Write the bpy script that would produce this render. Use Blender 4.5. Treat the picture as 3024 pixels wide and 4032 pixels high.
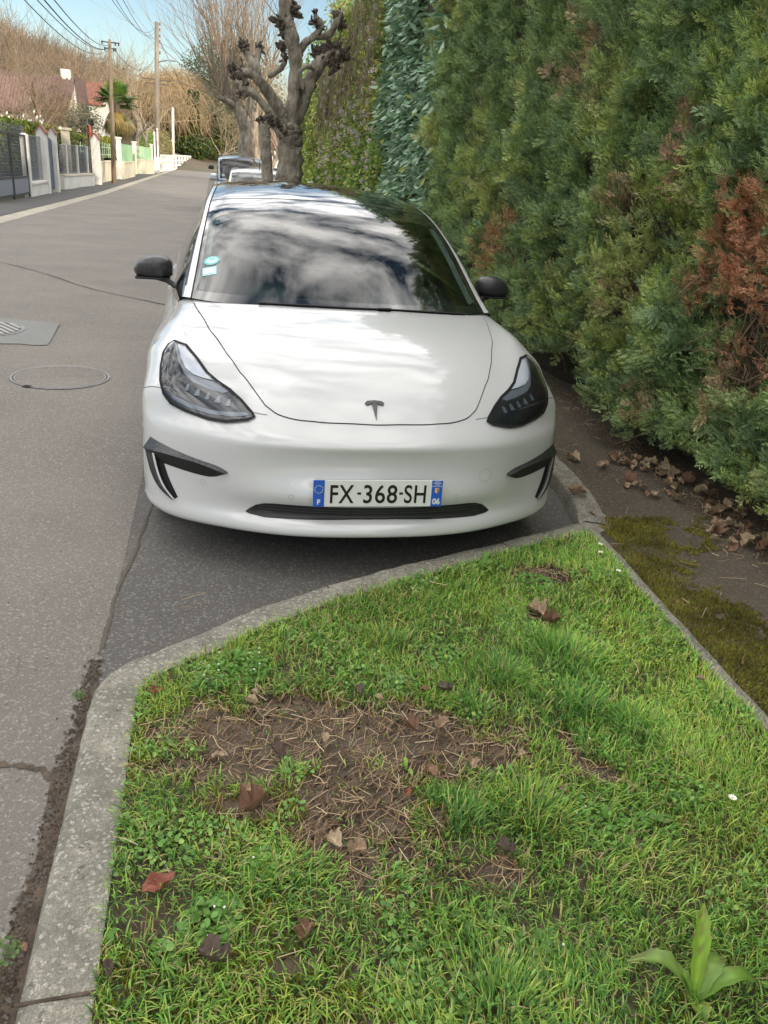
import bpy, bmesh, math, random
import numpy as np
from mathutils import Vector, Matrix
from mathutils.bvhtree import BVHTree
from mathutils.geometry import tessellate_polygon
R = math.radians
scene = bpy.context.scene
COL = scene.collection
for o in list(bpy.data.objects): bpy.data.objects.remove(o)

# ------------------------------------------------------------ camera
CAM = np.array([-0.6293, -2.7718, 1.5522]); YAW, PITCH, ROLL, FPX = 0.23390, 0.41154, 0.09013, 3054.53
def cam_axes():
    cy, sy, cp, sp = math.cos(YAW), math.sin(YAW), math.cos(PITCH), math.sin(PITCH)
    f = np.array([sy*cp, cy*cp, -sp]); r = np.array([cy, -sy, 0.0]); u = np.cross(r, f)
    c, s = math.cos(ROLL), math.sin(ROLL)
    return c*r + s*u, -s*r + c*u, f
CR, CU, CF = cam_axes()
cd = bpy.data.cameras.new("camera"); cam = bpy.data.objects.new("camera", cd); COL.objects.link(cam)
cam.matrix_world = Matrix(((CR[0], CU[0], -CF[0], CAM[0]), (CR[1], CU[1], -CF[1], CAM[1]), (CR[2], CU[2], -CF[2], CAM[2]), (0, 0, 0, 1)))
cd.sensor_fit = 'VERTICAL'; cd.sensor_height = 36.0; cd.lens = FPX/4032*36.0
cd.clip_start = 0.05; cd.clip_end = 3000
scene.camera = cam
scene.render.resolution_x = 768; scene.render.resolution_y = 1024

# ------------------------------------------------------------ light
SUN_EL, SUN_AZ = R(15), R(146)          # azimuth from +Y (north) clockwise towards +X
sd = bpy.data.lights.new("sun", 'SUN'); sun = bpy.data.objects.new("sun", sd); COL.objects.link(sun)
sd.energy = 2.45; sd.angle = R(0.5); sd.color = (1.0, 0.84, 0.64)
sdir = Vector((math.sin(SUN_AZ)*math.cos(SUN_EL), math.cos(SUN_AZ)*math.cos(SUN_EL), math.sin(SUN_EL)))
sun.rotation_euler = sdir.to_track_quat('Z', 'Y').to_euler()
w = bpy.data.worlds.new("World"); scene.world = w; w.use_nodes = True
nt = w.node_tree; nt.nodes.clear()
def N(t, tree=None, **kw):
    n = (tree or nt).nodes.new(t)
    for k, v in kw.items(): setattr(n, k, v)
    return n
sky = N('ShaderNodeTexSky', sky_type='NISHITA', sun_disc=False)
sky.sun_elevation = SUN_EL; sky.sun_rotation = SUN_AZ; sky.altitude = 100; sky.air_density = 1.0; sky.dust_density = 0.6; sky.ozone_density = 1.5
tc = N('ShaderNodeTexCoord'); L = nt.links.new
sep = N('ShaderNodeSeparateXYZ'); L(tc.outputs['Generated'], sep.inputs[0])
# clouds live on a flat layer: direction divided by its height
zc = N('ShaderNodeMath', operation='MAXIMUM'); L(sep.outputs['Z'], zc.inputs[0]); zc.inputs[1].default_value = 0.05
dv = N('ShaderNodeVectorMath', operation='DIVIDE'); cmb = N('ShaderNodeCombineXYZ')
for k in 'XYZ': L(zc.outputs[0], cmb.inputs[k])
L(tc.outputs['Generated'], dv.inputs[0]); L(cmb.outputs[0], dv.inputs[1])
mp = N('ShaderNodeMapping'); mp.inputs['Scale'].default_value = (1.9, 1.7, 1.0); mp.inputs['Rotation'].default_value = (0, 0, R(20)); L(dv.outputs[0], mp.inputs[0])
n1 = N('ShaderNodeTexNoise'); n1.inputs['Scale'].default_value = 2.1; n1.inputs['Detail'].default_value = 8; n1.inputs['Roughness'].default_value = 0.58; n1.inputs['Distortion'].default_value = 0.15
L(mp.outputs[0], n1.inputs['Vector'])
cr = N('ShaderNodeValToRGB'); cr.color_ramp.elements[0].position = 0.38; cr.color_ramp.elements[1].position = 0.63; L(n1.outputs['Fac'], cr.inputs[0])
hm = N('ShaderNodeMapRange', interpolation_type='SMOOTHSTEP'); L(sep.outputs['Z'], hm.inputs[0]); hm.inputs[1].default_value = 0.23; hm.inputs[2].default_value = 0.50
mm = N('ShaderNodeMath', operation='MULTIPLY'); L(cr.outputs[0], mm.inputs[0]); L(hm.outputs[0], mm.inputs[1])
mx = N('ShaderNodeMix', data_type='RGBA'); L(mm.outputs[0], mx.inputs['Factor']); L(sky.outputs[0], mx.inputs['A'])
mx.inputs['B'].default_value = (28.5, 27.6, 26.2, 1)
bg = N('ShaderNodeBackground'); bg.inputs['Strength'].default_value = 0.08; L(mx.outputs['Result'], bg.inputs[0])
wo = N('ShaderNodeOutputWorld'); L(bg.outputs[0], wo.inputs[0])
scene.view_settings.view_transform = 'Standard'; scene.view_settings.look = 'None'
scene.view_settings.exposure = 0.90; scene.view_settings.gamma = 1.0

# ------------------------------------------------------------ helpers
def at(u, v, Y):
    """world point at depth Y seen at photo pixel (u, v)"""
    d = CR*(u-1512)/FPX + CU*(2016-v)/FPX + CF
    return Vector(CAM + d*((Y-CAM[1])/d[1]))
def tag(o, label=None, cat=None, group=None, kind=None):
    if label: o['label'] = label
    if cat: o['category'] = cat
    if group: o['group'] = group
    if kind: o['kind'] = kind
    return o
def empty(name, loc=(0, 0, 0), rz=0, label=None, cat=None, group=None):
    o = bpy.data.objects.new(name, None); COL.objects.link(o); o.location = loc; o.rotation_euler = (0, 0, rz)
    o.empty_display_size = 0.1
    return tag(o, label, cat, group)
def link(name, me, parent=None, mats=()):
    o = bpy.data.objects.new(name, me); COL.objects.link(o)
    if parent is not None: o.parent = parent
    for m in mats: me.materials.append(m)
    return o
def npmesh(name, V, F, smooth=False, colors=None, matidx=None, normals=None):
    """V (n,3), F (m,k) or list of arrays"""
    me = bpy.data.meshes.new(name)
    V = np.asarray(V, dtype=np.float32)
    Fs = F if isinstance(F, list) else [F]
    Fs = [np.asarray(f, dtype=np.int32) for f in Fs if len(f)]
    me.vertices.add(len(V)); me.vertices.foreach_set('co', V.ravel())
    li = np.concatenate([f.ravel() for f in Fs]); tot = np.concatenate([np.full(len(f), f.shape[1], np.int32) for f in Fs])
    me.loops.add(len(li)); me.loops.foreach_set('vertex_index', li)
    st = np.concatenate([[0], np.cumsum(tot)[:-1]]).astype(np.int32)
    me.polygons.add(len(tot)); me.polygons.foreach_set('loop_start', st); me.polygons.foreach_set('loop_total', tot)
    if smooth: me.polygons.foreach_set('use_smooth', np.ones(len(tot), bool))
    if matidx is not None: me.polygons.foreach_set('material_index', np.asarray(matidx, np.int32))
    if colors is not None:
        a = me.color_attributes.new('Col', 'FLOAT_COLOR', 'POINT')
        c = np.ones((len(V), 4), np.float32); c[:, :3] = colors; a.data.foreach_set('color', c.ravel())
    me.update(calc_edges=True)
    if normals is not None:
        me.normals_split_custom_set_from_vertices([tuple(n) for n in np.asarray(normals, float)])
    return me
class MB:
    """collects simple shapes, then builds ONE mesh object"""
    def __init__(s): s.V = []; s.F = []; s.n = 0
    def add(s, V, F):
        s.V += [tuple(v) for v in V]; s.F += [tuple(i+s.n for i in f) for f in F]; s.n = len(s.V); return s
    def box(s, c, d, rz=0, taper=1.0, M=None):
        hx, hy, hz = d[0]/2, d[1]/2, d[2]/2; ca, sa = math.cos(rz), math.sin(rz); V = []
        for z in (-1, 1):
            t = taper if z > 0 else 1
            for x, y in ((-1, -1), (1, -1), (1, 1), (-1, 1)):
                X, Y = x*hx*t, y*hy*t
                p = Vector((X*ca-Y*sa+c[0], X*sa+Y*ca+c[1], z*hz+c[2])); V.append(M @ p if M else p)
        return s.add(V, [(3, 2, 1, 0), (4, 5, 6, 7), (0, 1, 5, 4), (1, 2, 6, 5), (2, 3, 7, 6), (3, 0, 4, 7)])
    def tube(s, pts, rad, n=8, cap=True):
        pts = [Vector(p) for p in pts]; m = len(pts)
        if not hasattr(rad, '__len__'): rad = [rad]*m
        base = s.n; ref = Vector((0, 0, 1)); V = []; u = None
        for i, p in enumerate(pts):
            t = (pts[min(i+1, m-1)]-pts[max(i-1, 0)]).normalized()
            if u is None:
                u = t.orthogonal().normalized()
            else:
                u = (u - t*u.dot(t)); u = u.normalized() if u.length > 1e-6 else t.orthogonal().normalized()
            w_ = t.cross(u)
            for k in range(n):
                a = 2*math.pi*k/n; V.append(p + (u*math.cos(a)+w_*math.sin(a))*rad[i])
        F = [(i*n+k, i*n+(k+1) % n, (i+1)*n+(k+1) % n, (i+1)*n+k) for i in range(m-1) for k in range(n)]
        if cap: F += [tuple(range(n))[::-1], tuple((m-1)*n+k for k in range(n))]
        return s.add(V, F)
    def prism(s, poly, y0, y1, axis='y'):
        """polygon of (a,b) extruded along an axis"""
        n = len(poly)
        def P(a, b, c): return {'y': (a, c, b), 'x': (c, a, b), 'z': (a, b, c)}[axis]
        V = [P(a, b, y0) for a, b in poly]+[P(a, b, y1) for a, b in poly]
        F = [tuple(range(n)), tuple(range(2*n-1, n-1, -1))]+[(i, i+n, (i+1) % n+n, (i+1) % n) for i in range(n)]
        return s.add(V, F)
    def build(s, name, m, parent=None, smooth=False, bevel=0, loc=None):
        me = bpy.data.meshes.new(name); me.from_pydata([tuple(v) for v in s.V], [], s.F)
        bm = bmesh.new(); bm.from_mesh(me); bmesh.ops.recalc_face_normals(bm, faces=bm.faces); bm.to_mesh(me); bm.free()
        if smooth: me.polygons.foreach_set('use_smooth', [True]*len(me.polygons))
        me.materials.append(m); o = bpy.data.objects.new(name, me); COL.objects.link(o)
        if parent is not None: o.parent = parent
        if loc is not None: o.location = loc
        if bevel:
            b = o.modifiers.new('bevel', 'BEVEL'); b.width = bevel; b.segments = 2; b.limit_method = 'ANGLE'; b.angle_limit = R(40)
            if smooth is False:
                pass
        return o
def smooth_angle(o, deg=40):
    me = o.data; me.polygons.foreach_set('use_smooth', [True]*len(me.polygons))
    bm = bmesh.new(); bm.from_mesh(me)
    for e in bm.edges:
        if len(e.link_faces) == 2 and e.calc_face_angle(0) > R(deg): e.smooth = False
    bm.to_mesh(me); bm.free()

# ------------------------------------------------------------ materials
def srgb(r, g, b):
    f = lambda c: (c/255/12.92) if c/255 <= 0.04045 else ((c/255+0.055)/1.055)**2.4
    return (f(r), f(g), f(b))
def mat(name, c=(.5, .5, .5), rough=.6, c2=None, scale=8, detail=4, bump=0, bscale=None, spec=.5, coat=0, metal=0, vcol=False,
        ramp=(.35, .65), transl=0, stretch=None, coat_rough=.03, ior=None):
    m = bpy.data.materials.new(name); m.use_nodes = True; t = m.node_tree; b = t.nodes['Principled BSDF']
    b.inputs['Roughness'].default_value = rough; b.inputs['Metallic'].default_value = metal
    b.inputs['Specular IOR Level'].default_value = spec; b.inputs['Coat Weight'].default_value = coat; b.inputs['Coat Roughness'].default_value = coat_rough
    if ior: b.inputs['IOR'].default_value = ior
    b.inputs['Base Color'].default_value = (*c, 1)
    src = None
    if c2 is not None or bump:
        co = t.nodes.new('ShaderNodeTexCoord'); vec = co.outputs['Object']
        if stretch:
            mpn = t.nodes.new('ShaderNodeMapping'); mpn.inputs['Scale'].default_value = stretch; t.links.new(vec, mpn.inputs[0]); vec = mpn.outputs[0]
        if c2 is not None:
            nz = t.nodes.new('ShaderNodeTexNoise'); nz.inputs['Scale'].default_value = scale; nz.inputs['Detail'].default_value = detail; nz.inputs['Roughness'].default_value = .6
            t.links.new(vec, nz.inputs['Vector'])
            rp = t.nodes.new('ShaderNodeValToRGB'); rp.color_ramp.elements[0].position, rp.color_ramp.elements[1].position = ramp
            rp.color_ramp.elements[0].color = (*c, 1); rp.color_ramp.elements[1].color = (*c2, 1)
            t.links.new(nz.outputs['Fac'], rp.inputs[0]); src = rp.outputs[0]; t.links.new(src, b.inputs['Base Color'])
        if bump:
            nb = t.nodes.new('ShaderNodeTexNoise'); nb.inputs['Scale'].default_value = bscale or scale*4; nb.inputs['Detail'].default_value = 5
            t.links.new(vec, nb.inputs['Vector']); bp = t.nodes.new('ShaderNodeBump'); bp.inputs['Strength'].default_value = 1; bp.inputs['Distance'].default_value = bump
            t.links.new(nb.outputs['Fac'], bp.inputs['Height']); t.links.new(bp.outputs[0], b.inputs['Normal'])
    if vcol:
        a = t.nodes.new('ShaderNodeAttribute'); a.attribute_name = 'Col'; t.links.new(a.outputs['Color'], b.inputs['Base Color']); src = a.outputs['Color']
    if transl:
        tr = t.nodes.new('ShaderNodeBsdfTranslucent'); ms = t.nodes.new('ShaderNodeMixShader'); ms.inputs[0].default_value = transl
        if src is not None: t.links.new(src, tr.inputs[0])
        else: tr.inputs[0].default_value = (*c, 1)
        t.links.new(b.outputs[0], ms.inputs[1]); t.links.new(tr.outputs[0], ms.inputs[2]); t.links.new(ms.outputs[0], t.nodes['Material Output'].inputs[0])
    return m
def glassmat(name, tint=(.5, .55, .53), ior=1.7, refl=1.0, rough=0.0):
    """thin glass: tinted see-through plus Fresnel reflection"""
    m = bpy.data.materials.new(name); m.use_nodes = True; t = m.node_tree; t.nodes.remove(t.nodes['Principled BSDF'])
    tr = t.nodes.new('ShaderNodeBsdfTransparent'); tr.inputs[0].default_value = (*tint, 1)
    gl = t.nodes.new('ShaderNodeBsdfGlossy'); gl.inputs['Roughness'].default_value = rough; gl.inputs[0].default_value = (refl, refl, refl, 1)
    fr = t.nodes.new('ShaderNodeFresnel'); fr.inputs[0].default_value = ior; ms = t.nodes.new('ShaderNodeMixShader')
    t.links.new(fr.outputs[0], ms.inputs[0]); t.links.new(tr.outputs[0], ms.inputs[1]); t.links.new(gl.outputs[0], ms.inputs[2])
    t.links.new(ms.outputs[0], t.nodes['Material Output'].inputs[0]); return m
def zroad(y): return -0.008*min(max(y-4.0, 0.0), 30.0)
VZ = 0.09      # level of verge, path and kerb tops above the road
# ------------------------------------------------------------ car surfaces (control grids, half car, X right, Y back, Z up)
def _fx(s): return [tuple(float(v) for v in p.split(',')) for p in s.split()]
def fascia(z, xs, ys): return [(x, y, z) for x, y in zip(xs, ys)]
XS = [0, .20, .38, .53, .66, .765, .84, .885, .912, .915, .90]
BODY = [
 fascia(.178, [x*.97 for x in XS], [.10, .10, .13, .17, .23, .29, .35, .43, .55, .70, .82]),
 fascia(.176, [x*.985 for x in XS], [-.005, .004, .040, .100, .170, .235, .30, .39, .53, .70, .82]),
 fascia(.198, XS, [-.030, -.020, .018, .078, .150, .218, .288, .38, .53, .70, .82]),
 fascia(.232, XS, [-.012, -.003, .034, .090, .158, .222, .290, .38, .53, .70, .83]),
 fascia(.262, XS, [.022, .030, .060, .106, .170, .232, .295, .38, .53, .70, .83]),
 fascia(.305, XS, [.022, .030, .062, .110, .176, .240, .302, .385, .53, .70, .83]),
 fascia(.36, XS, [.004, .012, .048, .104, .178, .248, .312, .392, .53, .70, .84]),
 fascia(.44, XS, [.046, .051, .074, .114, .182, .256, .325, .405, .535, .70, .84]),
 fascia(.52, XS, [.058, .062, .082, .118, .188, .266, .340, .42, .54, .70, .84]),
 fascia(.560, XS, [.057, .062, .085, .124, .200, .282, .360, .435, .545, .70, .84]),
 fascia(.60, XS, [.100, .105, .122, .158, .232, .312, .388, .46, .555, .71, .84]),
 _fx("0,.132,.630 .20,.140,.632 .38,.172,.642 .52,.215,.652 .65,.285,.662 .755,.352,.672 .83,.418,.676 .876,.487,.668 .906,.57,.645 .914,.72,.60 .90,.84,.50"),
 _fx("0,.198,.688 .20,.204,.688 .37,.230,.694 .505,.275,.706 .62,.343,.722 .735,.415,.737 .81,.487,.744 .862,.562,.735 .901,.642,.705 .914,.76,.64 .90,.84,.48"),
 _fx("0,.320,.762 .20,.322,.762 .37,.338,.762 .515,.375,.764 .62,.430,.770 .72,.495,.784 .79,.565,.795 .850,.640,.788 .898,.715,.755 .915,.80,.67 .90,.84,.46"),
 _fx("0,.48,.826 .20,.48,.825 .37,.485,.822 .53,.50,.816 .63,.535,.812 .715,.585,.822 .785,.65,.833 .845,.725,.826 .897,.79,.785 .917,.84,.69 .90,.84,.44"),
 _fx("0,.69,.880 .20,.69,.878 .38,.69,.873 .55,.695,.866 .65,.705,.860 .725,.735,.862 .785,.785,.870 .842,.835,.858 .897,.875,.805 .919,.89,.70 .90,.88,.42"),
 _fx("0,.90,.911 .20,.90,.909 .38,.90,.905 .56,.905,.899 .67,.91,.893 .74,.93,.892 .79,.955,.890 .842,.98,.868 .897,1.0,.805 .920,1.0,.68 .90,1.0,.36"),
 _fx("0,1.06,.924 .20,1.065,.923 .38,1.08,.922 .56,1.11,.918 .68,1.14,.915 .745,1.165,.912 .795,1.18,.903 .844,1.19,.872 .895,1.20,.795 .917,1.20,.64 .90,1.20,.24"),
 _fx("0,1.25,.90 .20,1.25,.90 .38,1.26,.905 .56,1.28,.912 .69,1.31,.918 .755,1.33,.922 .805,1.35,.915 .850,1.37,.882 .893,1.38,.79 .914,1.38,.60 .89,1.38,.205"),
 _fx("0,1.7,.88 .20,1.7,.88 .40,1.7,.89 .58,1.7,.90 .70,1.7,.915 .77,1.7,.932 .820,1.7,.928 .862,1.7,.893 .896,1.7,.78 .913,1.7,.58 .885,1.7,.195"),
 _fx("0,2.3,.88 .20,2.3,.88 .40,2.3,.89 .58,2.3,.90 .70,2.3,.92 .78,2.3,.948 .828,2.3,.943 .868,2.3,.905 .898,2.3,.79 .914,2.3,.58 .885,2.3,.195"),
 _fx("0,2.95,.88 .20,2.95,.88 .40,2.95,.89 .58,2.95,.90 .70,2.95,.93 .78,2.95,.968 .828,2.95,.962 .868,2.95,.92 .900,2.95,.80 .916,2.95,.60 .89,2.95,.20"),
 _fx("0,3.5,.95 .20,3.5,.95 .40,3.5,.95 .56,3.5,.96 .68,3.5,.975 .76,3.5,.988 .82,3.5,.98 .868,3.5,.935 .905,3.5,.81 .924,3.5,.68 .90,3.6,.36"),
 _fx("0,3.95,1.06 .20,3.95,1.058 .40,3.95,1.052 .55,3.95,1.04 .66,3.95,1.02 .74,3.95,1.003 .80,3.95,.99 .855,3.92,.945 .903,3.9,.83 .924,3.85,.70 .90,3.72,.40"),
 _fx("0,4.25,1.125 .20,4.25,1.12 .38,4.25,1.105 .52,4.245,1.08 .62,4.23,1.045 .70,4.21,1.01 .765,4.18,.98 .83,4.13,.93 .89,4.05,.82 .918,3.95,.70 .90,3.74,.42"),
 _fx("0,4.48,1.125 .20,4.475,1.12 .37,4.46,1.10 .50,4.43,1.07 .60,4.40,1.03 .68,4.36,.985 .745,4.31,.94 .81,4.24,.88 .875,4.12,.78 .912,3.98,.68 .90,3.74,.44"),
 _fx("0,4.58,1.08 .20,4.57,1.07 .37,4.55,1.05 .50,4.51,1.01 .60,4.465,.965 .68,4.41,.92 .745,4.35,.88 .815,4.27,.82 .878,4.14,.73 .912,3.98,.65 .90,3.74,.46"),
 _fx("0,4.62,.93 .20,4.61,.93 .37,4.585,.92 .51,4.54,.90 .62,4.48,.875 .71,4.41,.85 .78,4.34,.81 .84,4.26,.75 .885,4.14,.67 .912,3.98,.60 .90,3.74,.48"),
 _fx("0,4.64,.70 .20,4.635,.70 .38,4.61,.70 .53,4.57,.70 .65,4.50,.70 .745,4.41,.70 .815,4.32,.68 .865,4.23,.64 .90,4.12,.58 .915,3.97,.50 .90,3.78,.45"),
 _fx("0,4.69,.52 .20,4.685,.52 .38,4.66,.52 .53,4.61,.52 .65,4.54,.52 .75,4.45,.52 .825,4.35,.51 .872,4.24,.49 .902,4.12,.46 .915,3.97,.42 .90,3.80,.38"),
 _fx("0,4.67,.34 .20,4.665,.34 .38,4.64,.34 .53,4.59,.34 .65,4.53,.34 .75,4.44,.34 .825,4.34,.33 .87,4.23,.32 .898,4.11,.31 .91,3.97,.30 .90,3.80,.30"),
 _fx("0,4.60,.22 .20,4.60,.22 .37,4.58,.22 .52,4.54,.22 .64,4.48,.22 .73,4.40,.22 .80,4.30,.22 .85,4.20,.22 .88,4.09,.22 .90,3.95,.22 .90,3.80,.22"),
]
GREEN = [
 _fx("0,1.00,.912 .26,1.015,.914 .50,1.06,.918 .66,1.105,.922 .738,1.148,.925 .775,1.17,.925 .79,1.19,.915 .80,1.20,.90 .80,1.21,.88"),
 _fx("0,1.24,1.035 .26,1.245,1.032 .50,1.28,1.026 .64,1.315,1.022 .718,1.352,1.018 .755,1.375,1.010 .785,1.395,.985 .815,1.40,.95 .835,1.41,.90"),
 _fx("0,1.51,1.165 .25,1.515,1.162 .47,1.54,1.155 .61,1.57,1.149 .692,1.60,1.142 .728,1.62,1.130 .758,1.63,1.09 .808,1.64,1.01 .848,1.64,.91"),
 _fx("0,1.80,1.278 .24,1.805,1.275 .45,1.82,1.267 .59,1.84,1.257 .667,1.862,1.246 .702,1.875,1.232 .732,1.88,1.18 .800,1.89,1.06 .858,1.89,.915"),
 _fx("0,2.11,1.364 .235,2.112,1.361 .44,2.12,1.352 .57,2.128,1.341 .645,2.14,1.327 .680,2.15,1.312 .712,2.16,1.25 .795,2.16,1.09 .862,2.16,.92"),
 _fx("0,2.48,1.422 .23,2.48,1.418 .42,2.48,1.408 .545,2.48,1.394 .618,2.49,1.378 .655,2.49,1.36 .692,2.49,1.29 .788,2.49,1.11 .866,2.49,.93"),
 _fx("0,2.92,1.443 .23,2.92,1.439 .41,2.92,1.428 .53,2.92,1.413 .602,2.92,1.395 .642,2.92,1.375 .683,2.92,1.30 .785,2.92,1.12 .868,2.92,.945"),
 _fx("0,3.35,1.424 .23,3.35,1.420 .41,3.35,1.408 .53,3.35,1.39 .602,3.35,1.37 .645,3.35,1.35 .690,3.35,1.28 .79,3.35,1.12 .865,3.35,.96"),
 _fx("0,3.75,1.345 .23,3.75,1.34 .41,3.74,1.325 .53,3.73,1.305 .605,3.72,1.285 .650,3.71,1.265 .70,3.70,1.21 .79,3.68,1.09 .85,3.66,.97"),
 _fx("0,4.08,1.235 .23,4.08,1.23 .41,4.06,1.215 .53,4.04,1.20 .61,4.01,1.18 .660,3.98,1.16 .71,3.96,1.12 .775,3.93,1.05 .82,3.90,.98"),
 _fx("0,4.34,1.12 .23,4.34,1.115 .41,4.32,1.10 .53,4.28,1.085 .615,4.24,1.07 .665,4.21,1.05 .71,4.17,1.02 .755,4.13,1.0 .79,4.09,.97"),
]
def bsurf(P, nu, nv, iters=3, damp=.85):
    """interpolating-ish uniform cubic B-spline through the mirrored grid; returns points, normals (rows, cols), row/col parameters"""
    P = np.array(P, float); Mi = P[:, 1:][:, ::-1].copy(); Mi[..., 0] *= -1; P = np.concatenate([Mi, P], 1)
    def pad(A, ax):
        a = np.moveaxis(A, ax, 0); a = np.concatenate([[2*a[0]-a[1]], a, [2*a[-1]-a[-2]]]); return np.moveaxis(a, 0, ax)
    def knots(C):
        for ax in (0, 1):
            q = np.moveaxis(pad(C, ax), ax, 0); C = np.moveaxis((q[:-2]+4*q[1:-1]+q[2:])/6, 0, ax)
        return C
    C = P.copy()
    for _ in range(iters): C = C+damp*(P-knots(C))
    C = pad(pad(C, 0), 1)
    def basis(n, k):
        t = np.linspace(0, n-1, (n-1)*k+1); i = np.minimum(t.astype(int), n-2); f = t-i
        B = np.zeros((len(t), n+2)); D = np.zeros_like(B); r = np.arange(len(t))
        for j, (b, d) in enumerate([((1-f)**3/6, -(1-f)**2/2), ((3*f**3-6*f**2+4)/6, (9*f**2-12*f)/6), ((-3*f**3+3*f**2+3*f+1)/6, (-9*f**2+6*f+3)/6), (f**3/6, f**2/2)]):
            B[r, i+j] = b; D[r, i+j] = d
        return B, D, t
    Bu, Du, tu = basis(P.shape[0], nu); Bv, Dv, tv = basis(P.shape[1], nv)
    ev = lambda A, B: np.einsum('ri,ijk,cj->rck', A, C, B)
    S = ev(Bu, Bv); Nn = np.cross(ev(Bu, Dv), ev(Du, Bv)); Nn /= np.linalg.norm(Nn, axis=2, keepdims=True)+1e-12
    return S, Nn, tu, tv-(P.shape[1]-1)/2
BODY = np.array(BODY, float); GREEN = np.array(GREEN, float)
for _r in range(4): BODY[_r, :, 2] += .024*np.clip(1-(BODY[_r, :, 0]/.72)**2, 0, 1)
BODY[4, :, 2] += .010*np.clip(1-(BODY[4, :, 0]/.60)**2, 0, 1)
for _r in range(2, 12): BODY[_r, 7, 0] += .012; BODY[_r, 7, 1] -= .014; BODY[_r, 8, 0] += .014; BODY[_r, 8, 1] -= .045; BODY[_r, 9, 0] += .012; BODY[_r, 9, 1] -= .03; BODY[_r, 6, 0] += .006
for _r in range(12, 15): BODY[_r, 7:9, 0] += .008; BODY[_r, 9, 0] += .008
for _r in range(14, 19): BODY[_r, 6, 0] -= .010; BODY[_r, 7, 0] -= .020; BODY[_r, 8, 0] -= .016
for _r in range(19, 24): BODY[_r, 5:8, 0] -= .018
GREEN[2:, 6, 0] -= .022; GREEN[2:, 7, 0] -= .022; GREEN[3:, 8, 0] -= .018; GREEN[3:, 5, 0] -= .006
GREEN[4:8, 2:5, 2] -= .006
# ============================================================ MAIN CAR
PAINT = mat('white_paint', (.55, .55, .55), rough=.3, coat=1.0, coat_rough=.012, spec=.5)
PAINT.node_tree.nodes['Principled BSDF'].inputs['Coat IOR'].default_value = 1.58
BLACKGLASS = mat('black_glass', (.006, .007, .009), rough=.05, coat=1.0, spec=.8, coat_rough=.01)
BLACKPL = mat('black_plastic', (.012, .012, .013), rough=.5)
CARBON = mat('carbon_fibre', (.018, .018, .020), rough=.38, c2=(.040, .041, .044), scale=160, detail=0, ramp=(.45, .55), stretch=(1, .2, 1), coat=.3, coat_rough=.2)
SEAMM = mat('seam_grey', (.16, .16, .17), rough=.7)
GAPM = mat('panel_gap', (.004, .004, .005), rough=.8)
RUBBER = mat('rubber', (.015, .015, .015), rough=.8, bump=.002, scale=30)
ALLOY = mat('alloy', (.25, .25, .26), rough=.35, metal=.8)
CHROME = mat('lamp_trim', (.30, .33, .37), rough=.3, metal=.3)
DRL = mat('lamp_white', (.75, .77, .80), rough=.3, coat=.6)
LAMPDARK = mat('lamp_housing', (.035, .038, .043), rough=.3, coat=.5)
LENS = glassmat('lamp_lens', (.9, .92, .95), 1.55)
GLASS = glassmat('windscreen_glass', (.50, .60, .58), 1.72)
SIDEGL = glassmat('side_glass', (.12, .14, .14), 1.6)
CABIN = mat('cabin_trim', (.15, .155, .155), rough=.7)
CABINL = mat('cabin_pale_trim', (.42, .44, .41), rough=.8)
MIRRG = mat('mirror_face', (.8, .8, .8), rough=.02, metal=1)

BS, BN, bu, bv = bsurf(BODY, 6, 6)
GS, GN, gu_, gv_ = bsurf(GREEN, 6, 6)
if BN[60, BN.shape[1]//2, 2] < 0: BN = -BN
if GN[10, GN.shape[1]//2, 2] < 0: GN = -GN
WHEELS = ((.84, .335), (3.716, .335)); ARCH = .378
def grid_obj(name, S, Nn, mask, m, parent, arches=False, flip=False):
    """faces of a sampled surface where mask (rows-1, cols-1) is true"""
    r, c = S.shape[:2]; idx = np.arange(r*c).reshape(r, c)
    F = np.stack([idx[:-1, :-1], idx[:-1, 1:], idx[1:, 1:], idx[1:, :-1]], -1)[mask]
    V = S.reshape(-1, 3).copy(); Nv = Nn.reshape(-1, 3)
    if arches:
        for (cy, cz) in WHEELS:
            d = np.hypot(V[:, 1]-cy, V[:, 2]-cz); side = (np.abs(V[:, 0]) > .62) & (V[:, 2] < .80)
            ins = side & (d < ARCH)
            F = F[~ins[F].all(1)]
            used = np.zeros(len(V), bool); used[F.ravel()] = True
            mv = ins & used; k = ARCH/np.maximum(d[mv], 1e-4)
            V[mv, 1] = cy+(V[mv, 1]-cy)*k; V[mv, 2] = cz+(V[mv, 2]-cz)*k
    u, inv = np.unique(F, return_inverse=True); F2 = inv.reshape(F.shape); V = V[u]; Nv = Nv[u]
    if len(F2):
        a = V[F2[:, 1]]-V[F2[:, 0]]; b = V[F2[:, 3]]-V[F2[:, 0]]
        if (np.cross(a, b)*Nv[F2[:, 0]]).sum() < 0: F2 = F2[:, ::-1]
    me = npmesh(name, V, F2, smooth=True, normals=Nv)
    return link(name, me, parent, [m])
_r, _c = BS.shape[:2]
_idx = np.arange(_r*_c).reshape(_r, _c)
_F = np.stack([_idx[:-1, :-1], _idx[:-1, 1:], _idx[1:, 1:], _idx[1:, :-1]], -1).reshape(-1, 4)
BODYBVH = BVHTree.FromPolygons([tuple(v) for v in BS.reshape(-1, 3)], [tuple(int(i) for i in f) for f in _F])
_r, _c = GS.shape[:2]; _idx = np.arange(_r*_c).reshape(_r, _c)
_F = np.stack([_idx[:-1, :-1], _idx[:-1, 1:], _idx[1:, 1:], _idx[1:, :-1]], -1).reshape(-1, 4)
GREENBVH = BVHTree.FromPolygons([tuple(v) for v in GS.reshape(-1, 3)], [tuple(int(i) for i in f) for f in _F])
_BSf, _BNf = BS.reshape(-1, 3), BN.reshape(-1, 3)
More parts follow.
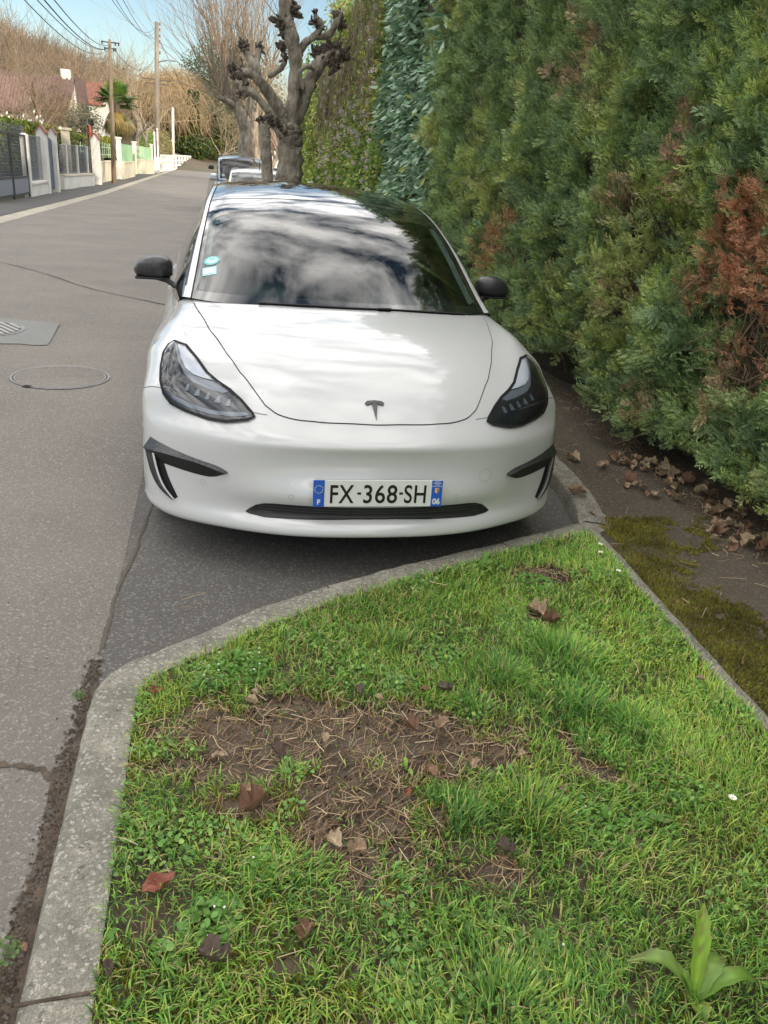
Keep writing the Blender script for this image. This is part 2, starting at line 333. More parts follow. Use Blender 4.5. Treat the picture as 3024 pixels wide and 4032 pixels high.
def bnorm(p):
    d = ((_BSf-np.array(p))**2).sum(1); i = np.argsort(d)[:4]; w_ = 1/(d[i]+1e-6); n = (_BNf[i]*w_[:, None]).sum(0); return n/np.linalg.norm(n)
def front_pt(x, z):
    h = BODYBVH.ray_cast(Vector((x, -2, z)), Vector((0, 1, 0)))
    return h[0] if h[0] is not None else BODYBVH.find_nearest(Vector((x, .3, z)))[0]
def top_pt(x, y, bvh=None):
    h = (bvh or BODYBVH).ray_cast(Vector((x, y, 3)), Vector((0, 0, -1)))
    return h[0] if h[0] is not None else (bvh or BODYBVH).find_nearest(Vector((x, y, .9)))[0]
from mathutils.geometry import delaunay_2d_cdt
def resample(poly, step, closed=True):
    out = []; n = len(poly)
    for i in range(n if closed else n-1):
        a = Vector(poly[i]); b = Vector(poly[(i+1) % n]); k = max(1, int((b-a).length/step))
        out += [tuple(a.lerp(b, j/k)) for j in range(k)]
    if not closed: out.append(tuple(poly[-1]))
    return out
def catmull(pts, k=4, closed=False):
    P = [np.array(p, float) for p in pts]; n = len(P); out = []
    for i in range(n if closed else n-1):
        p0 = P[(i-1) % n] if closed or i > 0 else P[0]; p1 = P[i]; p2 = P[(i+1) % n]; p3 = P[(i+2) % n] if closed or i+2 < n else P[-1]
        for j in range(k):
            t = j/k; out.append(tuple(.5*((2*p1)+(-p0+p2)*t+(2*p0-5*p1+4*p2-p3)*t*t+(-p0+3*p1-3*p2+p3)*t**3)))
    if not closed: out.append(tuple(P[-1]))
    return out
def patch(name, poly, plane, off, m, parent, step=.02, dome=0.0, smooth_n=True, edge_skirt=0):
    """a sheet with the given outline lying on the body, lifted by off along the normal"""
    out = resample(poly, step); xs = [p[0] for p in out]; ys = [p[1] for p in out]; n = len(out)
    pts = [Vector(p[:2]) for p in out]; y = min(ys)+step/2
    def inside(q):
        c = False; j = n-1
        for i in range(n):
            if (ys[i] > q[1]) != (ys[j] > q[1]) and q[0] < (xs[j]-xs[i])*(q[1]-ys[i])/(ys[j]-ys[i])+xs[i]: c = not c
            j = i
        return c
    O = np.array([p[:2] for p in out])
    while y < max(ys):
        x = min(xs)+step/2
        while x < max(xs):
            if inside((x, y)) and ((O-np.array((x, y)))**2).sum(1).min() > (step*.5)**2: pts.append(Vector((x, y)))
            x += step
        y += step
    vs, es, fs = delaunay_2d_cdt(pts, [(i, (i+1) % n) for i in range(n)], [], 1, 1e-6)[:3]
    V = []; NN = []
    for v in vs:
        p = front_pt(v[0], v[1]) if plane == 'xz' else top_pt(v[0], v[1])
        nn = bnorm(p); d = math.sqrt(((O-np.array((v[0], v[1])))**2).sum(1).min())
        V.append(np.array(p)+nn*(off+dome*min(d/.05, 1)**.5)); NN.append(nn)
    F = np.array([list(f) for f in fs]); V = np.array(V); NN = np.array(NN)
    a = V[F[:, 1]]-V[F[:, 0]]; b = V[F[:, 2]]-V[F[:, 0]]
    fl = (np.cross(a, b)*NN[F[:, 0]]).sum(1) < 0; F[fl] = F[fl][:, ::-1]
    me = npmesh(name, V, F, smooth=True, normals=None if dome else NN)
    return link(name, me, parent, [m])
def ribbon(name, P3, width, off, m, parent, closed=False):
    """thin strip following 3D points on the body"""
    P = [np.array(p, float) for p in P3]; n = len(P); V = []
    for i in range(n):
        a = P[(i-1) % n] if closed or i else P[0]; b = P[(i+1) % n] if closed or i < n-1 else P[-1]
        t = b-a; t /= np.linalg.norm(t)+1e-9; nn = bnorm(P[i]); s = np.cross(t, nn); s /= np.linalg.norm(s)+1e-9
        V += [P[i]+nn*off-s*width/2, P[i]+nn*off+s*width/2]
    F = [(2*i, 2*i+1, (2*((i+1) % n))+1, 2*((i+1) % n)) for i in range(n if closed else n-1)]
    me = npmesh(name, V, np.array(F), smooth=True); return link(name, me, parent, [m])
mir = lambda L: [(-p[0],)+tuple(p[1:]) for p in L][::-1]

def build_main_car():
    car = empty('parked_car', (0, 0, 0), 0, 'white electric saloon facing the camera with black roof and plate FX-368-SH', 'car')
    nb, nc = BS.shape[0]-1, BS.shape[1]-1; ru = (bu[:-1]+bu[1:])/2; cv = np.abs((bv[:-1]+bv[1:])/2)
    RR, CC = np.meshgrid(ru, cv, indexing='ij')
    bumper = RR < 11; rearb = RR > 28
    cabin = (RR > 17.2) & (RR < 23.6) & (CC < 4.6)
    fdoor = (RR > 17.7) & (RR < 20.3) & (CC > 5.0) & ~cabin; rdoor = (RR >= 20.3) & (RR < 21.9) & (CC > 5.0)
    boot = (RR >= 23.6) & (RR < 27.0) & (CC < 4.0)
    rest = ~(bumper | rearb | cabin | fdoor | rdoor | boot)
    grid_obj('body', BS, BN, rest, PAINT, car, True)
    fb = grid_obj('front_bumper', BS, BN, bumper, PAINT, car, True)
    grid_obj('rear_bumper', BS, BN, rearb, PAINT, car, True)
    grid_obj('dashboard', BS-BN*.004, BN, cabin, CABIN, car)
    grid_obj('boot_lid', BS, BN, boot, PAINT, car)
    xm = (BS[:-1, :-1, 0]+BS[1:, 1:, 0])/2
    for s in (-1, 1):
        for mk in (fdoor, rdoor):
            d = grid_obj('door', BS, BN, mk & (xm*s > 0), PAINT, car, True)
            y0 = 2.35 if mk is fdoor else 3.25
            h = BODYBVH.ray_cast(Vector((s*2, y0, .80)), Vector((-s, 0, 0)))[0]
            MB().box((h.x+s*.002, y0, .80), (.01, .21, .025)).build('door_handle', PAINT, d, bevel=.004)
    # bonnet, lifted 2 mm over the body shell
    half = [(0, .132), (.085, .135), (.192, .140), (.256, .148), (.32, .158), (.384, .180), (.42, .206), (.439, .225), (.471, .277), (.508, .346), (.530, .384), (.556, .450),
            (.580, .508), (.620, .635), (.648, .715), (.672, .832), (.708, 1.0), (.722, 1.10), (.728, 1.16), (.55, 1.12), (.30, 1.07), (0, 1.05)]
    gap = half[:18]; full = mir(gap)[:-1]+gap
    rear = [(.728, 1.16), (.55, 1.10), (.30, 1.055), (0, 1.04), (-.30, 1.055), (-.55, 1.10), (-.728, 1.16)]
    patch('bonnet', catmull(full, 3)+rear, 'xy', .003, PAINT, car, .025)
    fl = resample([(p[0], p[1]) for p in catmull(full, 4)], .02, False)
    def gp(x, y):
        # steep front edge: use a front ray when near the nose
        return front_pt(x, {0: .632}.get(0)) if False else top_pt(x, y)
    ribbon('bonnet_gap', [gp(*p) for p in fl], .0075, .0012, GAPM, car)
    # seam from the bonnet corner to the lamp, and from the lamp to the wheel arch
    i11 = 66
    row = BS[i11]; cols = np.abs(bv)
    for s in (-1, 1):
        sel = [j for j in range(BS.shape[1]) if bv[j]*s > 2.3 and abs(row[j, 0]) < .925 and row[j, 1] < .60]
        ribbon('bumper_seam', [row[j] for j in sel], .004, .0008, SEAMM, car)
    # headlights
    HL = [(.795, .820), (.746, .816), (.699, .783), (.658, .747), (.618, .726), (.571, .707), (.530, .682), (.490, .648), (.478, .635), (.503, .624), (.585, .609), (.655, .608),
          (.740, .618), (.798, .632), (.827, .660), (.841, .698), (.842, .740), (.834, .782), (.815, .808)]
    DR = [(.778, .815), (.748, .811), (.703, .781), (.662, .746), (.634, .729), (.669, .731), (.711, .738), (.743, .753), (.764, .779)]
    CHR = [(.792, .817), (.780, .813), (.765, .779), (.744, .752), (.708, .736), (.671, .728), (.635, .726), (.572, .704), (.597, .695), (.656, .703), (.715, .716), (.747, .735), (.769, .765), (.784, .792)]
    BAR = [(.800, .664), (.731, .648), (.650, .637), (.574, .640), (.516, .646), (.498, .642), (.519, .634), (.577, .628), (.647, .625), (.729, .632), (.790, .648)]
    for s in (-1, 1):
        f = (lambda P: [(p[0], p[1]) for p in P]) if s > 0 else (lambda P: [(-p[0], p[1]) for p in P][::-1])
        h = patch('headlight', f(HL), 'xz', .001, LAMPDARK, car, .02)
        patch('daytime_strip', f(DR), 'xz', .006, DRL, h, .015, dome=.002)
        patch('trim_strip', f(CHR), 'xz', .0035, CHROME, h, .012)
        patch('lower_strip', f(BAR), 'xz', .0035, CHROME if s < 0 else LAMPDARK, h, .012)  # paler on one lamp only: its sky reflection is put into the material
        for k, (x, z) in enumerate([(.735, .695), (.695, .684), (.655, .678), (.615, .672), (.575, .667)]):
            p = front_pt(s*x, z); nn = bnorm(p); b = MB(); c = Vector(p)+Vector(nn)*.004
            w2 = .013 if k % 2 else .009
            b.prism([(-w2, -.014), (w2, -.014), (.005, .016), (-.005, .016)], -.002, .002)
            o = b.build('reflector', CHROME, h); o.location = c; o.rotation_euler = Vector(nn).to_track_quat('-Y', 'Z').to_euler()
        for k in range(3):
            pass
        P3 = [front_pt(*p) for p in resample(f(HL), .02)]
        ribbon('seal', P3, .013, .0085, GAPM, h, True)
        patch('lens', f([(x*1.0, z) for x, z in HL]), 'xz', .008, LENS, h, .02, dome=.004)
    # lower grille
    gt = [(.085, .322), (.278, .323), (.400, .321), (.439, .317), (.471, .305), (.495, .287), (.513, .270)]; gb = [(.497, .263), (.439, .258), (.278, .263), (.085, .268)]
    hf = gt+gb; gpoly = hf+[(-x, z) for x, z in hf[::-1]]
    g = patch('lower_grille', gpoly, 'xz', .0015, BLACKPL, car, .02)
    for z in (.280, .294, .308):
        P3 = [front_pt(x, z) for x in np.linspace(-.46, .46, 40)]
        ribbon('slat', P3, .004, .003, mat('grille_slat', (.05, .05, .055), rough=.35), g)
    for x in (-.30, -.1, .1, .30):
        ribbon('slat', [front_pt(x, z) for z in (.272, .290, .316)], .004, .0028, BLACKPL, g)
    # carbon side vents with a white blade
    AT = [(.888, .482), (.842, .474), (.788, .464), (.702, .451), (.619, .440), (.581, .423)]; AM = [(.903, .430), (.868, .437), (.818, .443), (.749, .443), (.679, .440), (.581, .421)]
    AB = [(.905, .412), (.862, .398), (.828, .395), (.707, .388), (.64, .391), (.581, .419)]
    BO = [(.901, .432), (.892, .392), (.876, .340), (.846, .292), (.795, .258)]; WH = [(.870, .430), (.862, .392), (.849, .345), (.827, .302), (.790, .262)]; IN = [(.840, .430), (.831, .392), (.816, .347), (.799, .311), (.778, .272)]
    def strip(curves, offs, name, m, s, parent, n=14):
        rows = []
        for C_, o_ in zip(curves, offs):
            q = resample_n(catmull([(s*x, z) for x, z in C_], 4), n); rr = []
            for i, (x, z) in enumerate(q):
                p = np.array(front_pt(x, z)); rr.append(p+bnorm(p)*o_)
            rows.append(rr)
        V = np.array(rows).reshape(-1, 3); F = [(a*n+i, a*n+i+1, (a+1)*n+i+1, (a+1)*n+i) for a in range(len(rows)-1) for i in range(n-1)]
        return link(name, npmesh(name, V, np.array(F)), parent, [m])
    for s in (-1, 1):
        v = strip([AT, AM], [.001, .020], 'side_vent', CARBON, s, car)
        strip([AM, AB], [.020, .002], 'vent_underside', BLACKPL, s, v)
        strip([BO, BO, WH, WH], [.001, .014, .014, .002], 'vent_blade', CARBON, s, v)
        strip([WH, IN], [.0015, .0015], 'vent_opening', GAPM, s, v)
        W2 = [(x-.008, z) for x, z in WH]; W1 = [(x+.001, z) for x, z in WH]
        strip([W1, W2], [.015, .015], 'white_blade', PAINT, s, v)
    # sensors, tow cap, chips
    for (x, z, r_) in ((-.679, .361, .0095), (-.338, .358, .0095), (.338, .356, .0095), (.682, .359, .0095), (.471, .432, .027)):
        P3 = [front_pt(x+r_*math.cos(a), z+r_*math.sin(a)) for a in np.linspace(0, 2*math.pi, 24, endpoint=False)]
        ribbon('tow_cap' if r_ > .02 else 'parking_sensor', P3, .0022, .0007, mat('grey_line', (.35, .35, .35)), car, True)
    # emblem on the nose
    def em(poly, name='emblem', par=car):
        b = MB(); n = len(poly); P3 = []
        for x, z in poly:
            p = np.array(top_pt(x, 0.197-(0.7-z)*1.15)) ; nn = bnorm(p); P3.append((p, nn))
        V = [tuple(p+nn*.0035) for p, nn in P3]+[tuple(p+nn*.010) for p, nn in P3]
        b.add(V, [tuple(range(n))[::-1], tuple(range(n, 2*n))]+[(i, (i+1) % n, (i+1) % n+n, i+n) for i in range(n)])
        return b.build(name, mat('emblem_black', (.03, .027, .03), rough=.3, coat=.5), par)
    zt = .717
    bar = [(-.040, zt-.010), (-.030, zt-.003), (0, zt), (.030, zt-.003), (.040, zt-.010), (.033, zt-.017), (.016, zt-.013), (.014, zt-.011), (.006, zt-.010), (0, zt-.018), (-.006, zt-.010), (-.014, zt-.011), (-.016, zt-.013), (-.033, zt-.017)]
    e = em(bar); em([(-.013, zt-.0125), (-.006, zt-.0115), (0, zt-.019), (.006, zt-.0115), (.013, zt-.0125), (.010, zt-.020), (0, zt-.062), (-.010, zt-.020)], 'emblem_stem', e)
    # number plate
    PW = mat('plate_white', (.74, .74, .73), rough=.35, coat=.4); PB = mat('plate_blue', (.015, .10, .52), rough=.35, coat=.4); PK = mat('plate_black', (.008, .008, .008), rough=.4)
    pl = MB().box((0, 0, 0), (.520, .006, .110)).build('number_plate', PW, car, bevel=.002)
    pl.location = (0, -.008, .3935); pl.rotation_euler = (R(-5), 0, 0)
    MB().box((0, .013, 0), (.50, .02, .10)).build('plate_bracket', BLACKPL, pl)
    for nm, x in (('euro_band', -.2375), ('region_band', .2375)):
        MB().box((x, -.0035, 0), (.0445, .002, .1085)).build(nm, PB, pl)
    star = MB()
    for k in range(12):
        a = 2*math.pi*k/12; cx, cz = -.2375+.0155*math.cos(a), .017+.0155*math.sin(a)
        poly = [(cx+(.0027 if j % 2 == 0 else .0012)*math.sin(math.pi*j/5), cz+(.0027 if j % 2 == 0 else .0012)*math.cos(math.pi*j/5)) for j in range(10)]
        star.prism(poly, -.0052, -.0044)
    star.build('star_ring', mat('star_yellow', (.75, .72, .25), rough=.5), pl)
    for t_, cx, w_ in (('FX', -.149, .094), ('368', .006, .136), ('SH', .150, .089)):
        text(t_, .105, (cx, -.0042, -.0385), PK, pl, off=.0012, width=w_, space=1.08)
    for x in (-.078, .091): MB().box((x, -.0044, .0), (.015, .001, .009)).build('plate_writing', PK, pl)
    text('F', .028, (-.2375, -.0052, -.044), PW, pl, sx=1.0, off=.001)
    text('06', .033, (.2370, -.0052, -.044), PW, pl, sx=.95, off=.0012)
    for k, t_ in enumerate(('REGION', 'PROVENCE', 'ALPES', "COTE D'AZUR")):
        text(t_, .0062, (.2375, -.0052, .0465-k*.0062), PW, pl, off=.0001)
    CRR = mat('crest_red', (.55, .10, .03)); CRY = mat('crest_yellow', (.75, .42, .03))
    sh = lambda x0, x1: [(x0, .022), (x1, .022), (x1, .006), ((x0+x1)/2, .001), (x0, .006)]
    cre = MB().prism(sh(.229, .246), -.0052, -.0045).build('crest', PW, pl)
    MB().prism([(.230, .021), (.237, .021), (.237, .004), (.230, .007)], -.0058, -.0053).build('crest_field', CRY, cre)
    MB().prism([(.238, .021), (.245, .021), (.245, .013), (.238, .013)], -.0058, -.0053).build('crest_field', CRR, cre)
    MB().prism([(.239, .012), (.245, .012), (.243, .004), (.239, .003)], -.0058, -.0053).build('crest_charge', PK, cre)
    # greenhouse
    ru = (gu_[:-1]+gu_[1:])/2; cvv = (gv_[:-1]+gv_[1:])/2; RR, CC = np.meshgrid(ru, np.abs(cvv), indexing='ij')
    ws_all = (RR < 4.0) & (CC < 4.0); inner = ws_all & (RR > .34) & (RR < 3.34) & (CC < 3.66)
    wsn = grid_obj('windscreen', GS, GN, inner, GLASS, car)
    fr = grid_obj('frit_band', GS, GN, ws_all & ~inner, BLACKGLASS, wsn)
    grid_obj('roof_panel', GS, GN, (RR >= 4.0) & (RR < 8.0) & (CC < 4.0), BLACKGLASS, car)
    grid_obj('rear_window', GS, GN, (RR >= 8.0) & (CC < 4.0), BLACKGLASS, car)
    grid_obj('headlining', GS-GN*.03, -GN, (RR >= 3.7) & (RR < 8.0) & (CC < 4.0), CABINL, car)
    pil = grid_obj('pillar', GS, GN, (CC >= 4.0) & (CC < 5.0), PAINT, car)
    gx = (GS[:-1, :-1, 0]+GS[1:, 1:, 0])/2
    for s in (-1, 1):
        sw = grid_obj('side_window', GS, GN, (CC >= 5.0) & (RR > .8) & (RR < 5.3) & (gx*s > 0), SIDEGL, car)
        grid_obj('side_window', GS, GN, (CC >= 5.0) & (RR > 5.5) & (RR < 8.4) & (gx*s > 0), SIDEGL, car)
        [grid_obj('window_pillar', GS, GN, (CC >= 5.0) & q_ & (gx*s > 0), BLACKGLASS, car) for q_ in ((RR <= .8), ((RR >= 5.3) & (RR <= 5.5)), (RR >= 8.4))]
        # pale inner pillar trim seen through the screen
        rr = [k for k in range(3, 23)]; j0 = int(np.argmin(abs(gv_-s*3.05))); j1 = int(np.argmin(abs(gv_-s*3.62)))
        V = []; 
        for k in rr:
            t_ = k/22; V += [GS[k, int(round(j1+(j0-j1)*(.35+.3*t_)))]-GN[k, j1]*.02, GS[k, j1]-GN[k, j1]*.008]
        link('pillar_trim', npmesh('pillar_trim', V, np.array([(2*i, 2*i+1, 2*i+3, 2*i+2) for i in range(len(rr)-1)]), smooth=True), car, [CABINL])
    # roof seam, glass edge lines
    k4 = int(np.argmin(abs(gu_-4.0)))
    def gline(name, P, wd, off, m, par):
        V = []; n = len(P)
        for i in range(n):
            a = np.array(P[max(i-1, 0)]); b = np.array(P[min(i+1, n-1)]); t = (b-a)/np.linalg.norm(b-a); nn = np.array(GREENBVH.find_nearest(Vector(P[i]))[1])
            if nn[2] < 0: nn = -nn
            sd_ = np.cross(t, nn); V += [np.array(P[i])+nn*off-sd_*wd/2, np.array(P[i])+nn*off+sd_*wd/2]
        return link(name, npmesh(name, V, np.array([(2*i, 2*i+1, 2*i+3, 2*i+2) for i in range(n-1)]), smooth=True), par, [m])
    gline('roof_seam', [GS[k4, j] for j in range(GS.shape[1]) if abs(gv_[j]) <= 4.01], .008, .0012, GAPM, car)
    for s in (-1, 1):
        j4 = int(np.argmin(abs(gv_-s*4.0))); gline('glass_edge', [GS[k, j4] for k in range(0, 49)], .007, .0012, GAPM, car)
        j5 = int(np.argmin(abs(gv_-s*5.0))); gline('window_trim', [GS[k, j5] for k in range(3, 55)], .012, .002, BLACKPL, car)
    # wipers, inner mirror, stickers
    for x0, x1 in ((-.42, .17), (.16, .62)):
        pts = []
        for t_ in np.linspace(0, 1, 10):
            x = x0+(x1-x0)*t_; p = top_pt(x, 1.025+.13*abs(x)**1.8+.012, GREENBVH); pts.append((p.x, p.y, p.z+.004))
        MB().tube(pts, [.0035]*10, 6).build('wiper', BLACKPL, car)
        MB().box((pts[0][0]+.03, pts[0][1], pts[0][2]+.003), (.07, .012, .006), rz=R(8)).build('wiper', BLACKPL, car, bevel=.003)
    mm_ = MB(); mm_.box((0, 2.04, 1.235), (.24, .025, .065)); mm_.tube([(0, 2.02, 1.32), (0, 2.04, 1.26)], .02, 8); im = mm_.build('inner_mirror', BLACKPL, car, bevel=.01)
    mm_ = MB()
    for s in (-1, 1): mm_.prism([(s*.035, 1.30), (s*.085, 1.30), (s*.125, 1.215), (s*.110, 1.215)], 1.93, 1.96)
    mm_.build('camera_housing', mat('housing_grey', (.10, .09, .09), rough=.5), car)
    def sticker(name, px_, py_, poly, m, par, lift):
        V = []; c = top_pt(px_, py_, GREENBVH)
        for a, b in poly:
            p = top_pt(px_+a, py_+b*.87, GREENBVH); V.append((p.x, p.y-.4*lift, p.z+lift))
        return MB().add(V, [tuple(range(len(V)))]).build(name, m, par)
    ring = lambda r_, n=24: [(r_*math.cos(2*math.pi*k/n), r_*math.sin(2*math.pi*k/n)) for k in range(n)]
    TEAL = mat('sticker_teal', (.05, .42, .40), rough=.3, coat=.6); PALE = mat('sticker_pale', (.40, .68, .68), rough=.3, coat=.6)
    cx_, cy_ = -.640, 1.415
    s1 = sticker('round_sticker', cx_, cy_, ring(.040), TEAL, car, .002); sticker('sticker_centre', cx_, cy_, ring(.029), PALE, s1, .003)
    sticker('car_symbol', cx_, cy_+.012, [(-.016, -.004), (-.008, .006), (.008, .006), (.016, -.004)], TEAL, s1, .004)
    s2 = sticker('square_sticker', -.652, 1.335, [(-.034, -.036), (.034, -.036), (.034, .036), (-.034, .036)], mat('sticker_blue', (.30, .62, .70), rough=.3, coat=.6), car, .002)
    sticker('sticker_centre', -.652, 1.335, [(-.024, -.024), (.024, -.024), (.024, .020), (-.024, .020)], mat('sticker_white', (.7, .8, .8), rough=.3), s2, .003)
    # cabin: seats and wheel
    SEAT = mat('seat_black', (.14, .145, .15), rough=.6)
    for x in (-.37, .37):
        st = MB().box((x, 2.25, .92), (.48, .16, .42), taper=.85).build('seat', SEAT, car, bevel=.06)
        MB().box((x, 2.30, 1.19), (.26, .10, .17)).build('headrest', SEAT, st, bevel=.04)
    MB().box((0, 3.15, .98), (1.15, .16, .30)).build('rear_seat', SEAT, car, bevel=.06)
    pts = [(.37+.18*math.cos(a), 1.72+.07*math.sin(a), .96+.165*math.sin(a)) for a in np.linspace(0, 2*math.pi, 28)]
    MB().tube(pts, .014, 8).build('steering_wheel', SEAT, car, smooth=True)
    MB().box((0, 1.62, .945), (.38, .02, .20)).build('screen', BLACKGLASS, car, bevel=.004)
    # door mirrors
    for s in (-1, 1):
        secs = [(.845, .962, 1.030, 1.585, 1.66), (.862, .952, 1.047, 1.572, 1.68), (.895, .948, 1.058, 1.560, 1.69), (.94, .947, 1.058, 1.556, 1.70), (.98, .948, 1.048, 1.560, 1.70), (1.012, .951, 1.028, 1.575, 1.695), (1.031, .957, 1.003, 1.600, 1.69), (1.041, .968, .985, 1.63, 1.675)]
        V = []; n = 20
        for x, z0, z1, y0, y1 in secs:
            for k in range(n):
                a = 2*math.pi*k/n; ca, sa = math.cos(a), math.sin(a); e_ = .62
                V.append((s*x, (y0+y1)/2+(y1-y0)/2*math.copysign(abs(ca)**e_, ca), (z0+z1)/2+(z1-z0)/2*math.copysign(abs(sa)**e_, sa)))
        F = [(i*n+k, i*n+(k+1) % n, (i+1)*n+(k+1) % n, (i+1)*n+k) for i in range(len(secs)-1) for k in range(n)]+[tuple(range(n)), tuple(len(V)-1-k for k in range(n))]
        mh = MB().add(V, F).build('door_mirror', CARBON, car, smooth=True); smooth_angle(mh, 50)
        MB().box((s*.935, 1.688, .995), (.12, .006, .065)).build('mirror_glass', MIRRG, mh, bevel=.002)
        b = MB(); b.box((s*.945, 1.63, .945), (.175, .11, .012)); b.build('mirror_base', BLACKPL, mh, bevel=.004)
        MB().tube([(s*.79, 1.40, .925), (s*.83, 1.48, .932), (s*.87, 1.57, .940), (s*.93, 1.62, .945)], [.020, .016, .014, .012], 8).build('mirror_arm', BLACKPL, mh, smooth=True)
    # wheels
    for cy, cz in WHEELS:
        for s in (-1, 1):
            wh = empty('wheel', (s*.80, cy, cz)); wh.parent = car
            prof = [(-.115, .26), (-.118, .30), (-.105, .328), (-.06, .335), (.06, .335), (.105, .328), (.118, .30), (.115, .26)]
            n = 48; V = [(x, r_*math.cos(2*math.pi*k/n), r_*math.sin(2*math.pi*k/n)) for x, r_ in prof for k in range(n)]
            F = [(i*n+k, (i+1)*n+k, (i+1)*n+(k+1) % n, i*n+(k+1) % n) for i in range(7) for k in range(n)]
            MB().add(V, F).build('tyre', RUBBER, wh, smooth=True)
            b = MB(); b.tube([(-.1*s, 0, 0), (.095*s, 0, 0)], [.262, .262], 40)
            for k in range(10):
                a = 2*math.pi*k/10; b.box((0, 0, 0), (.02, .05, .22), M=Matrix.Translation((s*.105, 0, 0)) @ Matrix.Rotation(a, 4, 'X') @ Matrix.Translation((0, 0, .14)))
            b.build('rim', ALLOY, wh)
    b = MB(); b.box((0, 2.27, .235), (1.50, 3.9, .10)); b.box((0, .45, .24), (1.35, .5, .10)); b.build('underbody', BLACKPL, car)
    for cy, cz in WHEELS:
        for s in (-1, 1):
            n = 24; V = []
            for x in (.60, .905):
                for k in range(n+1):
                    a = math.pi*1.25*k/n-math.pi*.125; V.append((s*x, cy+(ARCH+.004)*math.cos(a), cz+(ARCH+.004)*math.sin(a)))
            F = [(k, k+1, n+2+k, n+1+k) for k in range(n)]+[tuple(range(n+1))]
            MB().add(V, F).build('arch_liner', BLACKPL, car)
    return car
def resample_n(P, n):
    P = np.array(P, float); d = np.r_[0, np.cumsum(np.linalg.norm(np.diff(P, axis=0), axis=1))]; t = np.linspace(0, d[-1], n)
    return [tuple(np.interp(tt, d, P[:, k]) for k in range(P.shape[1])) for tt in t]
def text(s, size, loc, m, parent, sx=1.0, width=None, off=0.0, space=1.0, depth=.0004, rot=(math.pi/2, 0, 0)):
    cu = bpy.data.curves.new('writing', 'FONT'); cu.body = s; cu.size = size; cu.align_x = 'CENTER'; cu.offset = off; cu.extrude = depth; cu.space_character = space
    o = bpy.data.objects.new('writing', cu); COL.objects.link(o)
    dg = bpy.context.evaluated_depsgraph_get(); me = bpy.data.meshes.new_from_object(o.evaluated_get(dg)); bpy.data.objects.remove(o)
    if width: xs_ = [v.co.x for v in me.vertices]; sx = width/(max(xs_)-min(xs_))
    for v in me.vertices: v.co.x *= sx
    me.materials.clear(); me.materials.append(m); o = bpy.data.objects.new('plate_writing' if size > .02 else 'small_writing', me); COL.objects.link(o)
    o.parent = parent; o.location = loc; o.rotation_euler = rot; return o
build_main_car()
# ============================================================ GROUND
rng = np.random.default_rng(7); random.seed(7)
def vnoise(x, y, s=1.0, seed=0):
    """smooth value noise in 0..1"""
    x = np.asarray(x, float)/s+seed*17.3; y = np.asarray(y, float)/s+seed*9.1; xi = np.floor(x); yi = np.floor(y); fx = x-xi; fy = y-yi
    fx = fx*fx*(3-2*fx); fy = fy*fy*(3-2*fy)
    h = lambda a, b: np.modf(np.abs(np.sin(a*127.1+b*311.7+seed*74.7)*43758.5453))[0]
    return (h(xi, yi)*(1-fx)+h(xi+1, yi)*fx)*(1-fy)+(h(xi, yi+1)*(1-fx)+h(xi+1, yi+1)*fx)*fy
def asphalt(name, ca, cb, cs, rough=.85, sc=1.0):
    """worn asphalt: big soft tone patches, stone speckle, small dark pits"""
    m = bpy.data.materials.new(name); m.use_nodes = True; t = m.node_tree; b = t.nodes['Principled BSDF']; b.inputs['Roughness'].default_value = rough
    b.inputs['Specular IOR Level'].default_value = .3
    co = t.nodes.new('ShaderNodeTexCoord')
    def nz(scale, det, ro=.6):
        n = t.nodes.new('ShaderNodeTexNoise'); n.inputs['Scale'].default_value = scale; n.inputs['Detail'].default_value = det; n.inputs['Roughness'].default_value = ro
        t.links.new(co.outputs['Object'], n.inputs['Vector']); return n
    def mixc(f, A, B):
        x = t.nodes.new('ShaderNodeMix'); x.data_type = 'RGBA'; t.links.new(f, x.inputs['Factor'])
        for k, v in (('A', A), ('B', B)):
            if hasattr(v, 'links'): t.links.new(v, x.inputs[k])
            else: x.inputs[k].default_value = (*v, 1)
        return x.outputs['Result']
    def ramp(f, a, b_):
        r = t.nodes.new('ShaderNodeMapRange'); r.inputs[1].default_value = a; r.inputs[2].default_value = b_; t.links.new(f, r.inputs[0]); return r.outputs[0]
    big = ramp(nz(.9*sc, 5, .65).outputs['Fac'], .36, .64); c1 = mixc(big, ca, cb)
    sp = t.nodes.new('ShaderNodeTexVoronoi'); sp.inputs['Scale'].default_value = 130; t.links.new(co.outputs['Object'], sp.inputs['Vector'])
    sx = t.nodes.new('ShaderNodeSeparateXYZ'); t.links.new(sp.outputs['Color'], sx.inputs[0])
    c2 = mixc(ramp(sx.outputs['X'], .72, 1.0), c1, cs)
    c3 = mixc(ramp(nz(60, 3).outputs['Fac'], .60, .72), c2, tuple(k*.35 for k in ca))
    fine = ramp(nz(220, 2, .8).outputs['Fac'], .25, .75); c4 = mixc(fine, tuple(k*.62 for k in ca), c3)
    t.links.new(c4, b.inputs['Base Color'])
    bn = nz(90, 4, .7); bp = t.nodes.new('ShaderNodeBump'); bp.inputs['Distance'].default_value = .006; bp.inputs['Strength'].default_value = .9
    t.links.new(bn.outputs['Fac'], bp.inputs['Height']); t.links.new(bp.outputs[0], b.inputs['Normal'])
    return m
ROADM = asphalt('road_asphalt', (.200, .180, .158), (.278, .252, .222), (.44, .41, .37))
BAYM = asphalt('bay_asphalt', (.128, .119, .109), (.182, .170, .155), (.35, .33, .31))
PATHM = asphalt('path_asphalt', (.088, .070, .050), (.15, .122, .092), (.27, .23, .18))
PAVEM = asphalt('pavement_asphalt', (.10, .095, .09), (.14, .13, .12), (.2, .2, .2))
def concrete(name, a, b_, c_):
    m = asphalt(name, a, b_, c_, sc=9); return m
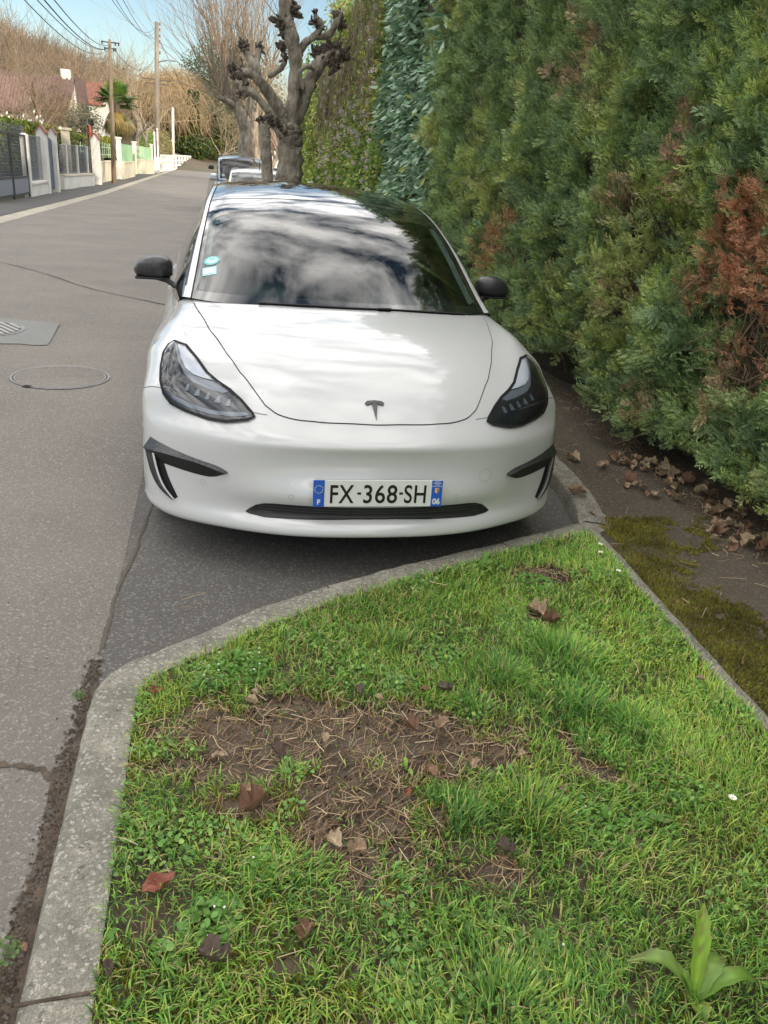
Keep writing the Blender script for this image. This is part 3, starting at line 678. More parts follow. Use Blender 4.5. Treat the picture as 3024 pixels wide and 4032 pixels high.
KERBM = concrete('kerb_concrete', (.20, .19, .155), (.46, .43, .35), (.66, .62, .54))
SOIL = mat('soil', (.050, .036, .026), .95, c2=(.125, .095, .068), scale=22, bump=.01, bscale=70)
LAWNB = mat('lawn_soil', (.060, .043, .030), .95, c2=(.135, .10, .07), scale=14, bump=.01, bscale=60)
GUTM = mat('gutter_concrete', (.42, .38, .30), .85, c2=(.30, .27, .22), scale=3, bump=.004)
def sheet(name, xs, ys, zf, m, kind='structure', jit=0):
    nx, ny = len(xs), len(ys); V = [(x, y, zf(x, y)) for y in ys for x in xs]
    F = [(j*nx+i, j*nx+i+1, (j+1)*nx+i+1, (j+1)*nx+i) for j in range(ny-1) for i in range(nx-1)]
    o = link(name, npmesh(name, V, np.array(F), smooth=True), None, [m]); return tag(o, kind=kind)
ysr = [-14, -8, -4, 0, 4, 6, 8, 12, 16, 20, 24, 28, 31, 34, 40, 60, 90, 160]
sheet('ground', [-900, -200, -60, -20, -6, 0, 6, 20, 60, 200, 900], [-900, -200, -14, 4, 14, 24, 34, 60, 160, 1500], lambda x, y: zroad(y)-.03, mat('ground_earth', (.09, .08, .05), .95, c2=(.06, .075, .03), scale=.6, bump=.02, bscale=5))
sheet('road', [-5.0, -3, -1.0], ysr, lambda x, y: zroad(y), ROADM)
sheet('parking_bay', [-1.0, 0, 1.2, 2.2], [-2.4, -1, 0, 1, 4]+ysr[5:], lambda x, y: zroad(y)-.001, BAYM)
sheet('gutter', [-5.42, -5.2, -5.0], ysr, lambda x, y: zroad(y)+.004, GUTM)
sheet('pavement', [-6.6, -6.0, -5.42], ysr, lambda x, y: zroad(y)+.012, PAVEM)
# kerb and verge outlines at kerb-top level
K_OUT = [(-1.00, -4.0), (-.992, -1.7), (-.989, -1.2), (-.988, -.86), (-.982, -.76), (-.955, -.69), (-.905, -.635), (-.829, -.590), (-.66, -.465), (-.495, -.345), (-.24, -.20), (.022, -.073), (.387, .073), (.73, .214), (.924, .29), (1.10, .37)]
K_IN = [(-.86, -4.0), (-.857, -1.7), (-.857, -1.2), (-.857, -.86), (-.853, -.80), (-.84, -.765), (-.82, -.735), (-.78, -.695), (-.64, -.60), (-.45, -.46), (-.213, -.315), (-.002, -.215), (.353, -.062), (.701, .107), (.915, .19), (1.06, .245)]
def kerb(name, out, inn, z0, z1, m, step=.03):
    o_ = resample_n(out, int(sum(math.dist(out[i], out[i+1]) for i in range(len(out)-1))/step)); i_ = resample_n(inn, len(o_))
    V = []; n = len(o_)
    prof = [(0.0, z0), (0.0, z1-.018), (.06, z1-.007), (.16, z1), (.4, z1+.001), (.7, z1), (1.0, z1-.004), (1.0, z0)]
    for a, b in zip(o_, i_):
        for k, (t, z) in enumerate(prof):
            x = a[0]+(b[0]-a[0])*t; y = a[1]+(b[1]-a[1])*t
            dz = (vnoise(x, y, .03, 3)-.5)*.004+(vnoise(x, y, .11, 4)-.5)*.006 if 0 < k < 7 else 0
            e_ = (vnoise(x*1.0, y, .05, 5)-.5)*.008 if k in (1, 2, 6, 7) else 0
            V.append((x+e_*.5, y+e_, z+dz))
    q = len(prof); F = [(i*q+k, (i+1)*q+k, (i+1)*q+k+1, i*q+k+1) for i in range(n-1) for k in range(q-1)]
    b = MB().add(V, F); o = b.build(name, m, None, smooth=True); smooth_angle(o, 55); return tag(o, kind='structure')
kerb('kerb', K_OUT, K_IN, -.05, VZ, KERBM)
kerb('kerb', [(1.10, .37), (1.13, .46), (1.19, .70), (1.225, .95), (1.25, 1.6), (1.27, 4), (1.27, 9)], [(1.22, .33), (1.25, .43), (1.31, .68), (1.345, .94), (1.37, 1.6), (1.39, 4), (1.39, 9)], -.1, VZ+.004, KERBM)
kerb('edging', [(1.085, .28), (1.078, .05), (1.045, -.45), (1.02, -1.0), (.99, -1.7), (.95, -3.2)], [(1.125, .28), (1.118, .05), (1.087, -.45), (1.062, -1.0), (1.035, -1.7), (1.0, -3.2)], 0, VZ+.008, KERBM)
# lawn triangle and path
def inpoly(x, y, P):
    x = np.asarray(x); y = np.asarray(y); c = np.zeros(x.shape, bool); n = len(P); j = n-1
    for i in range(n):
        xi, yi = P[i]; xj, yj = P[j]
        t = ((yi > y) != (yj > y)) & (x < (xj-xi)*(y-yi)/((yj-yi) or 1e-12)+xi); c ^= t; j = i
    return c
LAWN = K_IN+[(1.085, .24), (1.078, .05), (1.045, -.45), (1.02, -1.0), (.99, -1.7), (.93, -4.0)]
def polysheet(name, poly, z, m, step=.05, bump=0.0, kind='structure'):
    P = resample([(float(a), float(b)) for a, b in poly], step); pts = [Vector(p) for p in P]; n = len(P)
    xs = np.arange(min(p[0] for p in P), max(p[0] for p in P), step); ys = np.arange(min(p[1] for p in P), max(p[1] for p in P), step)
    X, Y = np.meshgrid(xs, ys); ok = inpoly(X, Y, P); O = np.array(P)
    for x, y in zip(X[ok], Y[ok]):
        if ((O-(x, y))**2).sum(1).min() > (step*.5)**2: pts.append(Vector((x, y)))
    vs, es, fs = delaunay_2d_cdt(pts, [(i, (i+1) % n) for i in range(n)], [], 1, 1e-6)[:3]
    V = [(v[0], v[1], z+(float(vnoise(v[0], v[1], .09, 2))-.5)*bump+(float(vnoise(v[0], v[1], .3, 6))-.5)*bump) for v in vs]
    b = MB().add(V, [tuple(f) for f in fs]); o = b.build(name, m, None, smooth=True)
    return tag(o, kind=kind)
polysheet('lawn_ground', LAWN, VZ-.012, LAWNB, .05, .012)
polysheet('path', [(1.12, .28), (1.115, .05), (1.085, -.45), (1.06, -1.0), (1.03, -1.7), (.99, -4.0), (3.2, -4), (3.2, 9), (1.38, 9), (1.37, 1.6), (1.33, .94), (1.24, .43)], VZ-.008, PATHM, .12, .008)
sheet('verge', [1.27, 1.8, 3.2], [9, 12, 16, 20, 24, 30, 40, 60, 90], lambda x, y: zroad(y)+.03, SOIL)
polysheet('kerb', [(1.04, .235), (1.09, .375), (1.125, .475), (1.27, .46), (1.235, .31), (1.13, .24)], VZ-.0045, KERBM, .03, .003)
for x, y, rz, L_ in ((-.925, -1.73, R(3), .14), (-.20, -.235, R(118), .13), (.62, .13, R(112), .11), (-.925, -2.75, 0, .14)):
    b = MB().box((x, y, VZ+.0005), (L_, .007, .004), rz=rz); tag(b.build('kerb_joint', SOIL), kind='structure')
polysheet('soil_seam', [(-1.001, -3.2), (-1.0, -1.2), (-.997, -.8), (-.99, -.66), (-1.003, -.56), (-1.012, -.60), (-1.02, -.75), (-1.03, -.98), (-1.062, -1.01), (-1.058, -1.10), (-1.045, -1.25), (-1.052, -1.4), (-1.06, -1.55), (-1.09, -1.7), (-1.12, -3.2)], .0035, SOIL, .02, .006)
# worn old slab edge, patch and manholes
PATCHM = asphalt('patch_concrete', (.24, .24, .225), (.30, .30, .285), (.34, .33, .31))
polysheet('road_patch', [(-2.75, 5.22), (-2.05, 5.04), (-2.03, 4.75), (-2.0, 4.35), (-1.99, 4.12), (-2.10, 4.09), (-2.2, 4.12), (-2.42, 4.09), (-2.85, 4.2)], .005, PATCHM, .08)
STEEL = mat('worn_steel', (.20, .18, .165), .45, c2=(.30, .28, .26), scale=20, metal=.6)
DARKM = mat('dark_slot', (.01, .008, .007), .9)
def ring(cx, cy, r0, r1, z, n=64):
    V = [(cx+r_*math.cos(2*math.pi*k/n), cy+r_*math.sin(2*math.pi*k/n), z) for r_ in (r0, r1) for k in range(n)]
    return V, [(k, (k+1) % n, n+(k+1) % n, n+k) for k in range(n)]
mc = empty('manhole_cover', (-1.72, 3.10, 0), 0, 'large round manhole cover filled with asphalt, between the car and the concrete patch', 'manhole cover', None)
b = MB(); b.add(*ring(0, 0, .320, .336, .006)); b.build('frame_ring', STEEL, mc)
b = MB(); b.add(*ring(0, 0, .312, .320, .004)); b.build('joint', DARKM, mc)
b = MB(); b.add(*ring(0, 0, .302, .312, .006)); b.build('lid_ring', STEEL, mc)
b = MB(); V, F = ring(0, 0, .0005, .302, .005); b.add(V, F); b.build('lid', ROADM, mc)
b = MB(); b.box((-.17, -.285, .007), (.05, .045, .003), rz=R(-30)); b.build('lifting_slot', DARKM, mc)
gc = empty('round_grate', (-2.62, 4.66, 0), 0, 'round ribbed iron grate set in the pale concrete patch', 'grate')
b = MB(); b.add(*ring(0, 0, .31, .34, .009)); b.build('frame_ring', STEEL, gc)
b = MB(); b.add(*ring(0, 0, .001, .31, .007)); b.build('lid', mat('lid_iron', (.085, .08, .075), .6, metal=.3), gc)
b = MB()
for k in range(11):
    x = -.28+k*.056; hl = math.sqrt(max(.30**2-x*x, .001)); b.box((x*.82+0, x*.57, .010), (.028, 2*hl*.98, .004), rz=R(35))
b.build('rib', mat('rib_iron', (.30, .285, .265), .5, c2=(.38, .36, .33), scale=20), gc)
# cracks in the road
def crack(pts, wd, z=.0045, name='road_crack', m=DARKM):
    P = catmull(pts, 10); V = []
    for i, p in enumerate(P):
        a = np.array(P[max(i-1, 0)]); c = np.array(P[min(i+1, len(P)-1)]); t = (c-a)/np.linalg.norm(c-a); s = np.array((-t[1], t[0]))
        j = (rng.random()-.5)*.6*wd; w2 = wd*(.4+rng.random())
        for q in (-1, 1): V.append((p[0]+s[0]*(j+q*w2/2), p[1]+s[1]*(j+q*w2/2), z+zroad(p[1])))
    F = [(2*i, 2*i+1, 2*i+3, 2*i+2) for i in range(len(P)-1)]
    return tag(link(name, npmesh(name, V, np.array(F)), None, [m]), kind='structure')
CRM = mat('crack_fill', (.060, .052, .045), .95)
SEAMD = mat('seam_dirt', (.10, .085, .066), .95)
crack([(-4.9, 10.4), (-3.55, 9.36), (-2.7, 8.3), (-2.06, 7.34), (-1.05, 6.35)], .022, m=CRM)
crack([(-.93, .75), (-.96, .3), (-1.0, -.05), (-1.005, -.3), (-1.01, -.47)], .013, m=SEAMD, z=.003)
crack([(-.93, 1.6), (-.91, 1.1), (-.93, .75)], .013, m=SEAMD, z=.003)
crack([(-1.5, -1.0), (-1.25, -.975), (-1.10, -1.0), (-1.06, -1.05)], .02, m=SOIL, z=.003)
crack([(-4.9, 15.5), (-3, 17.6), (-.9, 18.9)], .03, m=mat('crack_pale', (.26, .24, .22), .9))
crack([(-4.9, 19.5), (-3, 21.2), (-.9, 21.8)], .03, m=CRM)

# ------------------------------------------------------------ scatter tools
def scatter_mesh(name, tV, tF, pos, fr, scale, col, parent=None, m=None, tcol=None, smooth=False):
    """copy a template (tV, tF) n times into one mesh; fr (n,3,3) columns are the local axes"""
    tV = np.asarray(tV, float); n = len(pos); k = len(tV)
    V = np.einsum('nij,kj->nki', fr, tV)*np.asarray(scale)[:, None, None]+np.asarray(pos)[:, None, :]
    tFs = tF if isinstance(tF, list) and isinstance(tF[0], np.ndarray) else [np.asarray(tF)]
    Fs = [(f[None]+(np.arange(n)*k)[:, None, None]).reshape(-1, f.shape[1]) for f in tFs]
    C = np.repeat(np.asarray(col)[:, None, :], k, 1)
    if tcol is not None: C = C*np.asarray(tcol)[None, :, None] if np.ndim(tcol) == 1 else C*np.asarray(tcol)[None]
    return link(name, npmesh(name, V.reshape(-1, 3), Fs, smooth=smooth, colors=C.reshape(-1, 3)), parent, [m])
def frames(d, up_jit):
    """frames whose Y column is d; X column roughly along up_jit x d"""
    d = d/np.linalg.norm(d, axis=1, keepdims=True); x = np.cross(up_jit, d); x /= np.linalg.norm(x, axis=1, keepdims=True)+1e-9
    return np.stack([x, d, np.cross(x, d)], 2)
GRASSM = mat('grass_blades', (.1, .2, .03), .5, vcol=True, transl=.35, spec=.2)
LEAFM = mat('leaf', (.1, .2, .03), .45, vcol=True, transl=.25, spec=.4)
DRYM = mat('dry_plant', (.2, .12, .06), .8, vcol=True, spec=.2)

# ------------------------------------------------------------ grass
BARE = [(-.42, -1.02, .38, .17), (-.10, -1.08, .30, .17), (-.26, -1.32, .17, .22), (.05, -1.15, .15, .11), (.72, -.17, .13, .09), (.42, -1.27, .05, .04), (.0, -1.56, .07, .04), (.55, -.48, .05, .04), (-.55, -1.28, .08, .04), (-.5, -1.72, .05, .02), (.36, -1.20, .03, .08)]
def bare(x, y):
    d = np.full(np.shape(x), 9.0)
    for cx, cy, rx, ry in BARE: d = np.minimum(d, np.hypot((x-cx)/rx, (y-cy)/ry))
    return np.clip((d+(vnoise(x, y, .06, 8)-.5)*.9-.75)/.5, 0, 1)      # 0 = bare soil
TUFT = [(.27, -.83, .09), (-.05, -1.40, .09), (.15, -1.40, .11), (.13, -.97, .06), (-.05, -.61, .08), (-.10, -1.86, .10), (.55, -.75, .14), (.45, -1.0, .12), (.6, -1.1, .1)]
def grass(n):
    x = rng.uniform(-.9, 1.1, n); y = rng.uniform(-2.25, .26, n)
    ok = inpoly(x, y, LAWN); x = x[ok]; y = y[ok]
    br = bare(x, y); t = np.zeros(len(x))
    for cx, cy, r_ in TUFT: t = np.maximum(t, np.exp(-((x-cx)**2+(y-cy)**2)/(r_*r_)))
    patch_ = vnoise(x, y, .12, 11); keep = rng.random(len(x)) < (.05+.95*br)*(.22+.80*patch_+.4*t)
    x, y, t, br, patch_ = [a[keep] for a in (x, y, t, br, patch_)]; n = len(x)
    L = (.018+.030*rng.random(n)**1.5+.014*vnoise(x, y, .2, 12)+.030*t*rng.random(n))*(.55+.45*br)
    edge = np.clip((-.30+.75*x-y)/.1, 0, 1)
    az = rng.uniform(0, 2*np.pi, n)+0; lean = rng.uniform(.45, 1.40, n)-.30*t
    flow = vnoise(x, y, .35, 13)*6.28; az = np.where(rng.random(n) < .45, flow+rng.normal(0, .5, n), az)
    # grass at tuft edges fans out from the middle
    for cx, cy, r_ in TUFT:
        mk = ((x-cx)**2+(y-cy)**2 < (1.1*r_)**2) & (rng.random(n) < .5); az[mk] = np.arctan2(y[mk]-cy, x[mk]-cx)+rng.normal(0, .3, mk.sum())
    wd = .0009+.0013*rng.random(n)
    d = np.stack([np.cos(az), np.sin(az), 0*az], 1); s = np.stack([-np.sin(az), np.cos(az), 0*az], 1); up = np.array([0, 0, 1.])
    P0 = np.stack([x, y, np.full(n, VZ-.010)], 1); P0[:, 2] += .006*(vnoise(x, y, .3, 6)-.5)
    rows = []
    ang = lean[:, None]*np.array([.25, .8, 1.25]); q = P0; w_s = [1.0, 1.0, .7, .04]; k = 0
    pts = [P0]
    for j in range(3):
        q = q+(d*np.sin(ang[:, j:j+1])+up*np.cos(ang[:, j:j+1]))*(L/3*(1.2 if j == 0 else 1))[:, None]; pts.append(q)
    V = np.empty((n, 8, 3)); 
    for j, p in enumerate(pts):
        V[:, 2*j] = p-s*(wd*w_s[j])[:, None]; V[:, 2*j+1] = p+s*(wd*w_s[j])[:, None]
    F = np.array([[0, 1, 3, 2], [2, 3, 5, 4], [4, 5, 7, 6]]); F = (F[None]+(np.arange(n)*8)[:, None, None]).reshape(-1, 4)
    G = np.array([[.25, .46, .075], [.33, .55, .12], [.46, .55, .12], [.13, .29, .075], [.54, .49, .19], [.55, .44, .25]])
    zone = vnoise(x, y, .25, 14); pr = np.stack([.28+0*x, .20+.2*(x > .2), .14+.45*(zone > .58)+.25*(x > .75), .20+.9*t+.25*(zone < .4), .09+.06*(1-br), .09+.30*(1-br)], 1)
    pr /= pr.sum(1, keepdims=True); ci = (rng.random(n)[:, None] > np.cumsum(pr, 1)).sum(1).clip(0, 5)
    c = G[ci]*(.75+.5*rng.random(n))[:, None]
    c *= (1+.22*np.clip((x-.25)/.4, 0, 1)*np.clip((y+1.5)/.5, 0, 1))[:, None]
    C = np.repeat(c[:, None], 8, 1)*np.array([.7, .7, .85, .85, 1.05, 1.05, 1.2, 1.2])[None, :, None]  # shade at the blade foot put into the colour, brighter towards the tip
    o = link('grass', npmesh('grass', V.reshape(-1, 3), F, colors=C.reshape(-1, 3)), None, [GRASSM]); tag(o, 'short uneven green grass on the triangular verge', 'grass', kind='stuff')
grass(190000)
# moss cushions: low dense yellow-green fuzz between the blades and on the path
def fuzz(name, n, fx, zf, cols, lab, cat, hmax=.010):
    x, y = fx(n); n = len(x); az = rng.uniform(0, 6.28, n); L = hmax*(.4+rng.random(n)); lean = rng.uniform(.2, 1.0, n)
    d = np.stack([np.cos(az)*np.sin(lean), np.sin(az)*np.sin(lean), np.cos(lean)], 1); s = np.stack([-np.sin(az), np.cos(az), 0*az], 1)*.0022
    P = np.stack([x, y, zf(x, y)], 1); V = np.stack([P-s, P+s, P+d*L[:, None]], 1)
    F = np.arange(n*3).reshape(-1, 3); c = np.array(cols)[rng.integers(0, len(cols), n)]*(.7+.6*rng.random(n))[:, None]
    z_ = vnoise(x, y, .1, 21)[:, None]; c = c*(.6+.8*z_)
    o = link(name, npmesh(name, V.reshape(-1, 3), F, colors=np.repeat(c, 3, 0)), None, [GRASSM]); tag(o, lab, cat, kind='stuff')
def mossband(n):
    x = rng.uniform(1.03, 1.95, n); y = rng.uniform(-2.1, .42, n); e = 1.07+.035*(y+1)+.06*(y > .1)
    w_ = .42+.10*np.sin(y*5)+.25*(vnoise(x, y, .2, 31)-.5); d = (x-e)/w_
    k = (d > 0) & (d+(vnoise(x, y, .07, 32)-.5)*1.0+(vnoise(x, y, .022, 35)-.5)*.5 < .9); return x[k], y[k]
fuzz('moss', 150000, mossband, lambda x, y: VZ-.010+.006*vnoise(x, y, .05, 33), [(.21, .23, .035), (.28, .29, .04), (.15, .15, .03), (.24, .15, .05)], 'olive green moss spreading over the dark path beside the hedge', 'moss', .013)
def lawnmoss(n):
    x = rng.uniform(-.87, 1.08, n); y = rng.uniform(-2.1, .24, n); k = inpoly(x, y, LAWN) & (vnoise(x, y, .14, 41) > .50) & (bare(x, y) > .25); return x[k], y[k]
fuzz('moss', 120000, lawnmoss, lambda x, y: VZ-.012+.004*vnoise(x, y, .05, 33), [(.22, .26, .02), (.32, .30, .03), (.16, .20, .02)], 'yellow green moss between the grass blades on the verge', 'moss', .016)
# dry pine needles and stalks
def needles(name, n, fx, z, lab, cat, L0=.035, L1=.08, w_=.00075):
    x, y = fx(n); n = len(x); az = rng.uniform(0, 6.28, n); az = np.where(rng.random(n) < .5, rng.normal(.5, .5, n), az); L = rng.uniform(L0, L1, n); cur = rng.normal(0, .25, n)
    V = np.empty((n, 6, 3)); z0 = z+rng.uniform(0, .014, n); tilt = rng.normal(0, .12, n)
    for j, t in enumerate((-.5, 0, .5)):
        a = az+cur*t*1.5; px_ = x+np.cos(a)*L*t; py_ = y+np.sin(a)*L*t; pz = z0+tilt*L*t+.003
        V[:, 2*j] = np.stack([px_-np.sin(az)*w_, py_+np.cos(az)*w_, pz], 1); V[:, 2*j+1] = np.stack([px_+np.sin(az)*w_, py_-np.cos(az)*w_, pz+.001], 1)
    F = (np.array([[0, 1, 3, 2], [2, 3, 5, 4]])[None]+(np.arange(n)*6)[:, None, None]).reshape(-1, 4)
    c = np.array([(.40, .28, .17), (.29, .18, .10), (.50, .40, .25), (.19, .11, .07)])[rng.integers(0, 4, n)]*(.8+.4*rng.random(n))[:, None]
    o = link(name, npmesh(name, V.reshape(-1, 3), F, colors=np.repeat(c, 6, 0)), None, [DRYM]); tag(o, lab, cat, kind='stuff')
def bareP(n):
    x = rng.uniform(-.85, .95, n); y = rng.uniform(-1.7, 0, n); k = inpoly(x, y, LAWN) & (bare(x, y) < .75); return x[k], y[k]
needles('dry_needles', 13000, bareP, VZ-.010, 'brown pine needles and dead stalks on the bare soil of the verge', 'pine needles')
def allP(n):
    x = rng.uniform(-.85, 1.05, n); y = rng.uniform(-2.1, .2, n); k = inpoly(x, y, LAWN); return x[k], y[k]
needles('dry_needles', 420, allP, VZ+.012, 'scattered straw coloured stalks lying in the grass', 'dry stalks')
def pathP(n):
    x = rng.uniform(1.1, 2.0, n); y = rng.uniform(-1.9, 1.6, n); return x, y
needles('dry_needles', 260, pathP, VZ-.006, 'fine dead twigs strewn over the dark path', 'twigs', .03, .12, .0009)
def roadP(n): return rng.uniform(-1.5, -.5, n), rng.uniform(-1.6, .9, n)
needles('dry_needles', 26, roadP, .0, 'single pine needles lying on the grey road', 'pine needles', .05, .10, .0010)
def litterP(n):
    y = rng.uniform(-1.2, 3, n); x = 1.93+rng.normal(0, .10, n)-.08*(y < 0.3); return x, y
needles('dry_needles', 1500, litterP, VZ-.006, 'brown litter of needles gathered under the hedge', 'litter', .02, .07, .001)
def crumbs(name, n, fx, z, cols, s0, s1, lab, cat, kind='stuff', m=None):
    x, y = fx(n); n = len(x); T = np.array([(-1, -1, 0), (1, -.8, 0), (.9, 1, 0), (-.8, .9, 0), (0, 0, 1.1)], float); Fq = np.array([[0, 1, 4], [1, 2, 4], [2, 3, 4], [3, 0, 4]])
    a = rng.uniform(0, 6.28, n); fr = np.zeros((n, 3, 3)); fr[:, 0, 0] = np.cos(a); fr[:, 1, 0] = np.sin(a); fr[:, 0, 1] = -np.sin(a); fr[:, 1, 1] = np.cos(a); fr[:, 2, 2] = 1
    o = scatter_mesh(name, T, Fq, np.stack([x, y, np.full(n, z)], 1), fr, rng.uniform(s0, s1, n), np.array(cols)[rng.integers(0, len(cols), n)]*(.7+.6*rng.random(n))[:, None], None, m or DRYM)
    tag(o, lab, cat, kind=kind)
crumbs('soil_crumbs', 9000, bareP, VZ-.010, [(.05, .034, .024), (.09, .066, .046), (.03, .021, .016)], .002, .006, 'dark soil crumbs on the bare patch of the verge', 'soil')
def seamP(n): 
    y = rng.uniform(-2, -.5, n); return -1.022-.012*(y < -.9)+rng.normal(0, .011, n)-.010*(y < -1.4), y
crumbs('soil_crumbs', 1800, seamP, .004, [(.05, .034, .024), (.08, .06, .042), (.10, .09, .08)], .002, .005, 'dark soil crumbs in the gap beside the kerb', 'soil')
def gritP(n):
    x = rng.uniform(-2.2, .8, n); y = rng.uniform(-1.7, 3, n); k = (y > -.25+x*.5) | (x < -1.05); return x[k], y[k]
crumbs('grit', 700, gritP, .001, [(.10, .09, .08), (.32, .30, .27), (.06, .05, .045)], .0012, .0035, 'loose grit on the grey road', 'grit')

# ------------------------------------------------------------ leaves, weeds, flowers
def leaf_mesh(name, kind, seed, col, curl):
    r_ = np.random.default_rng(seed); nu, nv = 13, 9; V = []; 
    for i in range(nu):
        t = i/(nu-1)
        if kind == 'oval': w_ = math.sin(math.pi*min(t*.96+.02, 1))**.7*.30
        else: w_ = (.38*math.sin(math.pi*(t*.93+.05))**.5)*(1+.22*math.cos(t*9+seed)+.16*math.sin(t*17+seed*2))
        for j in range(nv):
            s = (j/(nv-1)-.5)*2; x = s*w_; y = (t-.5)*1.0
            z = curl*(abs(s)**1.6*w_*1.6)+curl*.5*(t-.5)**2+.07*math.sin(6*x+8*y+seed)+.05*math.sin(17*x-11*y+seed*2)+.008*r_.normal()
            V.append((x*(1+.10*math.sin(t*31+seed)*(abs(s) > .9))+.005*r_.normal(), y+.12*abs(s)*w_+.005*r_.normal(), z+.06))
    F = [(i*nv+j, i*nv+j+1, (i+1)*nv+j+1, (i+1)*nv+j) for i in range(nu-1) for j in range(nv-1)]
    C = np.array([np.array(col)*(.75+.5*r_.random())*(1.35 if (k % nv) == nv//2 else .72 if r_.random() < .12 else 1) for k in range(len(V))])
    me = npmesh(name, V, np.array(F), smooth=True, colors=C); me.materials.append(DRYLEAF); return me
DRYLEAF = mat('dead_leaf', (.3, .2, .1), .65, vcol=True, transl=.12, spec=.3)
LCOL = {'tan': (.33, .23, .15), 'brown': (.22, .125, .08), 'red': (.24, .085, .055), 'dark': (.10, .07, .055), 'pale': (.42, .32, .21)}
LM = {(k, c): leaf_mesh('dead_leaf', k, i*7+3, LCOL[c], .5+.4*(i % 3)) for i, (k, c) in enumerate([('oval', 'tan'), ('lobed', 'tan'), ('lobed', 'brown'), ('oval', 'red'), ('lobed', 'dark'), ('oval', 'pale'), ('oval', 'brown'), ('lobed', 'pale'), ('oval', 'dark')])}
def leaf(x, y, z, kc, size, rz, lab, group=None, tx=0.0, ty=0.0):
    o = bpy.data.objects.new('dead_leaf', LM[kc]); COL.objects.link(o); o.location = (x, y, z); o.rotation_euler = (tx, ty, rz); o.scale = (size*.88, size*.88, size*.75)
    return tag(o, lab, 'leaf', group)
zl = VZ+.010
for x, y, kc, s, rz, lab in [
    (-.75, -1.51, ('oval', 'red'), .085, 1.9, 'dark red dead leaf lying in the grass near the left kerb'),
    (-.54, -1.31, ('lobed', 'brown'), .085, -.9, 'large crumpled brown leaf on the grass left of the bare soil'),
    (-.55, -1.245, ('oval', 'tan'), .055, 1.4, 'pale tan leaf just above the large crumpled brown leaf'),
    (.54, -.47, ('lobed', 'tan'), .10, .3, 'big torn brown leaf on the grass in front of the car'),
    (.56, -.53, ('lobed', 'brown'), .07, 1.5, 'small brown leaf touching the big torn leaf on the grass'),
    (-.53, -.90, ('oval', 'pale'), .045, 1.2, 'pale oval leaf at the top left of the bare soil'),
    (-.52, -.86, ('oval', 'pale'), .03, .7, 'tiny cream leaf under the left clump of weeds'),
    (-.80, -.82, ('oval', 'red'), .05, 2.2, 'reddish leaf by the rounded kerb corner'),
    (-.08, -1.06, ('lobed', 'brown'), .06, .4, 'curled brown leaf in the dry needles, middle of the bare soil'),
    (.01, -1.06, ('lobed', 'tan'), .055, 2.0, 'pinkish tan leaf at the right end of the bare soil'),
    (-.07, -1.235, ('oval', 'brown'), .060, .2, 'orange brown upright leaf beside the dark grass tuft'),
    (-.15, -1.30, ('oval', 'red'), .030, 2.6, 'small rusty leaf left of the orange brown upright leaf'),
    (-.36, -1.44, ('lobed', 'pale'), .055, .5, 'straw coloured leaf at the lower end of the bare soil'),
    (-.31, -1.47, ('lobed', 'tan'), .05, 1.6, 'crumpled tan leaf at the lower end of the bare soil'),
    (.04, -1.51, ('lobed', 'dark'), .05, .9, 'dark leaf below the right grass tuft'),
    (-.64, -1.70, ('lobed', 'dark'), .075, 1.0, 'black brown rotten leaf near the bottom of the lawn'),
    (-.84, -1.70, ('oval', 'dark'), .045, .3, 'small dark leaf against the left kerb at the bottom'),
    (-.45, -1.67, ('lobed', 'brown'), .05, 2.5, 'dull brown leaf half sunk in grass at the bottom'),
    (-.15, -.915, ('oval', 'pale'), .035, .9, 'yellowish leaf beside the small weed on the bare soil'),
    (-.21, -.88, ('lobed', 'dark'), .05, .2, 'dark leaf at the top edge of the bare soil'),
    (.06, -.90, ('lobed', 'dark'), .055, 1.1, 'dark leaf right of the small weed on bare soil'),
    (.00, -.885, ('oval', 'brown'), .04, 1.5, 'brown leaf between the small weed and the dark leaf'),
    (-.47, -1.12, ('lobed', 'dark'), .05, .6, 'dark leaf in the needles on the left of the bare soil'),
    (-.62, -1.12, ('oval', 'tan'), .05, 1.3, 'tan leaf at the left edge of the bare soil'),
    (-.34, -1.08, ('oval', 'pale'), .04, .1, 'straw coloured leaf amid the dry needles'),
    (.26, -1.34, ('oval', 'brown'), .04, .8, 'brown leaf right of the largest grass tuft'),
    (.94, -.91, ('oval', 'pale'), .035, 1.2, 'pale leaf in the grass near the right edging'),
    (.86, -.155, ('oval', 'brown'), .04, .6, 'orange leaf on the dead stalks near the daisies'),
    (.05, -1.22, ('lobed', 'tan'), .045, 2.8, 'small tan leaf in the straw right of the bare soil'),
    (.20, -1.2, ('lobed', 'pale'), .03, 1.8, 'tiny orange leaf beside the big grass tuft')]:
    leaf(x, y, zl+random.uniform(0, .006), kc, s, rz, lab, None, random.uniform(-.25, .25), random.uniform(-.25, .25))
leaf(-.595, -.415, .004, ('lobed', 'brown'), .045, .5, 'wet brown leaf on the asphalt beside the diagonal kerb')
leaf(-1.025, -1.55, .01, ('oval', 'brown'), .03, .5, 'tiny orange leaf in the gap beside the left kerb')
leaf(1.44, 1.23, VZ, ('lobed', 'pale'), .10, .5, 'pale leaf alone on the path beside the front wheel')
leaf(1.215, .68, VZ+.01, ('lobed', 'tan'), .11, 1.2, 'curled brown leaf on the kerb at the car corner')
leaf(1.19, .44, VZ+.01, ('oval', 'tan'), .05, .2, 'thin leaf at the kerb corner below the curled leaf')
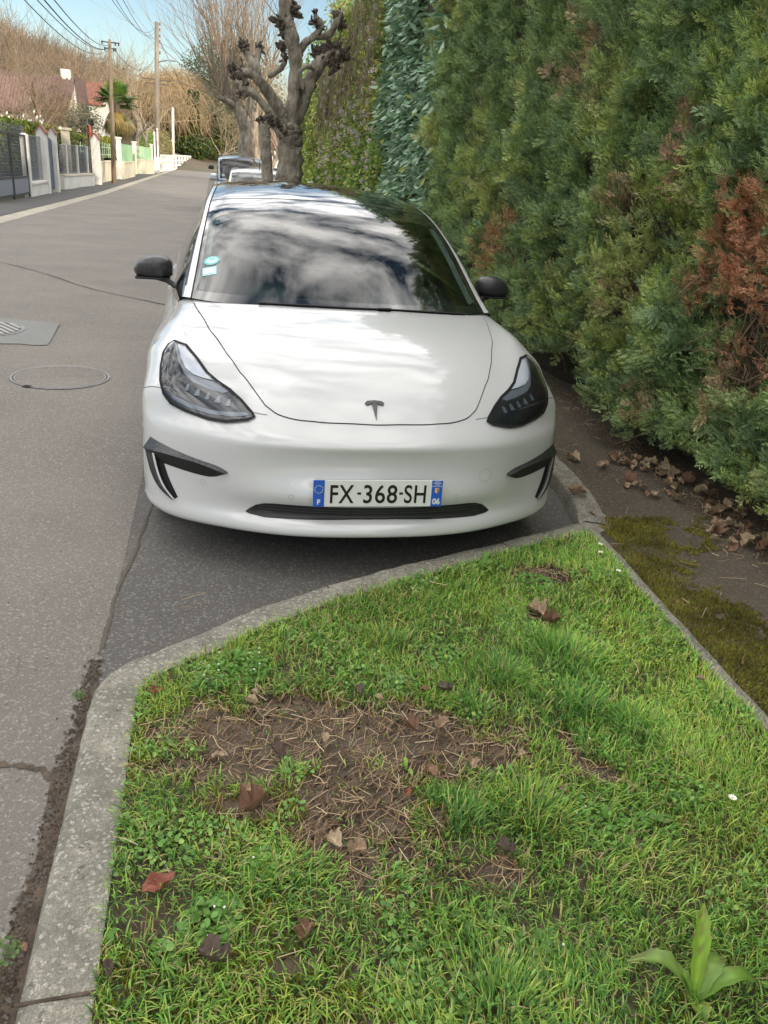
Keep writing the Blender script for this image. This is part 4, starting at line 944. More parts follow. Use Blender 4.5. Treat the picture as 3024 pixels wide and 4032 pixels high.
base = [(1.64, 1.14), (1.70, 1.17), (1.75, 1.18), (1.81, 1.16), (1.86, 1.09), (1.89, 1.0), (1.89, .89), (1.94, .82), (1.91, .69), (1.92, .56), (1.81, .33), (1.71, .30), (1.66, .16), (1.81, .28), (1.84, .17), (1.85, .07), (1.81, -.02), (1.92, .33), (1.55, .82), (1.62, .74), (1.74, .79), (1.86, .45), (1.76, .55)]
ks = [('oval', 'tan'), ('lobed', 'tan'), ('oval', 'pale'), ('lobed', 'pale'), ('lobed', 'brown'), ('oval', 'brown'), ('oval', 'tan')]
for k in range(120):
    cx, cy = base[k % len(base)]; x = cx+random.gauss(0, .05)+.02; y = cy+random.gauss(0, .07)
    if k > 74: x = 1.9+random.gauss(0, .06); y = random.uniform(-1.3, 1.6)
    leaf(x, y, VZ+random.uniform(0, .022), ks[k % 7], random.uniform(.045, .095), random.uniform(0, 6.28), 'curled tan dead leaf in the drift along the foot of the hedge', 'dead leaves drifted along the foot of the hedge', random.uniform(-.7, .7), random.uniform(-.7, .7))
# low clover mixed through the turf
def clover(n):
    x = rng.uniform(-.87, 1.05, n); y = rng.uniform(-2.1, .22, n); k = inpoly(x, y, LAWN) & (vnoise(x, y, .17, 151)*.7+vnoise(x, y, .05, 152)*.3 > .60) & (bare(x, y) > .4); x, y = x[k], y[k]; n = len(x)
    T = [(0, 0, 0)]+[(math.cos(2*math.pi*j/6), math.sin(2*math.pi*j/6), .15) for j in range(6)]; F = np.array([[0, 1+j, 1+(j+1) % 6] for j in range(6)])
    nrm = np.stack([rng.normal(0, .4, n), rng.normal(-.1, .4, n), np.ones(n)], 1); nrm /= np.linalg.norm(nrm, axis=1, keepdims=True); a = rng.uniform(0, 6.28, n); yv = np.stack([np.cos(a), np.sin(a), 0*a], 1); yv -= nrm*(yv*nrm).sum(1, keepdims=True); yv /= np.linalg.norm(yv, axis=1, keepdims=True)
    c = np.array([(.16, .33, .07), (.20, .38, .09), (.12, .25, .06), (.26, .38, .08)])[rng.integers(0, 4, n)]*(.7+.6*rng.random(n))[:, None]
    o = scatter_mesh('clover', T, F, np.stack([x, y, VZ+.004+.016*rng.random(n)], 1), np.stack([np.cross(yv, nrm), yv, nrm], 2), .0035+.004*rng.random(n), c, None, LEAFM)
    tag(o, 'small round clover leaves mixed through the turf of the verge', 'clover', kind='stuff')
clover(26000)
# small round-leaved weeds
def weed(x, y, r_, n, lab, c=(.12, .25, .045), lf=.0065, flowers=0):
    w_ = empty('weed_plant', (x, y, VZ-.012), 0, lab, 'weed')
    a = rng.uniform(0, 6.28, n); rr = r_*np.sqrt(rng.random(n)); h = (.012+.035*(1-rr/r_)*rng.random(n)+.008*rng.random(n))*(r_/.08)**.4
    P = np.stack([np.cos(a)*rr, np.sin(a)*rr, h], 1); k = 7
    T = [(0, 0, 0)]+[(math.cos(2*math.pi*j/k), math.sin(2*math.pi*j/k), .12) for j in range(k)]; F = np.array([[0, 1+j, 1+(j+1) % k] for j in range(k)])
    nrm = np.stack([rng.normal(0, .45, n), rng.normal(-.15, .45, n), np.ones(n)], 1); yv = np.stack([np.cos(a), np.sin(a), 0*a], 1); yv -= nrm*((yv*nrm).sum(1)/(nrm**2).sum(1))[:, None]
    nrm /= np.linalg.norm(nrm, axis=1, keepdims=True); yv /= np.linalg.norm(yv, axis=1, keepdims=True); fr = np.stack([np.cross(yv, nrm), yv, nrm], 2)
    scatter_mesh('foliage', T, F, P, fr, rng.uniform(.6, 1.2, n)*lf, np.array(c)[None]*(.7+.6*rng.random(n))[:, None], w_, LEAFM)
    st = MB()
    for i in range(0, n, 6): st.tube([(P[i, 0]*.3, P[i, 1]*.3, 0), tuple(P[i])], [.0008, .0006], 3, cap=False)
    st.build('stems', STEMM, w_)
    if flowers:
        f = MB()
        for i in range(flowers):
            j = rng.integers(0, n); f.box((P[j, 0], P[j, 1], P[j, 2]+.012), (.004, .004, .003), rz=i)
        f.build('flowers', PETAL, w_)
STEMM = mat('stem', (.10, .16, .05), .6); PETAL = mat('petal', (.80, .80, .76), .6)
for a in [(-.55, -.70, .095, 520, 'dense clump of round-leaved weeds with tiny white flowers behind the bare soil', (.12, .26, .04), .0065, 9),
          (-.66, -.78, .05, 150, 'small patch of weeds between the kerb corner and the dense clump', (.13, .25, .05), .006, 2),
          (-.07, -.83, .055, 90, 'open round-leaved weed at the top of the bare soil', (.16, .28, .08), .0085, 0),
          (-.52, -1.47, .05, 110, 'leafy weed with a white flower below the large crumpled leaf', (.15, .30, .05), .009, 1),
          (-.64, -1.60, .07, 130, 'bright green weed right of the dark red leaf', (.15, .30, .06), .009, 3),
          (-.72, -1.66, .04, 50, 'small weed below the dark red leaf', (.15, .28, .06), .008, 0),
          (.32, -1.46, .08, 260, 'wide mat of round-leaved weeds right of the tall tufts', (.12, .27, .045), .0065, 2),
          (.46, -1.48, .06, 150, 'patch of weeds at the right side of the wide mat', (.13, .26, .05), .006, 0),
          (.42, -1.13, .04, 50, 'small weed above the mossy line in the lawn', (.12, .24, .05), .006, 1),
          (.46, -.62, .06, 110, 'low weed in front of the car by the torn leaf', (.14, .30, .05), .007, 0),
          (.62, -.22, .08, 160, 'spreading weed beside the dead stalks at the top', (.13, .28, .05), .007, 0),
          (-.80, -2.0, .05, 80, 'round-leaved weed at the bottom left beside the kerb', (.15, .28, .06), .009, 0),
          (.03, -1.78, .07, 170, 'patch of weeds low in the middle of the lawn', (.12, .24, .05), .007, 1),
          (-1.02, -.80, .02, 40, 'tiny weed growing in the gap at the kerb corner', (.10, .16, .04), .004, 0),
          (-1.045, -1.62, .035, 90, 'tuft of weed growing between road and kerb at the lower left', (.11, .18, .05), .0045, 0)]:
    weed(*a)
def blade_leaf(parent, base_, tip, width, lift, col, wav=.0, seed=0):
    n = 12; V = []; C = []; base_ = np.array(base_, float); tip = np.array(tip, float); d = tip-base_; s = np.cross(d, (0, 0, 1)); s /= np.linalg.norm(s)+1e-9
    r_ = np.random.default_rng(seed)
    for i in range(n):
        t = i/(n-1); c = base_+d*t+np.array((0, 0, lift*math.sin(math.pi*t))); w_ = width*(math.sin(math.pi*(t*.88+.10))**.8+.02)*(1+wav*math.sin(t*26+seed))
        for j, q in enumerate((-1, -.5, 0, .5, 1)):
            V.append(c+s*q*w_/2+np.array((0, 0, abs(q)*w_*.30+wav*.05*width*math.sin(t*20+q*3))))
            k = .8+.3*r_.random(); cc = np.array(col)*k*(1.25 if q == 0 else 1)
            if r_.random() < .10+.25*(t > .75): cc = cc*.4+np.array((.16, .07, .05))*.6
            C.append(cc)
    F = [(i*5+j, i*5+j+1, (i+1)*5+j+1, (i+1)*5+j) for i in range(n-1) for j in range(4)]
    return link('leaf', npmesh('leaf', np.array(V), np.array(F), smooth=True, colors=np.array(C)), parent, [LEAFM])
dk = empty('dock_plant', (.305, -1.905, VZ-.01), 0, 'broad-leaved dock plant with long yellow green leaves at the bottom right', 'weed')
for tip, wd, lf, c, sd_ in [((.045, .10, .15), .030, .02, (.22, .36, .035), 1), ((-.115, .075, .040), .034, .055, (.20, .31, .07), 2), ((.085, .055, .045), .036, .035, (.19, .30, .07), 3), ((.155, -.005, .010), .030, .06, (.17, .30, .05), 4), ((-.012, -.05, .01), .036, .012, (.26, .32, .07), 5), ((-.03, .04, .05), .018, .02, (.18, .32, .05), 6)]:
    blade_leaf(dk, (0, 0, 0), tip, wd*1.1, lf, c, .16, sd_)
dk2 = empty('dock_plant', (.44, -.10, VZ-.01), 0, 'small dock plant with pointed leaves just behind the diagonal kerb', 'weed')
for tip, wd, lf, c, sd_ in [((.02, .02, .09), .018, .01, (.16, .32, .05), 7), ((.06, -.01, .03), .022, .03, (.15, .30, .05), 8), ((-.05, -.02, .02), .022, .03, (.17, .32, .06), 9), ((.03, -.05, .015), .024, .025, (.15, .28, .05), 10)]:
    blade_leaf(dk2, (0, 0, 0), tip, wd, lf, c, .06, sd_)
dk3 = empty('dock_plant', (-.13, -1.20, VZ-.01), 0, 'tiny bright green seedling on the bare soil', 'weed')
for tip, wd, lf, c, sd_ in [((.0, .03, .02), .013, .01, (.25, .42, .06), 7), ((.01, -.035, .01), .014, .01, (.25, .42, .06), 8), ((-.02, .0, .02), .010, .01, (.22, .38, .06), 9)]:
    blade_leaf(dk3, (0, 0, 0), tip, wd, lf, c, 0, sd_)
YEL = mat('daisy_centre', (.75, .50, .05), .6)
for x, y, lab in [(1.04, .05, 'white daisy by the edging, furthest of the daisies'), (1.01, -.02, 'white daisy second from the far corner of the lawn'), (1.00, -.19, 'white daisy leaning over the edging, nearest of the corner daisies'), (.70, -1.44, 'single white daisy low in the grass at the right')]:
    d_ = empty('daisy', (x, y, VZ-.01), random.random()*6, lab, 'flower')
    MB().tube([(0, 0, 0), (.003, 0, .02), (.004, .002, .040)], [.0012]*3, 5).build('stem', STEMM, d_)
    b = MB()
    for k in range(12):
        a = 2*math.pi*k/12; M_ = Matrix.Translation((.004, .002, .041)) @ Matrix.Rotation(a, 4, 'Z'); V = [M_ @ Vector(p) for p in ((.002, -.001, 0), (.010, -.0022, .003), (.012, 0, .0035), (.010, .0022, .003), (.002, .001, 0))]; b.add(V, [(0, 1, 2, 3, 4)])
    b.build('petals', PETAL, d_); b = MB(); b.tube([(.004, .002, .040), (.004, .002, .044)], [.003, .002], 8); b.build('flower_centre', YEL, d_)
# ============================================================ HEDGES on the right
def H_thuja(y): return 4.6
def thuja_template(detail, seed):
    r_ = np.random.default_rng(seed); V = []; F = []; C = []; Ln = 1.0
    def quad(a, b, w0, w1, nrm, c0, c1):
        d = np.array(b)-np.array(a); s = np.cross(d, nrm); s /= np.linalg.norm(s)+1e-9; k = len(V)
        V.extend([np.array(a)-s*w0, np.array(a)+s*w0, np.array(b)+s*w1, np.array(b)-s*w1]); C.extend([c0, c0, c1, c1]); F.append((k, k+1, k+2, k+3))
    nz = np.array((0, 0, 1.)); st = []
    for i in range(9):
        t = i/8; st.append(np.array((.06*math.sin(t*2+seed), t*Ln, -.22*t*t)))
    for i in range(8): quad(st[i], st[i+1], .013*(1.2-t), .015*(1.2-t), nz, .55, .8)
    nb = 8
    for i in range(nb):
        t = .06+.88*i/nb
        for sg in (-1, 1):
            p = np.array((np.interp(t, np.linspace(0, 1, 9), [q[0] for q in st]), t, -.22*t*t)); L_ = .34*(1-t)**.8*(.7+.6*r_.random())+.07
            a = R(40)+r_.normal()*.16; d = np.array((sg*math.sin(a), math.cos(a), -.05+.22*r_.normal())); d /= np.linalg.norm(d)
            m_ = p+d*L_*.55; e = m_+(d+np.array((0, .35, -.30+.2*r_.normal())))*L_*.45
            w_ = .0135 if detail else .028
            quad(p, m_, w_*.8, w_, nz, .42, .75); quad(m_, e, w_, w_*.3, nz, .85, 1.75)  # inner shade and sunlit tips put into the colour: dark base, bright end
            if detail:
                for j in range(2):
                    q = p+d*L_*(.30+.30*j); s2 = sg if j else -sg
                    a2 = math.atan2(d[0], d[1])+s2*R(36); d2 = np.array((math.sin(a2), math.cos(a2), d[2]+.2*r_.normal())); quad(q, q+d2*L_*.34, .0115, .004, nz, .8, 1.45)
    return np.array(V), np.array(F), np.array(C)
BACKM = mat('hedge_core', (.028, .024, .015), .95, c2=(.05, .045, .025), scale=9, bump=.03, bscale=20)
TWIGM = mat('hedge_twig', (.22, .155, .10), .8, c2=(.12, .085, .055), scale=20)
THM = mat('thuja_foliage', (.05, .1, .03), .55, vcol=True, transl=.18, spec=.35)
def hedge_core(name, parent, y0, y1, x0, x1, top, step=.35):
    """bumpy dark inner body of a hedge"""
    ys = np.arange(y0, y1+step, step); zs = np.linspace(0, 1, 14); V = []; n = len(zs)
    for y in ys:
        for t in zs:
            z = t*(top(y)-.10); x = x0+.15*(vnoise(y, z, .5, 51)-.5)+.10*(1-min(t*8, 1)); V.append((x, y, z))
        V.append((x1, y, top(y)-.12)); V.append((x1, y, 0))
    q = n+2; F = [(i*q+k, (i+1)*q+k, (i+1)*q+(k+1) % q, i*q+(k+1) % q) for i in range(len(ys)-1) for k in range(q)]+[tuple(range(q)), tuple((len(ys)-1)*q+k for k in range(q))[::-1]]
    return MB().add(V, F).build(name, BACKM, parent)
BROWN = [(.80, 1.32, .36, .36, 0), (.50, 1.02, .34, .26, 0), (.62, .72, .16, .14, 2), (1.53, 1.86, .15, .22, 1), (2.94, 2.46, .22, .20, 2), (3.17, 2.26, .35, .14, 2), (4.49, 1.04, .32, .34, 3), (.40, 1.06, .20, .25, 0), (1.31, .42, .12, .10, 2), (2.1, 1.5, .12, .12, 2), (1.95, .95, .08, .2, 2)]
BC = [np.array((.66, .34, .20)), np.array((.62, .37, .27)), np.array((.58, .43, .26)), np.array((.50, .30, .15))]
th = empty('thuja_hedge', (1.95, 1.0, 0), 0, 'tall green thuja hedge with dead brown patches right of the white car', 'hedge')
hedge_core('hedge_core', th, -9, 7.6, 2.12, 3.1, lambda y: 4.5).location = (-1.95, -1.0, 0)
def thuja_zone(n, y0, y1, z0, z1, detail, size, name):
    y = rng.uniform(y0, y1, n); z = rng.uniform(z0, z1, n)
    clump = vnoise(y, z, .34, 61)*.6+vnoise(y, z, .13, 62)*.4; big = vnoise(y, z*.6, 1.0, 63)
    depth = rng.random(n)**1.6
    x = 1.99-.42*(clump-.35)-.16*(big-.5)+.30*depth-.07*np.clip(1-z/1.0, 0, 1)*(1)
    x += .16*np.clip((z-2.2)/2.2, -.5, 1)*0
    # bottom edge lifts off the ground unevenly
    low = .13+.22*vnoise(y, 0*y, .3, 64)+.14*np.clip((y-.9)/1.5, 0, 1); k = z > low
    hole = (vnoise(y, z, .22, 65) > .74) & (rng.random(n) < .80); k &= ~hole
    x, y, z, depth, clump, big = [a[k] for a in (x, y, z, depth, clump, big)]; n = len(x)
    d = np.stack([-.75+.25*rng.normal(size=n), .45*rng.normal(size=n)-.30, .42*rng.normal(size=n)+.22], 1)
    upj = np.stack([.3*rng.normal(size=n), .9*rng.normal(size=n), .5+.5*rng.normal(size=n)], 1); fr = frames(d, upj)
    G = np.array([(.30, .40, .15), (.34, .44, .18), (.22, .32, .16), (.42, .50, .16), (.50, .49, .22)])
    bl = vnoise(y, z, .6, 66); ci = np.clip((bl*3.4+rng.random(n)*1.9).astype(int)-0, 0, 4); c = G[ci]*(.75+.55*rng.random(n))[:, None]
    c *= (1.0+.25*np.clip((1.2-y)/2, 0, 1))[:, None]*(.72+.56*vnoise(y, z, .16, 69))[:, None]
    sc = size*(.75+.5*rng.random(n)); p = rng.random(n)
    for cy, cz, ry, rz_, t_ in BROWN:
        dd = np.hypot((y-cy)/ry/1.15, (z-cz)/rz_/1.15)+(vnoise(y, z, .12, 67)-.5)*.8; mk = (dd < .85) & (p < .9)
        c[mk] = BC[t_]*(.6+.8*rng.random(mk.sum()))[:, None]; x[mk] -= .02; sc[mk] *= .75
        kill = (dd < .75) & (rng.random(n) < (.25 if t_ in (0, 3) else .2)); sc[kill] = .001
    V, F, C = thuja_template(detail, 5)
    P = np.stack([x-1.95, y-1.0, z], 1)
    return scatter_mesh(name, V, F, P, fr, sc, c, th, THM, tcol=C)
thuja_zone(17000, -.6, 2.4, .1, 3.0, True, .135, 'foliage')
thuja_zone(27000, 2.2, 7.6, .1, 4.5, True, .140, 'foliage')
thuja_zone(4500, -.6, 2.4, 2.9, 4.5, False, .16, 'foliage')
thuja_zone(7000, -9, -.4, .1, 4.5, False, .20, 'foliage')
b = MB()
for cy, cz, ry, rz_, t_ in BROWN:
    for k in range(34 if t_ != 2 else 46):
        y = cy+random.gauss(0, ry*.5); z = cz+random.gauss(0, rz_*.5); L_ = random.uniform(.12, .34); q = Vector((1.95+random.uniform(-.02, .1), y, z)); d = Vector((random.gauss(-.3, .25), random.gauss(-.2, .5), random.gauss(.5, .5))).normalized()
        b.tube([q, q+d*L_*.5, q+d*L_+Vector((0, random.gauss(0, .03), -.02))], [.005, .0035, .0015], 4, cap=False)
for k in range(70):
    y = random.uniform(-.5, 6); z = random.uniform(.2, 3.6); q = Vector((2.08, y, z)); b.tube([q, q+Vector((-.10, random.gauss(0, .06), .14)), q+Vector((-.18, random.gauss(0, .08), .34))], [.007, .005, .002], 4, cap=False)
tw = b.build('dead_twigs', TWIGM, th); tw.location = (-1.95, -1.0, 0)
b = MB()
for y in np.arange(-8.5, 7.5, .62):
    q = Vector((2.25, y+random.uniform(-.1, .1), 0)); b.tube([q, q+Vector((-.03, .02, .4)), q+Vector((0, .05, 1.2)), q+Vector((.02, .0, 3.6))], [.035, .03, .025, .012], 7, cap=False)
b.build('trunks', TWIGM, th).location = (-1.95, -1.0, 0)

def leafT(L_, W_, fold=.25, droop=.25):
    V = []; 
    for t, w_ in ((0, .04), (.3, .85), (.65, 1.0), (1, .03)):
        zz = -droop*t*t*L_; V += [(-W_*w_, t*L_, zz+fold*W_*w_), (0, t*L_, zz), (W_*w_, t*L_, zz+fold*W_*w_)]
    F = [(i*3+j, i*3+j+1, (i+1)*3+j+1, (i+1)*3+j) for i in range(3) for j in range(2)]
    return np.array(V), np.array(F)
# cherry laurel
LAUR = mat('laurel_leaf', (.04, .08, .04), .28, vcol=True, transl=.10, spec=.6)
la = empty('laurel_hedge', (1.95, 8.8, 0), 0, 'cherry laurel bush with long glossy dark leaves between the thuja and the ivy hedge', 'hedge')
hedge_core('hedge_core', la, 7.4, 10.6, 2.08, 3.3, lambda y: 5.0).location = (-1.95, -8.8, 0)
n = 8200; y = rng.uniform(7.0, 10.7, n); z = rng.uniform(.35, 5.1, n); cl = vnoise(y, z, .45, 71); x = 1.96-.36*(cl-.4)+.25*rng.random(n)-.10*np.clip(z-3, 0, 2)*.3
d = np.stack([-.55+.3*rng.normal(size=n), -.25+.55*rng.normal(size=n), -.55+.4*rng.normal(size=n)], 1); V, F = leafT(1, .17)
c = np.array([(.24, .36, .23), (.29, .43, .29), (.34, .48, .31), (.44, .46, .16)])[np.clip((rng.random(n)**1.5*3.15).astype(int), 0, 3)]*(.8+.5*rng.random(n))[:, None]
scatter_mesh('foliage', V, F, np.stack([x-1.95, y-8.8, z], 1), frames(d, np.stack([-.6+.5*rng.normal(size=n), .6*rng.normal(size=n), .7+.3*rng.normal(size=n)], 1)), .115+.06*rng.random(n), c, la, LAUR, smooth=True)
# ivy and clematis covered hedge
def H_ivy(y): return 4.75-.10*max(y-12, 0)+.18*math.sin(y*2.1)+.12*math.sin(y*5.3)
iv = empty('ivy_hedge', (1.95, 16, 0), 0, 'tall yellow green hedge overgrown with ivy and fluffy clematis, behind the bare pollard trees', 'hedge')
hedge_core('hedge_core', iv, 10.4, 22.4, 2.06, 3.4, lambda y: H_ivy(y)-.1).location = (-1.95, -16, 0)
n = 46000; y = rng.uniform(10.3, 22.9, n); Hh = np.array([H_ivy(v) for v in y]); z = .1+rng.random(n)*(Hh-.0)+rng.normal(0, .10, n)*(rng.random(n) < .2)
cl = vnoise(y, z, .7, 81)*.7+vnoise(y, z, .25, 82)*.3; x = 1.96-.50*(cl-.4)+.22*rng.random(n)+zroad(16)*0
endm = rng.random(n) < .14; y = np.where(endm, 22.6+.3*rng.random(n), y); x = np.where(endm, rng.uniform(1.7, 3.3, n), x)
topm = rng.random(n) < .12; Hh = np.array([H_ivy(v) for v in y]); z = np.where(topm, Hh+rng.normal(0, .16, n), z); x = np.where(topm, rng.uniform(1.65, 2.9, n), x); z = np.minimum(z, Hh+.35)
d = np.stack([-.5+.45*rng.normal(size=n), .6*rng.normal(size=n), -.35+.5*rng.normal(size=n)], 1)
zone = vnoise(y, z, 1.1, 83)
G = np.array([(.26, .38, .09), (.33, .45, .10), (.18, .28, .09), (.50, .51, .12), (.38, .31, .16), (.58, .49, .13)])
ci = np.select([zone < .35, zone < .6], [rng.choice(6, n, p=[.4, .2, .3, .05, .04, .01]), rng.choice(6, n, p=[.35, .30, .12, .13, .07, .03])], rng.choice(6, n, p=[.20, .30, .05, .25, .12, .08]))
c = G[ci]*(.75+.55*rng.random(n))[:, None]; V, F = leafT(1, .33, .2, .2)
scatter_mesh('foliage', V, F, np.stack([x-1.95, y-16, z-.10], 1), frames(d, np.stack([-.6+.6*rng.normal(size=n), .8*rng.normal(size=n), .5+.4*rng.normal(size=n)], 1)), .055+.04*rng.random(n), c, iv, LEAFM)
b = MB()
for k in range(150):
    y_ = random.uniform(10.5, 18); z1 = H_ivy(y_)-random.random()*1.2; q = Vector((1.78+random.uniform(-.08, .1), y_, z1)); pts = [q]
    for j in range(5): q = q+Vector((random.gauss(-.01, .03), random.gauss(0, .07), -random.uniform(.12, .40))); pts.append(q)
    b.tube(pts, [.006]*6, 3, cap=False)
b.build('dry_vines', mat('dry_vine', (.32, .25, .19), .85), iv).location = (-1.95, -16, 0)
n = 240; cy = rng.uniform(10.6, 17, n); cz = rng.uniform(.8, 4.6, n); k = vnoise(cy, cz, .8, 91) > .42; cy, cz = cy[k], cz[k]; m_ = 46
P = np.stack([np.repeat(1.74+.08*rng.random(len(cy)), m_), np.repeat(cy, m_), np.repeat(cz, m_)], 1); dd = rng.normal(size=P.shape); dd /= np.linalg.norm(dd, axis=1, keepdims=True)
P = P+dd*(.035*rng.random(len(P)))[:, None]-np.array([1.95, 16, 0]); T = np.array([(-.5, 0, 0), (.5, 0, 0), (0, 1, .1)]); n = len(P)
scatter_mesh('seed_heads', T, np.array([[0, 1, 2]]), P, frames(dd, rng.normal(size=P.shape)), .018+.014*rng.random(n), np.array((.68, .62, .56))[None]*(.7+.5*rng.random(n))[:, None], iv, DRYM)

# unseen evergreens added behind the hedge as occluders, to shade the street
for k, (x, y, h) in enumerate([(6.4, -11, 9.5), (6.8, -7, 9.0), (6.2, -3, 9.8), (6.6, 1.2, 9.2), (6.3, 5.2, 9.6), (6.9, 9.3, 9.4), (6.4, 13.4, 9.2), (6.8, 17.2, 8.6), (6.6, 20.6, 8.0)]):
    places = ['behind the camera', 'just behind the camera', 'level with the lawn', 'level with the front of the white car', 'level with the rear of the white car', 'behind the laurel', 'behind the near end of the ivy hedge', 'behind the middle of the ivy hedge', 'behind the far end of the ivy hedge']
    o = empty('added_shade_tree', (x, y, 0), k, 'added shade evergreen behind the hedge, '+places[k], 'tree', 'added shade evergreens behind the hedge')
    b = MB(); b.tube([(0, 0, 0), (.05, 0, h*.5), (0, 0, h*.95)], [.18, .13, .03], 8); b.build('trunk', TWIGM, o)
    n = 2600; t = rng.random(n)**.8; r_ = (1-t)**.6*2.3*(.35+.65*rng.random(n)**.5); a = rng.uniform(0, 6.28, n); P = np.stack([np.cos(a)*r_, np.sin(a)*r_, .8+t*(h-.8)], 1)
    d = np.stack([np.cos(a), np.sin(a), -.2+.3*rng.normal(size=n)], 1)+.3*rng.normal(size=(n, 3)); V, F = leafT(1, .35, .1, .2)
    scatter_mesh('crown', V, F, P, frames(d, rng.normal(size=(n, 3))+np.array([0, 0, 1.])), .30+.25*rng.random(n), np.array((.06, .10, .05))[None]*(.6+.8*rng.random(n))[:, None], o, THM)
# ============================================================ STREET BEHIND
def gnd(u, v):
    d = CR*(u-1512)/FPX + CU*(2016-v)/FPX + CF; z = 0.0
    for _ in range(12):
        t = (z-CAM[2])/d[2]; p = CAM+d*t; z = zroad(p[1])
    return Vector((p[0], p[1], z))
BARKM = mat('bark', (.14, .115, .09), .9, c2=(.36, .315, .25), scale=7, detail=9, bump=.06, bscale=14, stretch=(1, 1, .45))
BARKD = mat('bark_dark', (.055, .042, .032), .9, c2=(.17, .135, .105), scale=18, bump=.03, bscale=40, stretch=(1, 1, .5))
TWM = mat('twig_bark', (.22, .17, .125), .85, c2=(.32, .255, .19), scale=3)
WOODM = mat('far_wood', (.16, .11, .07), .9, vcol=True)
def segmesh(name, A, B, ra, rb, m, parent=None, sides=3, col=None):
    """many thin tapered rods in one mesh"""
    A = np.asarray(A, float); B = np.asarray(B, float); n = len(A); ra = np.broadcast_to(ra, (n,)); rb = np.broadcast_to(rb, (n,))
    d = B-A; L_ = np.linalg.norm(d, axis=1, keepdims=True)+1e-9; d = d/L_; ref = np.where(np.abs(d[:, 2:3]) > .9, np.array([[1., 0, 0]]), np.array([[0, 0, 1.]])); u = np.cross(d, ref); u /= np.linalg.norm(u, axis=1, keepdims=True)+1e-9; w_ = np.cross(d, u)
    V = np.empty((n, 2*sides, 3))
    for k in range(sides):
        a = 2*math.pi*k/sides; o = u*math.cos(a)+w_*math.sin(a); V[:, k] = A+o*ra[:, None]; V[:, sides+k] = B+o*rb[:, None]
    F = np.array([[k, (k+1) % sides, sides+(k+1) % sides, sides+k] for k in range(sides)]); F = (F[None]+(np.arange(n)*2*sides)[:, None, None]).reshape(-1, 4)
    C = None if col is None else np.repeat(np.asarray(col), 2*sides, 0)
    return link(name, npmesh(name, V.reshape(-1, 3), F, colors=C, smooth=sides > 4), parent, [m])
def grow(p, d, L_, r, depth, out, rnd, up=.15, spread=.55, kids=(2, 4), shrink=.68, wig=.18, minr=.006):
    """recursive limb; out collects (a, b, ra, rb, depth)"""
    k = 4 if depth > 0 else 3; q = np.array(p, float); d = np.array(d, float); r0 = r; nodes = []
    for i in range(k):
        d = d+rnd.normal(size=3)*wig+np.array((0, 0, up*.5)); d /= np.linalg.norm(d); q2 = q+d*L_/k; r1 = max(r0*(1-.42*(i+1)/k), minr*.6); out.append((q, q2, r0*(1-.42*i/k), r1, depth)); q = q2; nodes.append((q, d.copy(), r1))
    if depth <= 0: return
    for j in range(rnd.integers(kids[0], kids[1]+1)):
        i = rnd.integers(1, k) if j else k-1; q, dd, rr = nodes[i]
        s = rnd.normal(size=3); s -= dd*np.dot(s, dd); s /= np.linalg.norm(s)+1e-9; a = spread*(.7+.6*rnd.random()); nd = dd*math.cos(a)+s*math.sin(a)+np.array((0, 0, up))
        grow(q, nd/np.linalg.norm(nd), L_*shrink*(.75+.5*rnd.random()), rr*.72, depth-1, out, rnd, up, spread, kids, shrink, wig, minr)
def bare_tree(loc, h, r, depth, seed, lab, mt=None, mtw=None, group=None, lean=(0, 0), name='bare_tree', thick=3, **kw):
    rnd = np.random.default_rng(seed); out = []; grow((0, 0, -.1), (lean[0], lean[1], 1), h*.34, r, depth, out, rnd, **kw)
    t = empty(name, loc, 0, lab, 'tree', group)
    A, B, ra, rb, dp = [np.array(v) for v in zip(*out)]; big = dp >= depth-1
    segmesh('trunk', A[big], B[big], ra[big], rb[big], mt or BARKM, t, 8)
    segmesh('crown', A[~big], B[~big], ra[~big], rb[~big], mtw or TWM, t, thick)
    return t
